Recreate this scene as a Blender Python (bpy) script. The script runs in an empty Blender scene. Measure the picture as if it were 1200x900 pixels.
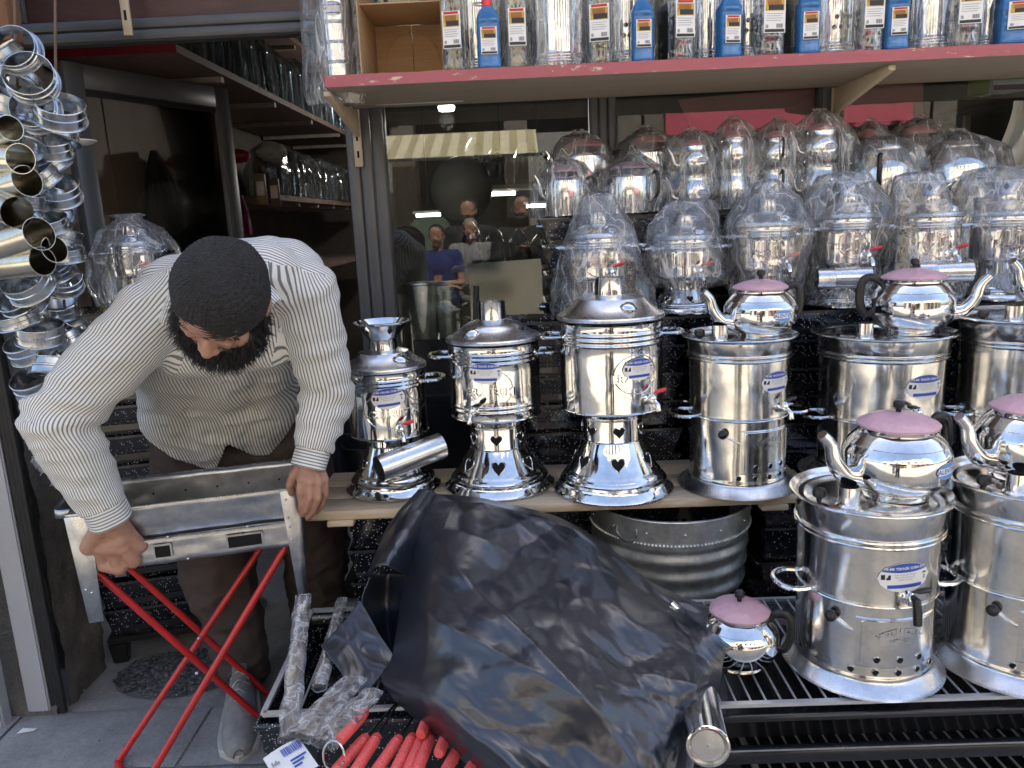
import bpy, bmesh, math, random
from mathutils import Vector, Matrix, noise
random.seed(7)
S = bpy.context.scene
COL = S.collection
PI = math.pi
rad = math.radians
# ---------------------------------------------------------------- camera
CAM_H, PITCH, ROLL, YAW, FPX = 1.40, rad(12), rad(2.5), rad(1.0), 900.0
FWD = Vector((-math.sin(YAW)*math.cos(PITCH), math.cos(YAW)*math.cos(PITCH), -math.sin(PITCH)))
_r0 = Vector((math.cos(YAW), math.sin(YAW), 0)); _u0 = _r0.cross(FWD)
RIGHT = _r0*math.cos(ROLL) - _u0*math.sin(ROLL)
UP = _u0*math.cos(ROLL) + _r0*math.sin(ROLL)
cam_data = bpy.data.cameras.new('camera'); cam = bpy.data.objects.new('camera', cam_data); COL.objects.link(cam)
cam_data.sensor_width = 36; cam_data.lens = 27; cam_data.clip_start = 0.02; cam_data.clip_end = 500
cam.matrix_world = Matrix(((RIGHT.x, UP.x, -FWD.x, 0), (RIGHT.y, UP.y, -FWD.y, 0), (RIGHT.z, UP.z, -FWD.z, CAM_H), (0, 0, 0, 1)))
S.camera = cam
# ---------------------------------------------------------------- sky, sun, exposure
SUN_EL, SUN_AZ = rad(56), rad(12)     # sun stands behind the shop, a little to the right
W = bpy.data.worlds.new('World'); S.world = W; W.use_nodes = True
wt = W.node_tree; bg = wt.nodes['Background']; sk = wt.nodes.new('ShaderNodeTexSky'); sk.sky_type = 'NISHITA'
sk.sun_disc = False; sk.sun_elevation = SUN_EL; sk.sun_rotation = SUN_AZ; sk.dust_density = 4.0; sk.ozone_density = .6; sk.air_density = 1.0
wt.links.new(sk.outputs[0], bg.inputs[0]); bg.inputs[1].default_value = 0.15
sl = bpy.data.lights.new('sun', 'SUN'); sl.energy = 4.2; sl.angle = rad(0.5); sl.color = (1.0, 0.94, 0.84)
so = bpy.data.objects.new('sun', sl); COL.objects.link(so)
sd = Vector((math.sin(SUN_AZ)*math.cos(SUN_EL), math.cos(SUN_AZ)*math.cos(SUN_EL), math.sin(SUN_EL)))
so.rotation_euler = sd.to_track_quat('Z', 'Y').to_euler(); so.location = (0, 0, 12)
S.view_settings.view_transform = 'Standard'; S.view_settings.look = 'None'
S.view_settings.exposure = 1.58; S.view_settings.gamma = 1.0; S.view_settings.use_curve_mapping = False
S.cycles.max_bounces = 10; S.cycles.diffuse_bounces = 4; S.cycles.glossy_bounces = 6; S.cycles.transparent_max_bounces = 24
S.cycles.use_denoising = True; S.cycles.sample_clamp_indirect = 6.0; S.cycles.caustics_reflective = False; S.cycles.caustics_refractive = False

# ---------------------------------------------------------------- helpers
def ray(px, py): return FWD + RIGHT*((px-600)/FPX) + UP*((450-py)/FPX)
def AY(px, py, y):                 # world point seen at photo pixel, at distance y from the camera
    d = ray(px, py); p = d*(y/d.y); p.z += CAM_H; return p
def AZ(px, py, z):                 # world point seen at photo pixel, on the level z
    d = ray(px, py); p = d*((z-CAM_H)/d.z); p.z += CAM_H; return p
def KPM(p): return FPX/((Vector(p)-Vector((0, 0, CAM_H))).dot(FWD))
def lerp(a, b, t): return a+(b-a)*t

class MB:
    """collects vertices, faces, uvs and material slots; build() links ONE mesh object"""
    def __init__(s): s.v = []; s.f = []; s.m = []; s.uv = {}; s.cm = 0
    def face(s, idx, uv=None):
        if uv: s.uv[len(s.f)] = uv
        s.f.append(tuple(idx)); s.m.append(s.cm)
    def box(s, lo, hi, M=None, taper=None):
        b = len(s.v); x0, y0, z0 = lo; x1, y1, z1 = hi
        pts = [(x0,y0,z0),(x1,y0,z0),(x1,y1,z0),(x0,y1,z0),(x0,y0,z1),(x1,y0,z1),(x1,y1,z1),(x0,y1,z1)]
        if taper:
            cx, cy = (x0+x1)/2, (y0+y1)/2
            pts = [(cx+(p[0]-cx)*taper, cy+(p[1]-cy)*taper, p[2]) if i < 4 else p for i, p in enumerate(pts)]
        for p in pts: s.v.append(tuple(M @ Vector(p)) if M else p)
        for q in ((0,3,2,1),(4,5,6,7),(0,1,5,4),(1,2,6,5),(2,3,7,6),(3,0,4,7)): s.face([b+i for i in q])
        return s
    def bar(s, p, q, w, h, up=(0,0,1)):
        p = Vector(p); q = Vector(q); d = (q-p).normalized(); u = Vector(up)
        a = d.cross(u)
        if a.length < 1e-4: a = d.cross(Vector((1,0,0)))
        a.normalize(); c = a.cross(d); b = len(s.v)
        for e in (p, q):
            for sx, sz in ((-1,-1),(1,-1),(1,1),(-1,1)): s.v.append(tuple(e + a*(sx*w/2) + c*(sz*h/2)))
        for k in ((0,1,2,3),(7,6,5,4),(0,4,5,1),(1,5,6,2),(2,6,7,3),(3,7,4,0)): s.face([b+i for i in k])
        return s
    def lathe(s, prof, n=40, c=(0,0,0), M=None, cap0=False, cap1=False, wob=0, seed=0):
        b = len(s.v); c = Vector(c)
        for j, (r, z) in enumerate(prof):
            for i in range(n):
                a = 2*PI*i/n; rr = r
                if wob: rr = r*(1+wob*noise.noise(Vector((math.cos(a)*1.5+seed, math.sin(a)*1.5, z*9))))
                p = Vector((rr*math.cos(a), rr*math.sin(a), z))
                p = (M @ p) if M else p + c
                s.v.append(tuple(p))
        for j in range(len(prof)-1):
            for i in range(n):
                k = (i+1) % n
                s.face((b+j*n+i, b+j*n+k, b+(j+1)*n+k, b+(j+1)*n+i), [(i/n, j), ((i+1)/n, j), ((i+1)/n, j+1), (i/n, j+1)])
        if cap0: s.face([b+i for i in range(n)][::-1])
        if cap1: s.face([b+(len(prof)-1)*n+i for i in range(n)])
        return s
    def tube(s, pts, r, n=8, cap=True, flat=1.0, closed=False):
        pts = [Vector(p) for p in pts]; m = len(pts); b = len(s.v)
        rs = r if isinstance(r, (list, tuple)) else [r]*m
        prev = None
        for i, p in enumerate(pts):
            t = (pts[(i+1) % m]-pts[i-1]) if closed else (pts[min(i+1, m-1)]-pts[max(i-1, 0)])
            t.normalize()
            if prev is None:
                a = t.cross(Vector((0,0,1)))
                if a.length < 1e-3: a = t.cross(Vector((1,0,0)))
            else: a = prev - t*prev.dot(t)
            a.normalize(); prev = a; c = t.cross(a)
            for k in range(n):
                an = 2*PI*k/n; s.v.append(tuple(p + a*(rs[i]*math.cos(an)) + c*(rs[i]*flat*math.sin(an))))
        for i in range(m if closed else m-1):
            j = (i+1) % m
            for k in range(n):
                l = (k+1) % n; s.face((b+i*n+k, b+i*n+l, b+j*n+l, b+j*n+k), [(k/n, i/m), ((k+1)/n, i/m), ((k+1)/n, (i+1)/m), (k/n, (i+1)/m)])
        if cap and not closed:
            s.face([b+k for k in range(n)][::-1]); s.face([b+(m-1)*n+k for k in range(n)])
        return s
    def grid(s, fn, nu, nv, uvf=None, wrap=False):
        b = len(s.v)
        for j in range(nv+1):
            for i in range(nu if wrap else nu+1): s.v.append(tuple(fn(i/nu, j/nv)))
        w = nu if wrap else nu+1
        for j in range(nv):
            for i in range(nu):
                k = (i+1) % w if wrap else i+1
                uv = [(i/nu, j/nv), ((i+1)/nu, j/nv), ((i+1)/nu, (j+1)/nv), (i/nu, (j+1)/nv)]
                if uvf: uv = [uvf(*q) for q in uv]
                s.face((b+j*w+i, b+j*w+k, b+(j+1)*w+k, b+(j+1)*w+i), uv)
        return s
    def ball(s, c, r, n=10, m=6, sc=(1,1,1)):
        c = Vector(c)
        return s.grid(lambda u, v: c+Vector((r*sc[0]*math.sin(PI*(.002+.996*v))*math.cos(2*PI*u), r*sc[1]*math.sin(PI*(.002+.996*v))*math.sin(2*PI*u), r*sc[2]*math.cos(PI*(.002+.996*v)))), n, m, wrap=True)
    def poly(s, pts, th=None):
        b = len(s.v); n = len(pts)
        for p in pts: s.v.append(tuple(p))
        s.face([b+i for i in range(n)])
        if th is not None:
            th = Vector(th)
            for p in pts: s.v.append(tuple(Vector(p)+th))
            s.face([b+n+i for i in range(n)][::-1])
            for i in range(n):
                k = (i+1) % n; s.face((b+i, b+n+i, b+n+k, b+k))
        return s
    def mesh(s, name, mats, smooth=True, ang=38):
        me = bpy.data.meshes.new(name); me.from_pydata(s.v, [], s.f)
        for mt in (mats if isinstance(mats, (list, tuple)) else [mats]): me.materials.append(mt)
        me.polygons.foreach_set('material_index', s.m)
        if s.uv:
            ul = me.uv_layers.new(name='UVMap')
            for fi, uv in s.uv.items():
                st = me.polygons[fi].loop_start
                for k, q in enumerate(uv): ul.data[st+k].uv = q
        me.polygons.foreach_set('use_smooth', [smooth]*len(me.polygons))
        me.validate(); me.update()
        if smooth and ang: me.set_sharp_from_angle(angle=rad(ang))
        return me
    def build(s, name, mats, parent=None, smooth=True, ang=38, loc=None):
        o = bpy.data.objects.new(name, s.mesh(name, mats, smooth, ang)); COL.objects.link(o)
        if parent: o.parent = parent
        if loc is not None: o.location = loc
        return o

def bevel(o, w=0.003, seg=2):
    bm = bmesh.new(); bm.from_mesh(o.data)
    bmesh.ops.bevel(bm, geom=[e for e in bm.edges if len(e.link_faces) == 2 and e.calc_face_angle(0) > rad(30)], offset=w, segments=seg, affect='EDGES', clamp_overlap=True)
    bm.to_mesh(o.data); bm.free(); o.data.polygons.foreach_set('use_smooth', [True]*len(o.data.polygons)); o.data.set_sharp_from_angle(angle=rad(50)); return o
def tag(o, label, cat, group=None):
    o['label'] = label; o['category'] = cat
    if group: o['group'] = group
    return o
def thing(name, label, cat, loc=(0,0,0), rz=0, group=None):
    o = bpy.data.objects.new(name, None); o.empty_display_size = .05; COL.objects.link(o)
    o.location = loc; o.rotation_euler = (0, 0, rz); return tag(o, label, cat, group)
def structure(o): o['kind'] = 'structure'; return o
def stuff(o): o['kind'] = 'stuff'; return o
def copy_tree(o, parent=None):
    c = o.copy(); COL.objects.link(c); c.parent = parent
    for ch in o.children: copy_tree(ch, c)
    return c
_tc = {}
def text_geo(txt, size=1.0, bold=0.0):
    """2-D triangulated outline of a line of text, centred"""
    key = (txt, bold)
    if key not in _tc:
        cu = bpy.data.curves.new('lettering', 'FONT'); cu.body = txt; cu.align_x = 'CENTER'; cu.align_y = 'CENTER'; cu.resolution_u = 2; cu.offset = bold
        ob = bpy.data.objects.new('lettering', cu); COL.objects.link(ob)
        dg = bpy.context.evaluated_depsgraph_get(); dg.update()
        me = ob.evaluated_get(dg).to_mesh()
        _tc[key] = ([(v.co.x, v.co.y) for v in me.vertices], [tuple(p.vertices) for p in me.polygons])
        ob.evaluated_get(dg).to_mesh_clear(); bpy.data.objects.remove(ob); bpy.data.curves.remove(cu)
    v, f = _tc[key]
    return [(x*size, y*size) for x, y in v], f
def put2d(mb, pts, faces, place):
    b = len(mb.v)
    for p in pts: mb.v.append(tuple(place(*p)))
    for f in faces: mb.face([b+i for i in f])
def cyl_place(R, phi, zc, off=0.0, rot=0.0):
    """maps flat (u right, v up) onto a cylinder or a surface of revolution R(z), seen from outside"""
    Rf = R if callable(R) else (lambda z: R)
    def pl(u, v):
        u, v = u*math.cos(rot)-v*math.sin(rot), u*math.sin(rot)+v*math.cos(rot)
        z = zc+v; r = Rf(z)+off; a = phi+u/max(r, 1e-3); return (r*math.cos(a), r*math.sin(a), z)
    return pl
def strip_region(mb, ulo, uhi, top, bot, place, n=14):
    b = len(mb.v)
    for i in range(n+1):
        u = lerp(ulo, uhi, i/n); mb.v.append(tuple(place(u, bot(u)))); mb.v.append(tuple(place(u, top(u))))
    for i in range(n): mb.face((b+2*i, b+2*i+2, b+2*i+3, b+2*i+1))
def ell(u, a, b): return b*math.sqrt(max(0, 1-(u/a)**2))
ORD = ['first', 'second', 'third', 'fourth', 'fifth', 'sixth', 'seventh', 'eighth', 'ninth', 'tenth', 'eleventh', 'twelfth', 'thirteenth', 'fourteenth', 'fifteenth', 'sixteenth', 'seventeenth', 'eighteenth', 'nineteenth', 'twentieth']+['twenty-'+w for w in ('first', 'second', 'third', 'fourth', 'fifth', 'sixth')]
# ---------------------------------------------------------------- materials
def new_mat(name):
    m = bpy.data.materials.new(name); m.use_nodes = True; nt = m.node_tree
    return m, nt, nt.nodes['Principled BSDF']
def N(nt, t, **kw):
    n = nt.nodes.new(t)
    for k, v in kw.items():
        if k in n.inputs: n.inputs[k].default_value = v
        else: setattr(n, k, v)
    return n
def coords(nt, which='Object', scale=(1,1,1)):
    tc = nt.nodes.new('ShaderNodeTexCoord'); mp = nt.nodes.new('ShaderNodeMapping'); mp.inputs['Scale'].default_value = scale
    nt.links.new(tc.outputs[which], mp.inputs[0]); return mp.outputs[0]
def ramp(nt, src, stops):
    r = nt.nodes.new('ShaderNodeValToRGB'); e = r.color_ramp.elements
    while len(e) < len(stops): e.new(0.5)
    for el, (p, c) in zip(e, stops): el.position = p; el.color = (*c, 1) if len(c) == 3 else c
    nt.links.new(src, r.inputs[0]); return r.outputs[0]
def nz(nt, scale, detail=4, rough=.55, vec=None, dist=0):
    n = N(nt, 'ShaderNodeTexNoise', Scale=scale, Detail=detail, Roughness=rough, Distortion=dist)
    if vec is not None: nt.links.new(vec, n.inputs['Vector'])
    return n.outputs['Fac']
def bump(nt, b, src, strength=.2, dist=.01):
    bp = N(nt, 'ShaderNodeBump', Strength=strength, Distance=dist); nt.links.new(src, bp.inputs['Height'])
    prev = b.inputs['Normal'].links
    if prev: nt.links.new(prev[0].from_socket, bp.inputs['Normal'])
    nt.links.new(bp.outputs[0], b.inputs['Normal'])
def plain(name, col, rough=.5, var=.25, scale=20, metal=0.0, bstr=.15, bdist=.002, coat=0.0, spec=.5):
    m, nt, b = new_mat(name); v = coords(nt)
    f = nz(nt, scale, 5, .6, v)
    lo = tuple(max(0, c*(1-var)) for c in col); hi = tuple(min(1, c*(1+var)) for c in col)
    nt.links.new(ramp(nt, f, [(.3, lo), (.7, hi)]), b.inputs['Base Color'])
    b.inputs['Roughness'].default_value = rough; b.inputs['Metallic'].default_value = metal
    b.inputs['Coat Weight'].default_value = coat; b.inputs['Specular IOR Level'].default_value = spec
    if bstr: bump(nt, b, nz(nt, scale*3, 4, .6, v), bstr, bdist)
    return m
def metal(name, col=(.80,.80,.81), rough=.06, rvar=.08, dent=.10, streak=False, dscale=7, ddist=.012, smear=.25):
    m, nt, b = new_mat(name); v = coords(nt)
    b.inputs['Metallic'].default_value = 1.0
    f = nz(nt, 9, 6, .65, coords(nt, 'Object', (1,1,.25) if streak else (1,1,1)))
    r = N(nt, 'ShaderNodeMapRange'); r.inputs[1].default_value = .35; r.inputs[2].default_value = .75; r.inputs[3].default_value = rough; r.inputs[4].default_value = rough+rvar
    nt.links.new(f, r.inputs[0]); nt.links.new(r.outputs[0], b.inputs['Roughness'])
    g = nz(nt, 30, 6, .7, v)
    nt.links.new(ramp(nt, g, [(.3, tuple(c*(1-smear) for c in col)), (.62, col)]), b.inputs['Base Color'])
    if dent: bump(nt, b, nz(nt, dscale, 2, .5, v), dent, ddist)
    return m
CHROME = metal('polished_steel', (.84,.84,.83), .055, .08, .24)
CHROME2 = metal('sheet_steel', (.80,.795,.775), .11, .12, .34, dscale=6)
STEEL = metal('satin_steel', (.72,.73,.74), .2, .12, .12)
LID = metal('satin_aluminium', (.74,.75,.77), .24, .1, .05)
ZINC = metal('zinc_sheet', (.56,.575,.59), .27, .14, .30, dscale=9, smear=.3)
GALV = metal('galvanised_sheet', (.84,.85,.83), .42, .14, .22, smear=.4)
BRASSY = metal('brassy_steel', (.66,.62,.52), .16, .14, .2)
RINGM = metal('ring_steel', (.54,.57,.60), .22, .12, .12)
ALU_FRAME = plain('grey_window_profile', (.085,.088,.095), .42, .12, 8, 0, .05)
BLACKPL = plain('black_bakelite', (.012,.012,.013), .28, .2, 30, 0, .08)
BLACKRUB = plain('black_rubber', (.014,.014,.015), .55, .3, 20)
HOLE = plain('hole_shade_black', (.003,.003,.003), .9, .2, 20, 0, 0)  # near-black colour stands in for the shade inside holes, slots and flues
REDPAINT = plain('red_paint', (.55,.022,.022), .3, .12, 14, 0, .06, coat=.3)
REDPL = plain('red_plastic', (.75,.05,.06), .35, .1, 20)
CORAL = plain('coral_plastic', (.80,.12,.11), .42, .12, 30)
PINKLID = plain('pink_film_lid', (.64,.39,.455), .38, .14, 9, 0, .9, .006, coat=.25)
ROSELID = plain('rose_film_lid', (.48,.15,.19), .32, .2, 9, 0, .9, .006, coat=.3)
PINKBOARD = plain('dusty_pink_board', (.70,.26,.32), .55, .06, 5, 0, .03)
CREAM = plain('cream_board', (.52,.44,.33), .6, .1, 6, 0, .1)
WHITEP = plain('white_print', (.82,.82,.80), .45, .03, 10, 0, 0)
BLUEP = plain('blue_print', (.03,.08,.42), .4, .05, 10, 0, 0)
SKYP = plain('sky_blue_print', (.10,.30,.68), .4, .05, 10, 0, 0)
BLACKP = plain('black_print', (.02,.02,.025), .5, .05, 10, 0, 0)
GREYP = plain('grey_print', (.32,.32,.36), .5, .05, 10, 0, 0)
YELP = plain('yellow_print', (.55,.36,.06), .5, .3, 60, 0, 0)
REDP = plain('red_print', (.5,.03,.03), .5, .1, 60, 0, 0)
def wood_mat(name, c0, c1, sc=(1.2,22,22), rough=.7, bs=.35):
    m, nt, b = new_mat(name); v = coords(nt, 'Object', sc)
    f = nz(nt, 3.2, 6, .65, v, 1.2)
    nt.links.new(ramp(nt, f, [(.28, c0), (.5, tuple((a+d)/2 for a, d in zip(c0, c1))), (.72, c1)]), b.inputs['Base Color'])
    b.inputs['Roughness'].default_value = rough; bump(nt, b, f, bs, .003); return m
PINE = wood_mat('raw_pine', (.46,.35,.23), (.70,.58,.43))
PLY = wood_mat('shelf_board_underside', (.46,.39,.32), (.58,.50,.42), (1,6,6), .6, .08)
PANEL = wood_mat('brown_wall_panel', (.24,.165,.13), (.32,.225,.18), (9,9,.6), .55, .08)
CARD = wood_mat('brown_cardboard', (.40,.25,.13), (.50,.33,.18), (2,2,30), .8, .08)
def edge_paint():
    m, nt, b = new_mat('worn_rose_paint'); v = coords(nt, 'Object', (1,1,3))
    f = nz(nt, 13, 8, .7, v)
    nt.links.new(ramp(nt, f, [(.60, (.40,.105,.125)), (.635, (.62,.50,.36))]), b.inputs['Base Color'])
    b.inputs['Roughness'].default_value = .5; bump(nt, b, f, .3, .002); return m
_pc = {}
def plain_cache(n, c, **k):
    if n not in _pc: _pc[n] = plain(n, c, **k)
    return _pc[n]
ROSEEDGE = edge_paint()
def enamel():
    m, nt, b = new_mat('black_speckled_enamel'); v = coords(nt)
    vo = N(nt, 'ShaderNodeTexVoronoi', Scale=170); nt.links.new(v, vo.inputs['Vector'])
    # random cell value keeps only a few of the cells, distance makes them small dots
    mul = N(nt, 'ShaderNodeMath', operation='LESS_THAN'); mul.inputs[1].default_value = .26
    nt.links.new(vo.outputs['Distance'], mul.inputs[0])
    sx = N(nt, 'ShaderNodeSeparateColor'); nt.links.new(vo.outputs['Color'], sx.inputs[0])
    gt = N(nt, 'ShaderNodeMath', operation='GREATER_THAN'); gt.inputs[1].default_value = .62; nt.links.new(sx.outputs[0], gt.inputs[0])
    an = N(nt, 'ShaderNodeMath', operation='MULTIPLY'); nt.links.new(mul.outputs[0], an.inputs[0]); nt.links.new(gt.outputs[0], an.inputs[1])
    nt.links.new(ramp(nt, an.outputs[0], [(0, (.008,.009,.014)), (1, (.62,.64,.70))]), b.inputs['Base Color'])
    b.inputs['Roughness'].default_value = .16; b.inputs['Coat Weight'].default_value = .4
    bump(nt, b, nz(nt, 12, 3, .5, v), .08, .01); return m
ENAMEL = enamel()
BLACKMET = plain('black_painted_steel', (.013,.013,.015), .22, .3, 10, 0, .06, coat=.3)
def film(name, white=.135, tint=(.975,.98,.99), rough=.07, opac=.075, bs=.6, sc=(7,7,2.6)):
    """thin clear plastic film: mostly see-through, glossy crinkles, a little milky where it is creased"""
    m = bpy.data.materials.new(name); m.use_nodes = True; nt = m.node_tree
    for n in list(nt.nodes):
        if n.type != 'OUTPUT_MATERIAL': nt.nodes.remove(n)
    out = nt.nodes['Material Output']
    v = coords(nt, 'Object', sc)
    f = nz(nt, 1.7, 2.5, .5, v, .9)
    rid = N(nt, 'ShaderNodeMath', operation='ABSOLUTE'); sub = N(nt, 'ShaderNodeMath', operation='SUBTRACT'); sub.inputs[1].default_value = .5
    nt.links.new(f, sub.inputs[0]); nt.links.new(sub.outputs[0], rid.inputs[0])
    bp = N(nt, 'ShaderNodeBump', Strength=bs, Distance=.02); nt.links.new(rid.outputs[0], bp.inputs['Height'])
    tr = N(nt, 'ShaderNodeBsdfTransparent'); tr.inputs[0].default_value = (*tint, 1)
    gl = N(nt, 'ShaderNodeBsdfGlossy', Roughness=rough); nt.links.new(bp.outputs[0], gl.inputs['Normal'])
    df = N(nt, 'ShaderNodeBsdfDiffuse'); df.inputs[0].default_value = (.8,.81,.83,1); nt.links.new(bp.outputs[0], df.inputs['Normal'])
    lw = N(nt, 'ShaderNodeLayerWeight', Blend=.28); nt.links.new(bp.outputs[0], lw.inputs['Normal'])
    mr = N(nt, 'ShaderNodeMapRange'); mr.inputs[3].default_value = opac; mr.inputs[4].default_value = .75
    nt.links.new(lw.outputs['Fresnel'], mr.inputs[0])
    mx = N(nt, 'ShaderNodeMixShader'); nt.links.new(mr.outputs[0], mx.inputs[0]); nt.links.new(tr.outputs[0], mx.inputs[1]); nt.links.new(gl.outputs[0], mx.inputs[2])
    cr = ramp(nt, rid.outputs[0], [(0.0, (min(.6, white*4.5),)*3), (.012, (white*1.3,)*3), (.12, (white*.5,)*3)])
    mx2 = N(nt, 'ShaderNodeMixShader'); nt.links.new(cr, mx2.inputs[0]); nt.links.new(mx.outputs[0], mx2.inputs[1]); nt.links.new(df.outputs[0], mx2.inputs[2])
    nt.links.new(mx2.outputs[0], out.inputs[0]); return m
FILM = film('clear_crinkled_film')
FILM_T = film('clear_tight_film', .20, (.97,.98,1), .16, .05, .25, (8,8,8))
FILM_D = film('bluish_film', .05, (.80,.88,.92), .10, .14, .6)
FILM_M = film('milky_film', .14, (.95,.96,.98), .16, .09, .5, (9,9,4))
def glass_mat(name, tint=(.80,.84,.82), refl=.10, rough=.004, dirt=.03, dust=(.5,.5,.47)):
    m = bpy.data.materials.new(name); m.use_nodes = True; nt = m.node_tree
    for n in list(nt.nodes):
        if n.type != 'OUTPUT_MATERIAL': nt.nodes.remove(n)
    tr = N(nt, 'ShaderNodeBsdfTransparent'); tr.inputs[0].default_value = (*tint, 1)
    gl = N(nt, 'ShaderNodeBsdfGlossy', Roughness=rough); df = N(nt, 'ShaderNodeBsdfDiffuse'); df.inputs[0].default_value = (*dust,1)
    fr = N(nt, 'ShaderNodeFresnel', IOR=1.5); mr = N(nt, 'ShaderNodeMapRange'); mr.inputs[1].default_value = .04; mr.inputs[2].default_value = 1; mr.inputs[3].default_value = refl; mr.inputs[4].default_value = 1
    nt.links.new(fr.outputs[0], mr.inputs[0]); mx = N(nt, 'ShaderNodeMixShader')
    nt.links.new(mr.outputs[0], mx.inputs[0]); nt.links.new(tr.outputs[0], mx.inputs[1]); nt.links.new(gl.outputs[0], mx.inputs[2])
    d = ramp(nt, nz(nt, 6, 8, .7, coords(nt, 'Object', (1,1,.4))), [(.45, (0,0,0)), (.8, (dirt,)*3)])
    mx2 = N(nt, 'ShaderNodeMixShader'); nt.links.new(d, mx2.inputs[0]); nt.links.new(mx.outputs[0], mx2.inputs[1]); nt.links.new(df.outputs[0], mx2.inputs[2])
    nt.links.new(mx2.outputs[0], nt.nodes['Material Output'].inputs[0]); return m
ZWIRE = plain('bright_zinc_wire', (.62,.63,.64), .32, .1, 40, .55, .05)
GLASS = glass_mat('window_glass', (.74,.77,.75), .07)
DOORGLASS = glass_mat('door_glass', (.90,.91,.89), .002, .05, .02)
GREENGLASS = glass_mat('greenish_sheet', (.28,.36,.31), .06, .08, .5, (.24,.31,.275))
BLUEPET = glass_mat('blue_bottle_plastic', (.05,.32,.72), .10, .08, .05)
CLEARPET = glass_mat('clear_bottle_plastic', (.84,.85,.86), .12, .06, .10)
JARGLASS = glass_mat('dark_jar_film', (.55,.62,.64), .22, .05, .06)
def concrete(name, c0, c1, scale=6, rough=.85, bs=.5, dist=.006):
    m, nt, b = new_mat(name); v = coords(nt)
    f = nz(nt, scale, 9, .68, v, .4); g = nz(nt, scale*14, 4, .7, v)
    mixc = N(nt, 'ShaderNodeMix', data_type='RGBA', blend_type='MULTIPLY'); mixc.inputs[0].default_value = .6
    nt.links.new(ramp(nt, f, [(.3, c0), (.7, c1)]), mixc.inputs[6]); nt.links.new(ramp(nt, g, [(.3, (.55,.55,.55)), (.6, (1,1,1))]), mixc.inputs[7])
    nt.links.new(mixc.outputs[2], b.inputs['Base Color']); b.inputs['Roughness'].default_value = rough
    bump(nt, b, f, bs, dist); bump(nt, b, g, bs*.6, dist*.3); return m
FLOORM = concrete('grey_cement_floor', (.215,.215,.21), (.36,.355,.34), 5, .62, .3)
MOSAIC = concrete('dark_pebble_mortar', (.11,.112,.115), (.18,.18,.18), 20, .7)
STREETM = concrete('street_paving', (.33,.30,.245), (.46,.42,.34), 3, .8)
PIERM = concrete('crumbling_render', (.085,.078,.068), (.20,.185,.16), 7, .9, 1.0, .02)
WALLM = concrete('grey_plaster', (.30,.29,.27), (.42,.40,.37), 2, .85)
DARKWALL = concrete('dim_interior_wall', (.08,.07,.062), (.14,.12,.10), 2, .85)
def worn_metal():
    m, nt, b = new_mat('chipped_grey_paint'); v = coords(nt)
    f = nz(nt, 26, 9, .72, v); g = nz(nt, 5, 3, .5, v)
    ad = N(nt, 'ShaderNodeMath', operation='ADD'); nt.links.new(f, ad.inputs[0]); nt.links.new(g, ad.inputs[1])
    nt.links.new(ramp(nt, ad.outputs[0], [(.45, (.10,.085,.07)), (.5, (.36,.37,.39)), (1.0, (.40,.41,.44))]), b.inputs['Base Color'])
    b.inputs['Roughness'].default_value = .5; bump(nt, b, f, .3, .003); return m
WORN = worn_metal()
def lamp_mat(name, col, strength):
    m, nt, b = new_mat(name); b.inputs['Emission Color'].default_value = (*col, 1); b.inputs['Emission Strength'].default_value = strength
    b.inputs['Base Color'].default_value = (*col, 1); return m
LAMP = lamp_mat('lit_lamp_glass', (1,.97,.92), 5)
BLACKBAG = None
def black_bag_mat():
    m, nt, b = new_mat('black_polythene'); v = coords(nt)
    b.inputs['Base Color'].default_value = (.006,.009,.018,1); b.inputs['Roughness'].default_value = .33; b.inputs['IOR'].default_value = 1.55
    b.inputs['Specular IOR Level'].default_value = .9; b.inputs['Coat Weight'].default_value = .15; b.inputs['Coat Roughness'].default_value = .15
    f = nz(nt, 9, 3, .5, v, .8); rid = N(nt, 'ShaderNodeMath', operation='ABSOLUTE'); sub = N(nt, 'ShaderNodeMath', operation='SUBTRACT'); sub.inputs[1].default_value = .5
    nt.links.new(f, sub.inputs[0]); nt.links.new(sub.outputs[0], rid.inputs[0])
    bump(nt, b, rid.outputs[0], .16, .016); bump(nt, b, nz(nt, 60, 2, .5, v, .5), .07, .002); return m
BLACKBAG = black_bag_mat()
def stripe_mat(name, n=1.0):
    """woven shirt cloth: fine grey stripes that follow u of the pattern piece"""
    m, nt, b = new_mat(name); tc = nt.nodes.new('ShaderNodeTexCoord'); sx = N(nt, 'ShaderNodeSeparateXYZ'); nt.links.new(tc.outputs['UV'], sx.inputs[0])
    mu = N(nt, 'ShaderNodeMath', operation='MULTIPLY'); mu.inputs[1].default_value = n; nt.links.new(sx.outputs[0], mu.inputs[0])
    fr = N(nt, 'ShaderNodeMath', operation='FRACT'); nt.links.new(mu.outputs[0], fr.inputs[0])
    c = ramp(nt, fr.outputs[0], [(.0, (.76,.75,.72)), (.54, (.76,.75,.72)), (.61, (.165,.18,.185)), (.93, (.165,.18,.185)), (1.0, (.76,.75,.72))])
    nt.links.new(c, b.inputs['Base Color']); b.inputs['Roughness'].default_value = .85; b.inputs['Sheen Weight'].default_value = .15
    v = coords(nt); bump(nt, b, nz(nt, 22, 4, .55, v, 1.0), .35, .012); return m
SHIRT = stripe_mat('striped_shirt_cloth')
TROUSER = plain('brown_trouser_cloth', (.070,.050,.042), .85, .18, 9, 0, .4, .006)
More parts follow.
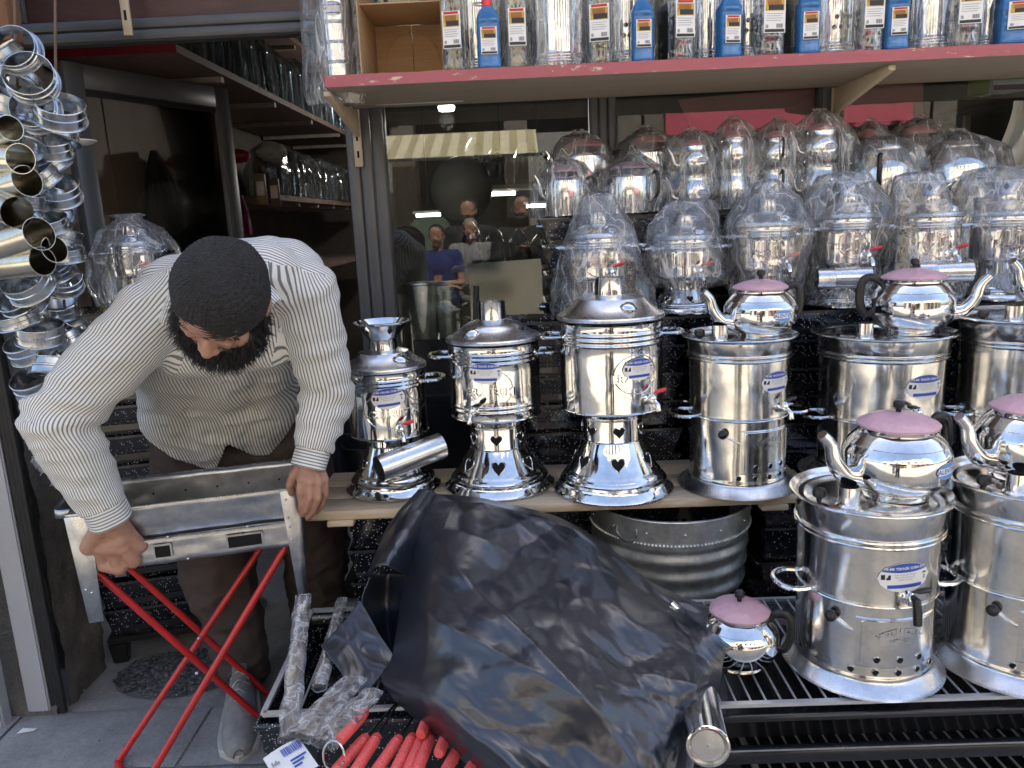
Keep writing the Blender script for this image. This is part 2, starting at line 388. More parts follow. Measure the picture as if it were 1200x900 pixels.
def skin_mat():
    m, nt, b = new_mat('skin'); v = coords(nt)
    nt.links.new(ramp(nt, nz(nt, 24, 5, .6, v), [(.3, (.36,.185,.125)), (.7, (.47,.265,.185))]), b.inputs['Base Color'])
    b.inputs['Roughness'].default_value = .48; b.inputs['Subsurface Weight'].default_value = .12; b.inputs['Subsurface Radius'].default_value = (.012,.004,.002)
    bump(nt, b, nz(nt, 130, 4, .6, v), .45, .002); bump(nt, b, nz(nt, 38, 3, .6, v, .6), .35, .003); return m
SKIN = skin_mat()
HAIR = plain('black_hair', (.011,.010,.010), .5, .3, 60, 0, .2)
def knit():
    m, nt, b = new_mat('black_knit_cap'); v = coords(nt)
    vo = N(nt, 'ShaderNodeTexVoronoi', Scale=190); nt.links.new(coords(nt, 'Object', (1,1,1.6)), vo.inputs['Vector'])
    nt.links.new(ramp(nt, vo.outputs['Distance'], [(.1, (.026,.026,.027)), (.6, (.011,.011,.012))]), b.inputs['Base Color'])
    b.inputs['Roughness'].default_value = .8; bump(nt, b, vo.outputs['Distance'], .6, .004); return m
KNIT = knit()
# ================================================================ SETTING
def sbox(name, lo, hi, m, bv=0):
    o = structure(MB().box(lo, hi).build(name, m, smooth=False))
    if bv: bevel(o, bv)
    return o
# ground: street sheet to the horizon, cement floor in front of and inside the shop
g = MB(); g.grid(lambda u, v: (-60+120*u, -60+120*v, -.012), 24, 24); structure(g.build('street_ground', STREETM))
fl = MB(); fl.grid(lambda u, v: (-2.6+5.4*u, .6+6.4*v, .004*noise.noise(Vector((u*14, v*16, 3)))+.002*noise.noise(Vector((u*60, v*70, 1)))), 90, 100)
structure(fl.build('shop_floor', FLOORM))
# dark pebble mosaics set in the floor
def mosaic(cx, cy, rx, ry, seed):
    R = random.Random(seed); base = MB(); n = 40; b = 0
    base.v.append((cx, cy, .012)); 
    for i in range(n): a = 2*PI*i/n; k = 1+.04*math.sin(3*a+seed); base.v.append((cx+rx*k*math.cos(a), cy+ry*k*math.sin(a), .008))
    for i in range(n): base.face((0, 1+i, 1+(i+1) % n))
    root = structure(base.build('mosaic_bed', MOSAIC))
    pm = MB()
    for k in range(950):
        a = R.uniform(0, 2*PI); q = math.sqrt(R.random())*.97; x = cx+rx*q*math.cos(a); y = cy+ry*q*math.sin(a); r = R.uniform(.005, .010)
        bi = len(pm.v); an = R.uniform(0, PI); m = 6
        pm.v.append((x, y, .012+r*.55))
        for i in range(m):
            t = 2*PI*i/m; ex, ey = r*1.25*math.cos(t), r*.8*math.sin(t)
            pm.v.append((x+ex*math.cos(an)-ey*math.sin(an), y+ex*math.sin(an)+ey*math.cos(an), .0125))
        pm.cm = R.randrange(3)
        for i in range(m): pm.face((bi, bi+1+i, bi+1+(i+1) % m))
    stuff(pm.build('pebbles', [PEB1, PEB2, PEB3], root, ang=None))
PEB1 = plain('dark_pebble', (.085,.088,.094), .5, .3, 60); PEB2 = plain('grey_pebble', (.16,.162,.165), .5, .3, 60); PEB3 = plain('black_pebble', (.05,.052,.055), .45, .3, 60)
c1 = AZ(212, 787, .01); mosaic(c1.x, c1.y, .215, .135, 1)
c2 = AZ(240, 712, .01); mosaic(c2.x, c2.y, .23, .16, 2)
fl_o = bpy.data.objects['shop_floor']; RSL = random.Random(8); SLABM = concrete('blue_grey_paving_slab', (.23,.23,.228), (.37,.37,.365), 6, .6, .35)
for (ya, yb, cuts) in ((1.50, 1.79, (-2.3, -1.74, -1.18, -.70, -.2)), (1.795, 2.055, (-2.3, -1.55, -.98, -.45))):
    for xa, xb in zip(cuts, cuts[1:]):
        sm_ = MB(); j = [RSL.uniform(-.004, .004) for _ in range(4)]
        sm_.grid(lambda u, v: (lerp(xa+.004, xb-.004, u), lerp(ya+.003, yb-.003, v)+.003*noise.noise(Vector((u*9, v*2, xa))), .0105+lerp(lerp(j[0], j[1], u), lerp(j[2], j[3], u), v)*.5+.0012*noise.noise(Vector((u*7+xa, v*6, ya)))-(.005 if u in (0, 1) or v in (0, 1) else 0)), 12, 10)
        sm_.build('paving_slab', SLABM, fl_o)
lit = MB()
for k in range(130):
    x, y = RSL.uniform(-1.45, -.55), RSL.uniform(1.6, 2.5); s_ = RSL.choice([.002, .003, .003, .005]); a_ = RSL.uniform(0, PI)
    lit.poly([(x+s_*math.cos(a_+t)*RSL.uniform(.5, 1.3), y+s_*math.sin(a_+t)*RSL.uniform(.5, 1.3), .0142) for t in (0, 1.5, 2.9, 4.4)], (0, 0, .002))
stuff(lit.build('grit', plain('floor_grit', (.30,.29,.27), .9, .6, 90), fl_o, smooth=False))
# the left pier of the shop front: crumbling render with a chipped metal profile and a rubber strip
pier = MB()
def pier_side(u, v):
    y = 2.09+.21*u; z = 2.9*v; d = .012*noise.noise(Vector((y*9, z*7, 0)))+.008*noise.noise(Vector((y*30, z*26, 4)))
    return (-1.432+d, y, z)
pier.grid(pier_side, 14, 130)
def pier_front(u, v):
    x = -2.3+.86*u; z = 2.9*v; d = .016*noise.noise(Vector((x*9, z*7, 7)))+.008*noise.noise(Vector((x*30, z*26, 9)))
    low = .05*math.exp(-((z-.0)/.10)**2)
    return (x, 2.085-d-low, z)
pier.grid(pier_front, 60, 130)
pier.poly([(-2.3,2.3,0),(-1.44,2.3,0),(-1.44,2.3,2.9),(-2.3,2.3,2.9)])
structure(pier.build('shop_pier', PIERM))
pm_ = MB(); pm_.box((-1.530, 2.035, .02), (-1.462, 2.082, 2.6)); structure(bevel(pm_.build('door_jamb_profile', WORN), .004))
rb = MB()
for i in range(3): rb.tube([(-1.455+.013*i, 2.05, .01), (-1.455+.013*i, 2.05, 1.3), (-1.455+.013*i, 2.05, 2.6)], .0095, 8)
structure(rb.build('rubber_seal', BLACKRUB))
gp = MB(); gp.box((-1.640, 1.985, .0), (-1.572, 2.03, 2.6)); structure(bevel(gp.build('shutter_rail', WORN), .006))
# shop wall above and beside the opening, interior room
sbox('shop_wall', (-6, 2.70, 2.55), (6, 3.0, 5.3), WALLM)
sbox('shop_wall_left', (-6, 2.72, -.01), (-1.70, 2.95, 2.55), WALLM)
sbox('shop_wall_right', (2.75, 2.72, -.01), (6, 2.95, 2.55), WALLM)
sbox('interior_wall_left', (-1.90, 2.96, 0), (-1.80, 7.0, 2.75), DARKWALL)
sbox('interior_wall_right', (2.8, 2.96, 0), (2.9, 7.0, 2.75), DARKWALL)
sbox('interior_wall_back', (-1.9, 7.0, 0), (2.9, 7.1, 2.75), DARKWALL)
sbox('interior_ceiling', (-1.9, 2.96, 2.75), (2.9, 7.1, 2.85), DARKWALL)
wp = MB()
for i in range(4): wp.box((-1.798, 2.97+.52*i, .02), (-1.785+.002*(i % 2), 3.485+.52*i, 2.04))
pn = wp
root = structure(MB().box((-1.799, 2.965, 0), (-1.797, 5.1, 2.05)).build('wall_lining', PANEL, smooth=False))
for i in range(4):
    bevel(MB().box((-1.796, 2.97+.52*i, .02), (-1.782+.003*(i % 2), 3.485+.52*i, 2.04)).build('wall_panel', PANEL, root), .002)
# grey window and door profiles of the shop front (grooved)
def profile(lo, hi, axis='z', grooves=2):
    x0, y0, z0 = lo; x1, y1, z1 = hi; mb = MB(); n = grooves+1; mb.box((x0, y0+.012, z0), (x1, y1, z1))
    for i in range(n):
        if axis == 'z':
            w = (x1-x0)/n; mb.box((x0+w*i+.003, y0, z0), (x0+w*(i+1)-.003, y0+.0125, z1))
        else:
            w = (z1-z0)/n; mb.box((x0, y0, z0+w*i+.003), (x1, y0+.0125, z0+w*(i+1)-.003))
    o = bevel(mb.build('window_frame', ALU_FRAME, smooth=False), .0025, 1); return structure(o)
Yf0, Yf1 = 2.735, 2.80
profile((-.582, Yf0, 0), (-.448, Yf1, 2.55), 'z', 2)
profile((.255, Yf0, .02), (.345, Yf1, 2.55), 'z', 2)
profile((1.035, Yf0, .02), (1.115, Yf1, 2.55), 'z', 1)
profile((2.30, Yf0, .02), (2.40, Yf1, 2.55), 'z', 2)
profile((-1.70, Yf0-.002, 2.040), (-.583, Yf1, 2.112), 'x', 1)
for a, b in ((-.447, .254), (.346, 1.034), (1.116, 2.299)):
    profile((a, Yf0+.006, .02), (b, Yf1, .12), 'x', 0)
    profile((a, Yf0+.006, 1.80), (b, Yf1, 1.86), 'x', 0)
profile((-1.70, Yf0, 2.113), (-1.62, Yf1, 2.55), 'z', 0)
def pane(x0, x1, z0, z1, m=None):
    o = MB().box((x0, 2.765, z0), (x1, 2.772, z1)).build('window_pane', m or GLASS, smooth=False); return structure(o)
pane(-.446, .253, .121, 1.799); pane(.347, 1.033, .121, 1.799); pane(1.117, 2.298, .121, 1.799)
pane(-.446, .253, 1.861, 2.54); pane(.347, 1.033, 1.861, 2.54); pane(1.117, 2.298, 1.861, 2.54)
structure(MB().box((-1.615, 2.762, 2.114), (-.585, 2.774, 2.54)).build('transom_stand_in', wood_mat('dim_red_brown_board', (.055,.025,.022), (.10,.05,.042), (1,8,8), .5, .1), smooth=False))  # opaque dark board added in place of transom glass, to stop bright reflections
# ---------------- the other side of the street, seen only in the steel and the glass
FAC = concrete('cream_facade', (.62,.56,.44), (.74,.68,.55), 1.2, .85); FAC2 = concrete('white_facade', (.70,.69,.66), (.80,.79,.76), 1.2, .85)
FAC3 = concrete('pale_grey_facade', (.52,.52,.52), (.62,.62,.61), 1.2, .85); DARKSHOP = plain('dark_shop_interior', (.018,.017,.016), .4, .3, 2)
WINDK = plain('dark_window_glass', (.02,.024,.03), .08, .2, 2, 0, 0); SHUT = plain('rose_shop_sign', (.55,.10,.15), .5, .1, 3)
def far_house(x0, x1, h, m, bays, seed, sign):
    R = random.Random(seed); y = -6.6
    t = thing('town_house', {0: 'cream town house across the street reflected in the shop window', 1: 'white town house across the street with a rose shop sign', 2: 'pale grey town house at the left across the street', 3: 'tall white house at the right across the street'}[seed], 'building', ((x0+x1)/2, y, 0), 0, 'houses across the street')
    w = x1-x0; ox = (x0+x1)/2
    MB().box((-w/2, -4, 3.05), (w/2, 0, h)).build('wall', m, t, smooth=False)
    MB().box((-w/2-.05, -.05, h), (w/2+.05, .18, h+.2)).build('cornice', FAC2, t, smooth=False)
    n = bays; pw = .35
    for i in range(n+1):
        x = -w/2 + (w-pw)*i/n; MB().box((x, -.35, 0), (x+pw, .02, 3.05)).build('pillar', plain_cache('dark_pillar_stone', (.17,.15,.13)), t, smooth=False)
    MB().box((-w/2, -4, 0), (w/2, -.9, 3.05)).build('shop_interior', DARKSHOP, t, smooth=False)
    for i in range(n):
        x = -w/2+pw+(w-pw)*i/n; bw = (w-pw)/n-pw; kind = (i*2+seed) % 4
        if kind == 0: MB().box((x, -.30, 0), (x+bw, -.22, 2.7)).build('shutter', plain_cache('grey_shutter', (.34,.34,.33)), t, smooth=False)
        elif kind == 1:
            MB().box((x, -.5, 0), (x+bw*.55, -.42, 2.4)).build('shop_door', plain_cache('brown_shop_door', (.16,.085,.045)), t, smooth=False); MB().box((x, -.1, 2.41), (x+bw, -.04, 3.0)).build('sign_board', plain_cache('faded_sign', (.45,.38,.22)), t, smooth=False)
        elif kind == 2:
            for k in range(4): MB().box((x+bw*k/4+.04, -.45+.1*(k % 2), 0), (x+bw*(k+.8)/4, .0, .5+.35*R.random())).build('crate_stack', plain_cache('stall_goods_%d' % k, [(.4,.33,.2),(.30,.07,.05),(.2,.24,.28),(.5,.46,.38)][k]), t, smooth=False)
        else: MB().box((x+.1, -.42, .7), (x+bw-.1, -.36, 2.5)).build('shop_window', WINDK, t, smooth=False)
    if sign: MB().box((-w/2+.3, .03, 2.55), (w/2-.3, .10, 3.0)).build('shop_sign', sign, t, smooth=False)
    wm = None
    for fl_ in range(int((h-3.4)//2.6)):
        for i in range(n):
            x = -w/2 + (w)*(i+.5)/n; z = 3.9+2.6*fl_
            f = MB().box((x-.55, .0, z), (x+.55, .05, z+1.5)).build('window', FAC2, t, smooth=False)
            MB().box((x-.47, .051, z+.08), (x+.47, .056, z+1.42)).build('pane', WINDK, f, smooth=False)
            MB().box((x-.62, .0, z-.1), (x+.62, .16, z-.002)).build('sill', m, f, smooth=False)
far_house(-3.6, 1.9, 6.0, FAC, 3, 0, None)
far_house(1.95, 6.2, 6.6, FAC2, 2, 1, SHUT)
far_house(-9.2, -3.65, 5.4, FAC3, 3, 2, None)
far_house(6.25, 12.0, 7.5, FAC2, 3, 3, None)
def awn():
    m, nt, b = new_mat('striped_awning_cloth'); sx = N(nt, 'ShaderNodeSeparateXYZ'); nt.links.new(coords(nt), sx.inputs[0])
    mu = N(nt, 'ShaderNodeMath', operation='MULTIPLY'); mu.inputs[1].default_value = 4.2; nt.links.new(sx.outputs[0], mu.inputs[0])
    fr = N(nt, 'ShaderNodeMath', operation='FRACT'); nt.links.new(mu.outputs[0], fr.inputs[0])
    nt.links.new(ramp(nt, fr.outputs[0], [(0, (.78,.72,.52)), (.5, (.78,.72,.52)), (.54, (.52,.45,.27)), (.97, (.52,.45,.27))]), b.inputs['Base Color']); b.inputs['Roughness'].default_value = .9; return m
aw = thing('shop_awning', 'cream and beige striped awning reflected in the shop window', 'awning', (-1.4, -5.0, 0))
m_ = MB(); m_.grid(lambda u, v: (-1.6+3.3*u, -1.3*(1-v)+.0, 2.70-.48*v+.02*math.sin(v*PI)*math.sin(u*40)), 44, 6); m_.build('awning_cloth', awn(), aw)
MB().bar((-1.65, 0.01, 2.24), (1.75, 0.01, 2.24), .04, .04).build('front_bar', STEEL, aw)
for sx in (-1.2, 1.3): MB().bar((sx, -1.28, 2.0), (sx, 0, 2.22), .03, .03).build('arm', STEEL, aw)
fg = tag(MB().lathe([(.02,0),(.30,0),(.30,.03),(.02,.03)], 32, M=Matrix.Translation((-1.2,-5.05,1.25)) @ Matrix.Rotation(PI/2, 4, 'X'), cap0=True, cap1=True).build('round_sign', plain('dull_green_sign', (.10,.14,.10), .6)), 'round dark green sign hanging under the far awning', 'sign')
# ================================================================ SAMOVARS, KETTLES
FRONT = -PI/2
def sticker(parent, R, phi, zc, w=.066, h=.040, rot=0.0, off=.0012):
    """oval maker's label: blue cap with the shop's name, small print, blue footer"""
    a, b = w/2, h/2; mb = MB(); pl = lambda o: cyl_place(R, phi, zc, off+o, rot)
    mb.cm = 0; strip_region(mb, -a, a, lambda u: ell(u, a, b), lambda u: -ell(u, a, b), pl(0), 18)
    mb.cm = 1; ub = a*.86
    strip_region(mb, -ub, ub, lambda u: ell(u, a*1.0, b*.97), lambda u: b*.34+ (b*.12)*(u/ub)**2, pl(.0005), 16)
    strip_region(mb, -a*.66, a*.66, lambda u: -b*.48, lambda u: -b*.72, pl(.0005), 8)
    mb.cm = 0; v, f = text_geo('PE-ME TEKNİK SOBA EVİ', h*.122, .02); put2d(mb, [(x, y+b*.62) for x, y in v], f, pl(.0009))
    v, f = text_geo('0442 234 11 80', h*.105, .01)
    mb.cm = 2
    strip_region(mb, -a*.88, -a*.74, lambda u: b*.24, lambda u: -b*.10, pl(.0005), 2)
    strip_region(mb, -a*.70, -a*.54, lambda u: b*.22 if u > -a*.64 else b*.02, lambda u: -b*.12, pl(.0005), 4)
    strip_region(mb, a*.68, a*.88, lambda u: b*.26-abs(u-a*.78)*.6, lambda u: b*.12, pl(.0005), 4)
    mb.cm = 3
    strip_region(mb, a*.74, a*.82, lambda u: b*.02, lambda u: -b*.28, pl(.0005), 2)
    for k, (t, ww) in enumerate((('Soba Semaver Mangal', 1), ('Boru Dirsek Kuzine', 1), ('Imalat ve Satis', 1))):
        v, f = text_geo(t, h*.085, 0); put2d(mb, [(x, y+b*(.20-.17*k)) for x, y in v], f, pl(.0006))
    return mb.build('sticker', [WHITEP, BLUEP, BLACKP, GREYP], parent, smooth=False)
def brand_oval(parent, R, phi, zc, w=.044, h=.021, off=.0012, txt='ALENTER'):
    a, b = w/2, h/2; mb = MB(); pl = lambda o: cyl_place(R, phi, zc, off+o, 0)
    mb.cm = 1; strip_region(mb, -a, a, lambda u: ell(u, a, b), lambda u: -ell(u, a, b), pl(0), 14)
    mb.cm = 0; strip_region(mb, -a*.94, a*.94, lambda u: ell(u, a, b*.97), lambda u: -ell(u, a, b*.97), pl(.0003), 14)
    mb.cm = 1; strip_region(mb, -a*.9, a*.9, lambda u: min(b*.45, ell(u, a, b*.9)), lambda u: -min(b*.45, ell(u, a, b*.9)), pl(.0006), 14)
    mb.cm = 2; v, f = text_geo(txt, h*.44, .02); put2d(mb, v, f, pl(.0009))
    return mb.build('brand_label', [SKYP, WHITEP, BLUEP], parent, smooth=False)
def heart(R, phi, zc, s):
    pts = []
    for i in range(22):
        t = 2*PI*i/22; x = 16*math.sin(t)**3; y = 13*math.cos(t)-5*math.cos(2*t)-2*math.cos(3*t)-math.cos(4*t); pts.append((x*s/34, y*s/34))
    return pts
def vent(parent, R, phi, zc, pts, off=.0016, name='vent_hole', rim=None):
    """dark patch painting the shade of a cut-out, with a turned-in bright lip"""
    mb = MB(); pl = cyl_place(R, phi, zc, off); n = len(pts); ctr = (sum(p[0] for p in pts)/n, sum(p[1] for p in pts)/n)
    mb.cm = 0; b = len(mb.v); mb.v.append(tuple(pl(*ctr)))
    for p in pts: mb.v.append(tuple(pl(*p)))
    for i in range(n): mb.face((b, b+1+i, b+1+(i+1) % n))
    mb.cm = 1; pl2 = cyl_place(R, phi, zc, off+.0014); pl3 = cyl_place(R, phi, zc, off-.0012); b = len(mb.v); k = 1.17
    for p in pts:
        mb.v.append(tuple(pl(*p))); mb.v.append(tuple(pl2(ctr[0]+(p[0]-ctr[0])*(1+.5*(k-1)), ctr[1]+(p[1]-ctr[1])*(1+.5*(k-1))))); mb.v.append(tuple(pl3(ctr[0]+(p[0]-ctr[0])*k, ctr[1]+(p[1]-ctr[1])*k)))
    for i in range(n):
        j = (i+1) % n
        mb.face((b+3*i, b+3*j, b+3*j+1, b+3*i+1)); mb.face((b+3*i+1, b+3*j+1, b+3*j+2, b+3*i+2))
    return mb.build(name, [HOLE, CHROME], parent)
def disc_pts(r, n=14): return [(r*math.cos(2*PI*i/n), r*math.sin(2*PI*i/n)) for i in range(n)]
def emboss(parent, R, phi, zc, lines, r, mat, size, dep=.0022):
    """pressed lettering inside a pressed ring"""
    mb = MB()
    if r:
        n = 48; b = len(mb.v)
        for i in range(n):
            t = 2*PI*i/n
            for rr, o in ((r-.0018, -.001), (r, dep*.8), (r+.0018, -.001)): mb.v.append(tuple(cyl_place(R, phi, zc, o)(rr*math.cos(t), rr*.82*math.sin(t))))
        for i in range(n):
            j = (i+1) % n
            for k in (0, 1): mb.face((b+3*i+k, b+3*j+k, b+3*j+k+1, b+3*i+k+1))
    for txt, dy in lines:
        v, f = text_geo(txt, size, .025); put2d(mb, [(x, y+dy) for x, y in v], f, cyl_place(R, phi, zc, dep))
        # walls of the raised letters
        cnt = {}
        for fc in f:
            for a, c in zip(fc, fc[1:]+fc[:1]): cnt[(a, c)] = 1
        pl0, pl1 = cyl_place(R, phi, zc, -.0008), cyl_place(R, phi, zc, dep)
        for (a, c) in cnt:
            if (c, a) not in cnt:
                b = len(mb.v)
                for q, P_ in ((a, pl1), (c, pl1), (c, pl0), (a, pl0)): mb.v.append(tuple(P_(v[q][0]*1.06 if P_ is pl0 else v[q][0], v[q][1]+dy)))
                mb.face((b, b+1, b+2, b+3))
    return mb.build('pressed_lettering', mat, parent)
def arc_emboss(parent, R, phi, zc, txt, size, rad_, mat, dep=.002):
    v, f = text_geo(txt, size, .03); pts = []
    for x, y in v:
        a = x/rad_; pts.append(((rad_+y)*math.sin(a), (rad_+y)*math.cos(a)-rad_))
    mb = MB(); put2d(mb, pts, f, cyl_place(R, phi, zc, dep)); return mb.build('pressed_lettering', mat, parent)
def ear_handle(parent, R, phi, z, span, out, thick, mat=None, tilt=0.0):
    """flat chrome ear handle: a loop lying level, rooted on the body at both ends"""
    pts = []; n = 16
    for i in range(n+1):
        t = PI*i/n; u = -math.cos(t)*span/2; o = math.sin(t)**.7*out
        a = phi+u/R; r = R-.003+o
        pts.append((r*math.cos(a), r*math.sin(a), z+tilt*o))
    return MB().tube(pts, thick, 8, flat=.75).build('handle', mat or CHROME, parent)
def tap(parent, R, phi, z, lever, k=1.0, ang=.5, mat=None):
    M = Matrix.Rotation(phi, 4, 'Z'); M = M @ Matrix.Translation((R, 0, z)); mb = MB()
    X = lambda p: M @ Vector(p)*1.0
    T = lambda *p: M @ Vector((p[0]*k, p[1]*k, p[2]*k))
    mb.lathe([(.0135*k,-.003*k),(.014*k,.002*k),(.009*k,.004*k),(.0065*k,.007*k)], 14, M=M @ Matrix.Rotation(PI/2, 4, 'Y'), cap1=True)
    mb.tube([T(0,0,0), T(.018,0,0), T(.030,0,-.002), T(.038,0,-.010), T(.040,0,-.024)], [.0062*k,.006*k,.0062*k,.006*k,.0068*k], 10)
    mb.lathe([(.0082*k,-.010*k),(.0088*k,-.006*k),(.0088*k,.008*k),(.006*k,.012*k),(.003*k,.017*k)], 12, M=M @ Matrix.Translation((.020*k,0,.002*k)), cap0=True, cap1=True)
    o = mb.build('tap', CHROME, parent)
    lm = MB(); d = Vector((.35*math.cos(ang), math.sin(ang), .18)).normalized(); p0 = Vector((.020, 0, .019))
    lm.tube([T(*(p0+d*s)) for s in (.0, .006, .012, .03, .036)], [.0028*k,.0032*k,.0068*k,.0074*k,.005*k], 8, flat=.75)
    lm.build('tap_lever', lever, o); return o
def rim_roll(r, z, t=.003): return [(r-t*.3, z-t), (r+t*.7, z-t*.6), (r+t, z), (r+t*.7, z+t*.6), (r-t*.3, z+t)]
def ribs(r, z0, z1, n=3, amp=.0028, per=6):
    out = []
    for i in range(n*per+1):
        t = i/(n*per); out.append((r+amp*math.sin(t*n*2*PI-PI/2)*.5+amp*.5, lerp(z0, z1, t)))
    return out
class AxisPx:
    """reads half-widths and heights of a turned object off the photograph, in metres, for an axis standing at `base`"""
    def __init__(s, base): s.b = Vector(base)
    def __call__(s, cx, hw, py):
        p = AY(cx, py, s.b.y); return (hw/KPM(p), p.z-s.b.z)
def pedestal_samovar(name, label, base, group, m, rz=0.0, letters=('RZA', 'ERZURUM'), lev=None, tap_phi=.55, stick=None, emb_phi=0.0, emb_dz=0, handles=(PI, 0), lidcap_phi=.5, knob=None, funnel=None, slide=None, pipe=False, tier=1, hscale=1.0, emb_r=.062, n=56):
    """m: dict of (r,z): base, cone_top, ring_top, body_bot, body_top, lid, dome, neck0, neck1"""
    t = thing(name, label, 'samovar', base, rz, group)
    (rb, zb), (rc, zc), (rr, zr), (r0, z0), (r1, z1), (rl, zl), (rd, zd), (n0, nz0), (n1, nz1) = [m[k] for k in ('base','cone_top','ring_top','body_bot','body_top','lid','dome','neck0','neck1')]
    L = lambda t_: (lerp(rb, rc, t_), lerp(zb, zc, t_))
    # skirt
    prof = [(rb-.006, 0.001), (rb+.001, 0.002), (rb+.002, .006), (rb-.002, .009)]
    for i in range(1, 31):
        q = i/30; r_, z_ = lerp(rb-.003, rc, q), lerp(.010, zc, q); bow = -.10*(rb-rc)*math.sin(PI*q)
        rib = .0036*(math.sin((q-.12)/.24*3*2*PI-PI/2)+1)/2 if .12 < q < .36 else 0
        prof.append((r_+bow+rib, z_))
    def Rsk(z):
        q = min(1, max(0, (z-.010)/(zc-.010))); return lerp(rb-.003, rc, q)-.10*(rb-rc)*math.sin(PI*q)
    MB().lathe(prof, n).build('skirt', CHROME, t)
    MB().lathe(rim_roll(rc, zc, .0025)+[(rc-.001, zc+.005), (rr-.0005, zr-.004)]+rim_roll(rr, zr, .002)+[(r0*.75, z0-.008), (r0*.80, z0-.004)], n).build('fire_ring', CHROME, t)
    hs = (zr-zc)
    for a in (-2.35, -1.18, -.0, 1.18, 2.35):
        vent(t, lambda z: lerp(rc, rr, (z-zc)/max(hs, .01)), FRONT+emb_phi*.3+a*.82, (zc+zr)/2+.002, heart(0, 0, 0, hs*.52))
    for a in (-1.15, 0, 1.15, 2.3, -2.3):
        vent(t, Rsk, FRONT+.02+a*.85, zc*.66, heart(0, 0, 0, hs*.62 if hs > .03 else .03))
    # tank
    H = z1-z0; bp = [(r0*.72, z0-.006), (r0*.93, z0-.004)]+rim_roll(r0, z0+.002, .003)+[(r0-.001, z0+.012)]
    bp += ribs(r0, z0+H*.10, z0+H*.22, 2) if tier == 2 else [(r0, z0+H*.2)]
    for i in range(1, 6): bp.append((lerp(r0, r1, i/6), z0+H*lerp(.24, .74, i/6)))
    bp += ribs(r1, z0+H*.75, z0+H*.92, 3)+[(r1, z1-.006), (r1+.001, z1)]
    MB().lathe(bp, n).build('tank', CHROME, t)
    # lid
    lp = [(rl-.004, zl-.012)]+rim_roll(rl, zl-.008, .0025)+[(rl+.001, zl-.003), (rl, zl+.001), (rl*.96, zl+.004), (rl*.9, zl+.007), (rd*1.12, lerp(zl, zd, .55)), (rd, lerp(zl, zd, .8)), (rd*.93, zd), (rd*.8, lerp(zd, nz0, .3)), (n0*1.25, nz0-.002), (n0*.5, nz0)]
    lid = MB().lathe(lp, n).build('lid', LID, t)
    la = FRONT+lidcap_phi; lr = (rd+rl)/2*.86
    MB().lathe([(.0,.012),(.010,.0105),(.017,.007),(.019,.004),(.023,.002),(.0235,-.002),(.020,-.005)][::-1], 22, M=Matrix.Translation((lr*math.cos(la), lr*math.sin(la), lerp(zl, zd, .60))) @ Matrix.Rotation(.35, 4, Vector((-math.sin(la), math.cos(la), 0)))).build('filler_cap', CHROME, lid)
    ch = MB().lathe([(n0, nz0-.004), (n0, nz0+.004), (n1, nz1-.002), (n1+.001, nz1), (n1-.0015, nz1), (n1-.002, nz1-.02), (n0*.9, nz0)], 32).build('chimney', CHROME, t)
    MB().lathe([(.0005, nz1-.02), (n1-.002, nz1-.019)], 24).build('flue', HOLE, ch)
    if funnel:
        fr_, fz = funnel
        fp = [(n1-.001, nz1-.002), (n1+.002, nz1), (n1*1.15, nz1+.006), (fr_*.94, fz-.006), (fr_, fz-.004)]+rim_roll(fr_, fz, .003)+[(fr_-.004, fz-.004), (n1*1.05, nz1+.008)]
        fo = MB().lathe(fp, 48).build('funnel', CHROME, t)
        tb = MB()
        for i in range(48): a = 2*PI*i/48; tb.ball((fr_*1.01*math.cos(a), fr_*1.01*math.sin(a), fz+.001), .0026, 5, 4)
        stuff(tb.build('beaded_rim', LID, fo))
        for a in (-.55, .55): vent(fo, lambda z: lerp(n1*1.15, fr_*.94, (z-nz1-.006)/(fz-nz1-.012)), FRONT+a, (fz+nz1)/2+.002, [(-.007,0),(0,-.009),(.007,0),(0,.009)], .0012, 'star_hole')
    for ph in handles: ear_handle(t, r1, ph, z1-.012-H*.10, .085, .056, .0074)
    tap(t, r0, FRONT+tap_phi, z0+H*.16, lev or REDPL, 1.0, .7)
    if letters: emboss(t, r0+.0005, FRONT+emb_phi, z0+H*.46+emb_dz, [(letters[0], .020), (letters[1], -.010)], emb_r, CHROME, .029, .0034)
    if stick: sticker(t, r1+.0036, FRONT+stick[0], z0+H*stick[1], .094, .058, stick[2] if len(stick) > 2 else 0)
    if knob: MB().lathe([(.004,0),(.006,.004),(.011,.010),(.013,.016),(.011,.022),(.0,.024)], 14, c=(knob*math.cos(-.5), knob*math.sin(-.5), zl+.004)).build('lid_knob', BLACKPL, lid)
    # side inspection slot below the handle, a small pressed oval as on every tank
    return t
PLANK_Z = .66
gS = 'polished samovars on the pine plank'
def px_samovar(cx_b, y_b, rows): 
    b = AZ(cx_b, y_b, PLANK_Z+.001); A = AxisPx(b); return b, {k: A(*v) for k, v in rows.items()}
b1, m1 = px_samovar(462, 570, dict(base=(462,54,570), cone_top=(458,27,518), ring_top=(457,26,503), body_bot=(458,45,505), body_top=(456.5,46,431.5), lid=(456,48,426), dome=(454,31,411), neck0=(453,16.5,408), neck1=(451,16,396)))
fun = AxisPx(b1)(450, 31.5, 377)
s1 = pedestal_samovar('samovar', 'smallest pedestal samovar with flared funnel top at the left end of the plank', b1, gS, m1, funnel=fun, lev=REDPL, tap_phi=.42, stick=(.20,.66,.06), emb_phi=.12, lidcap_phi=.75, emb_r=.060)
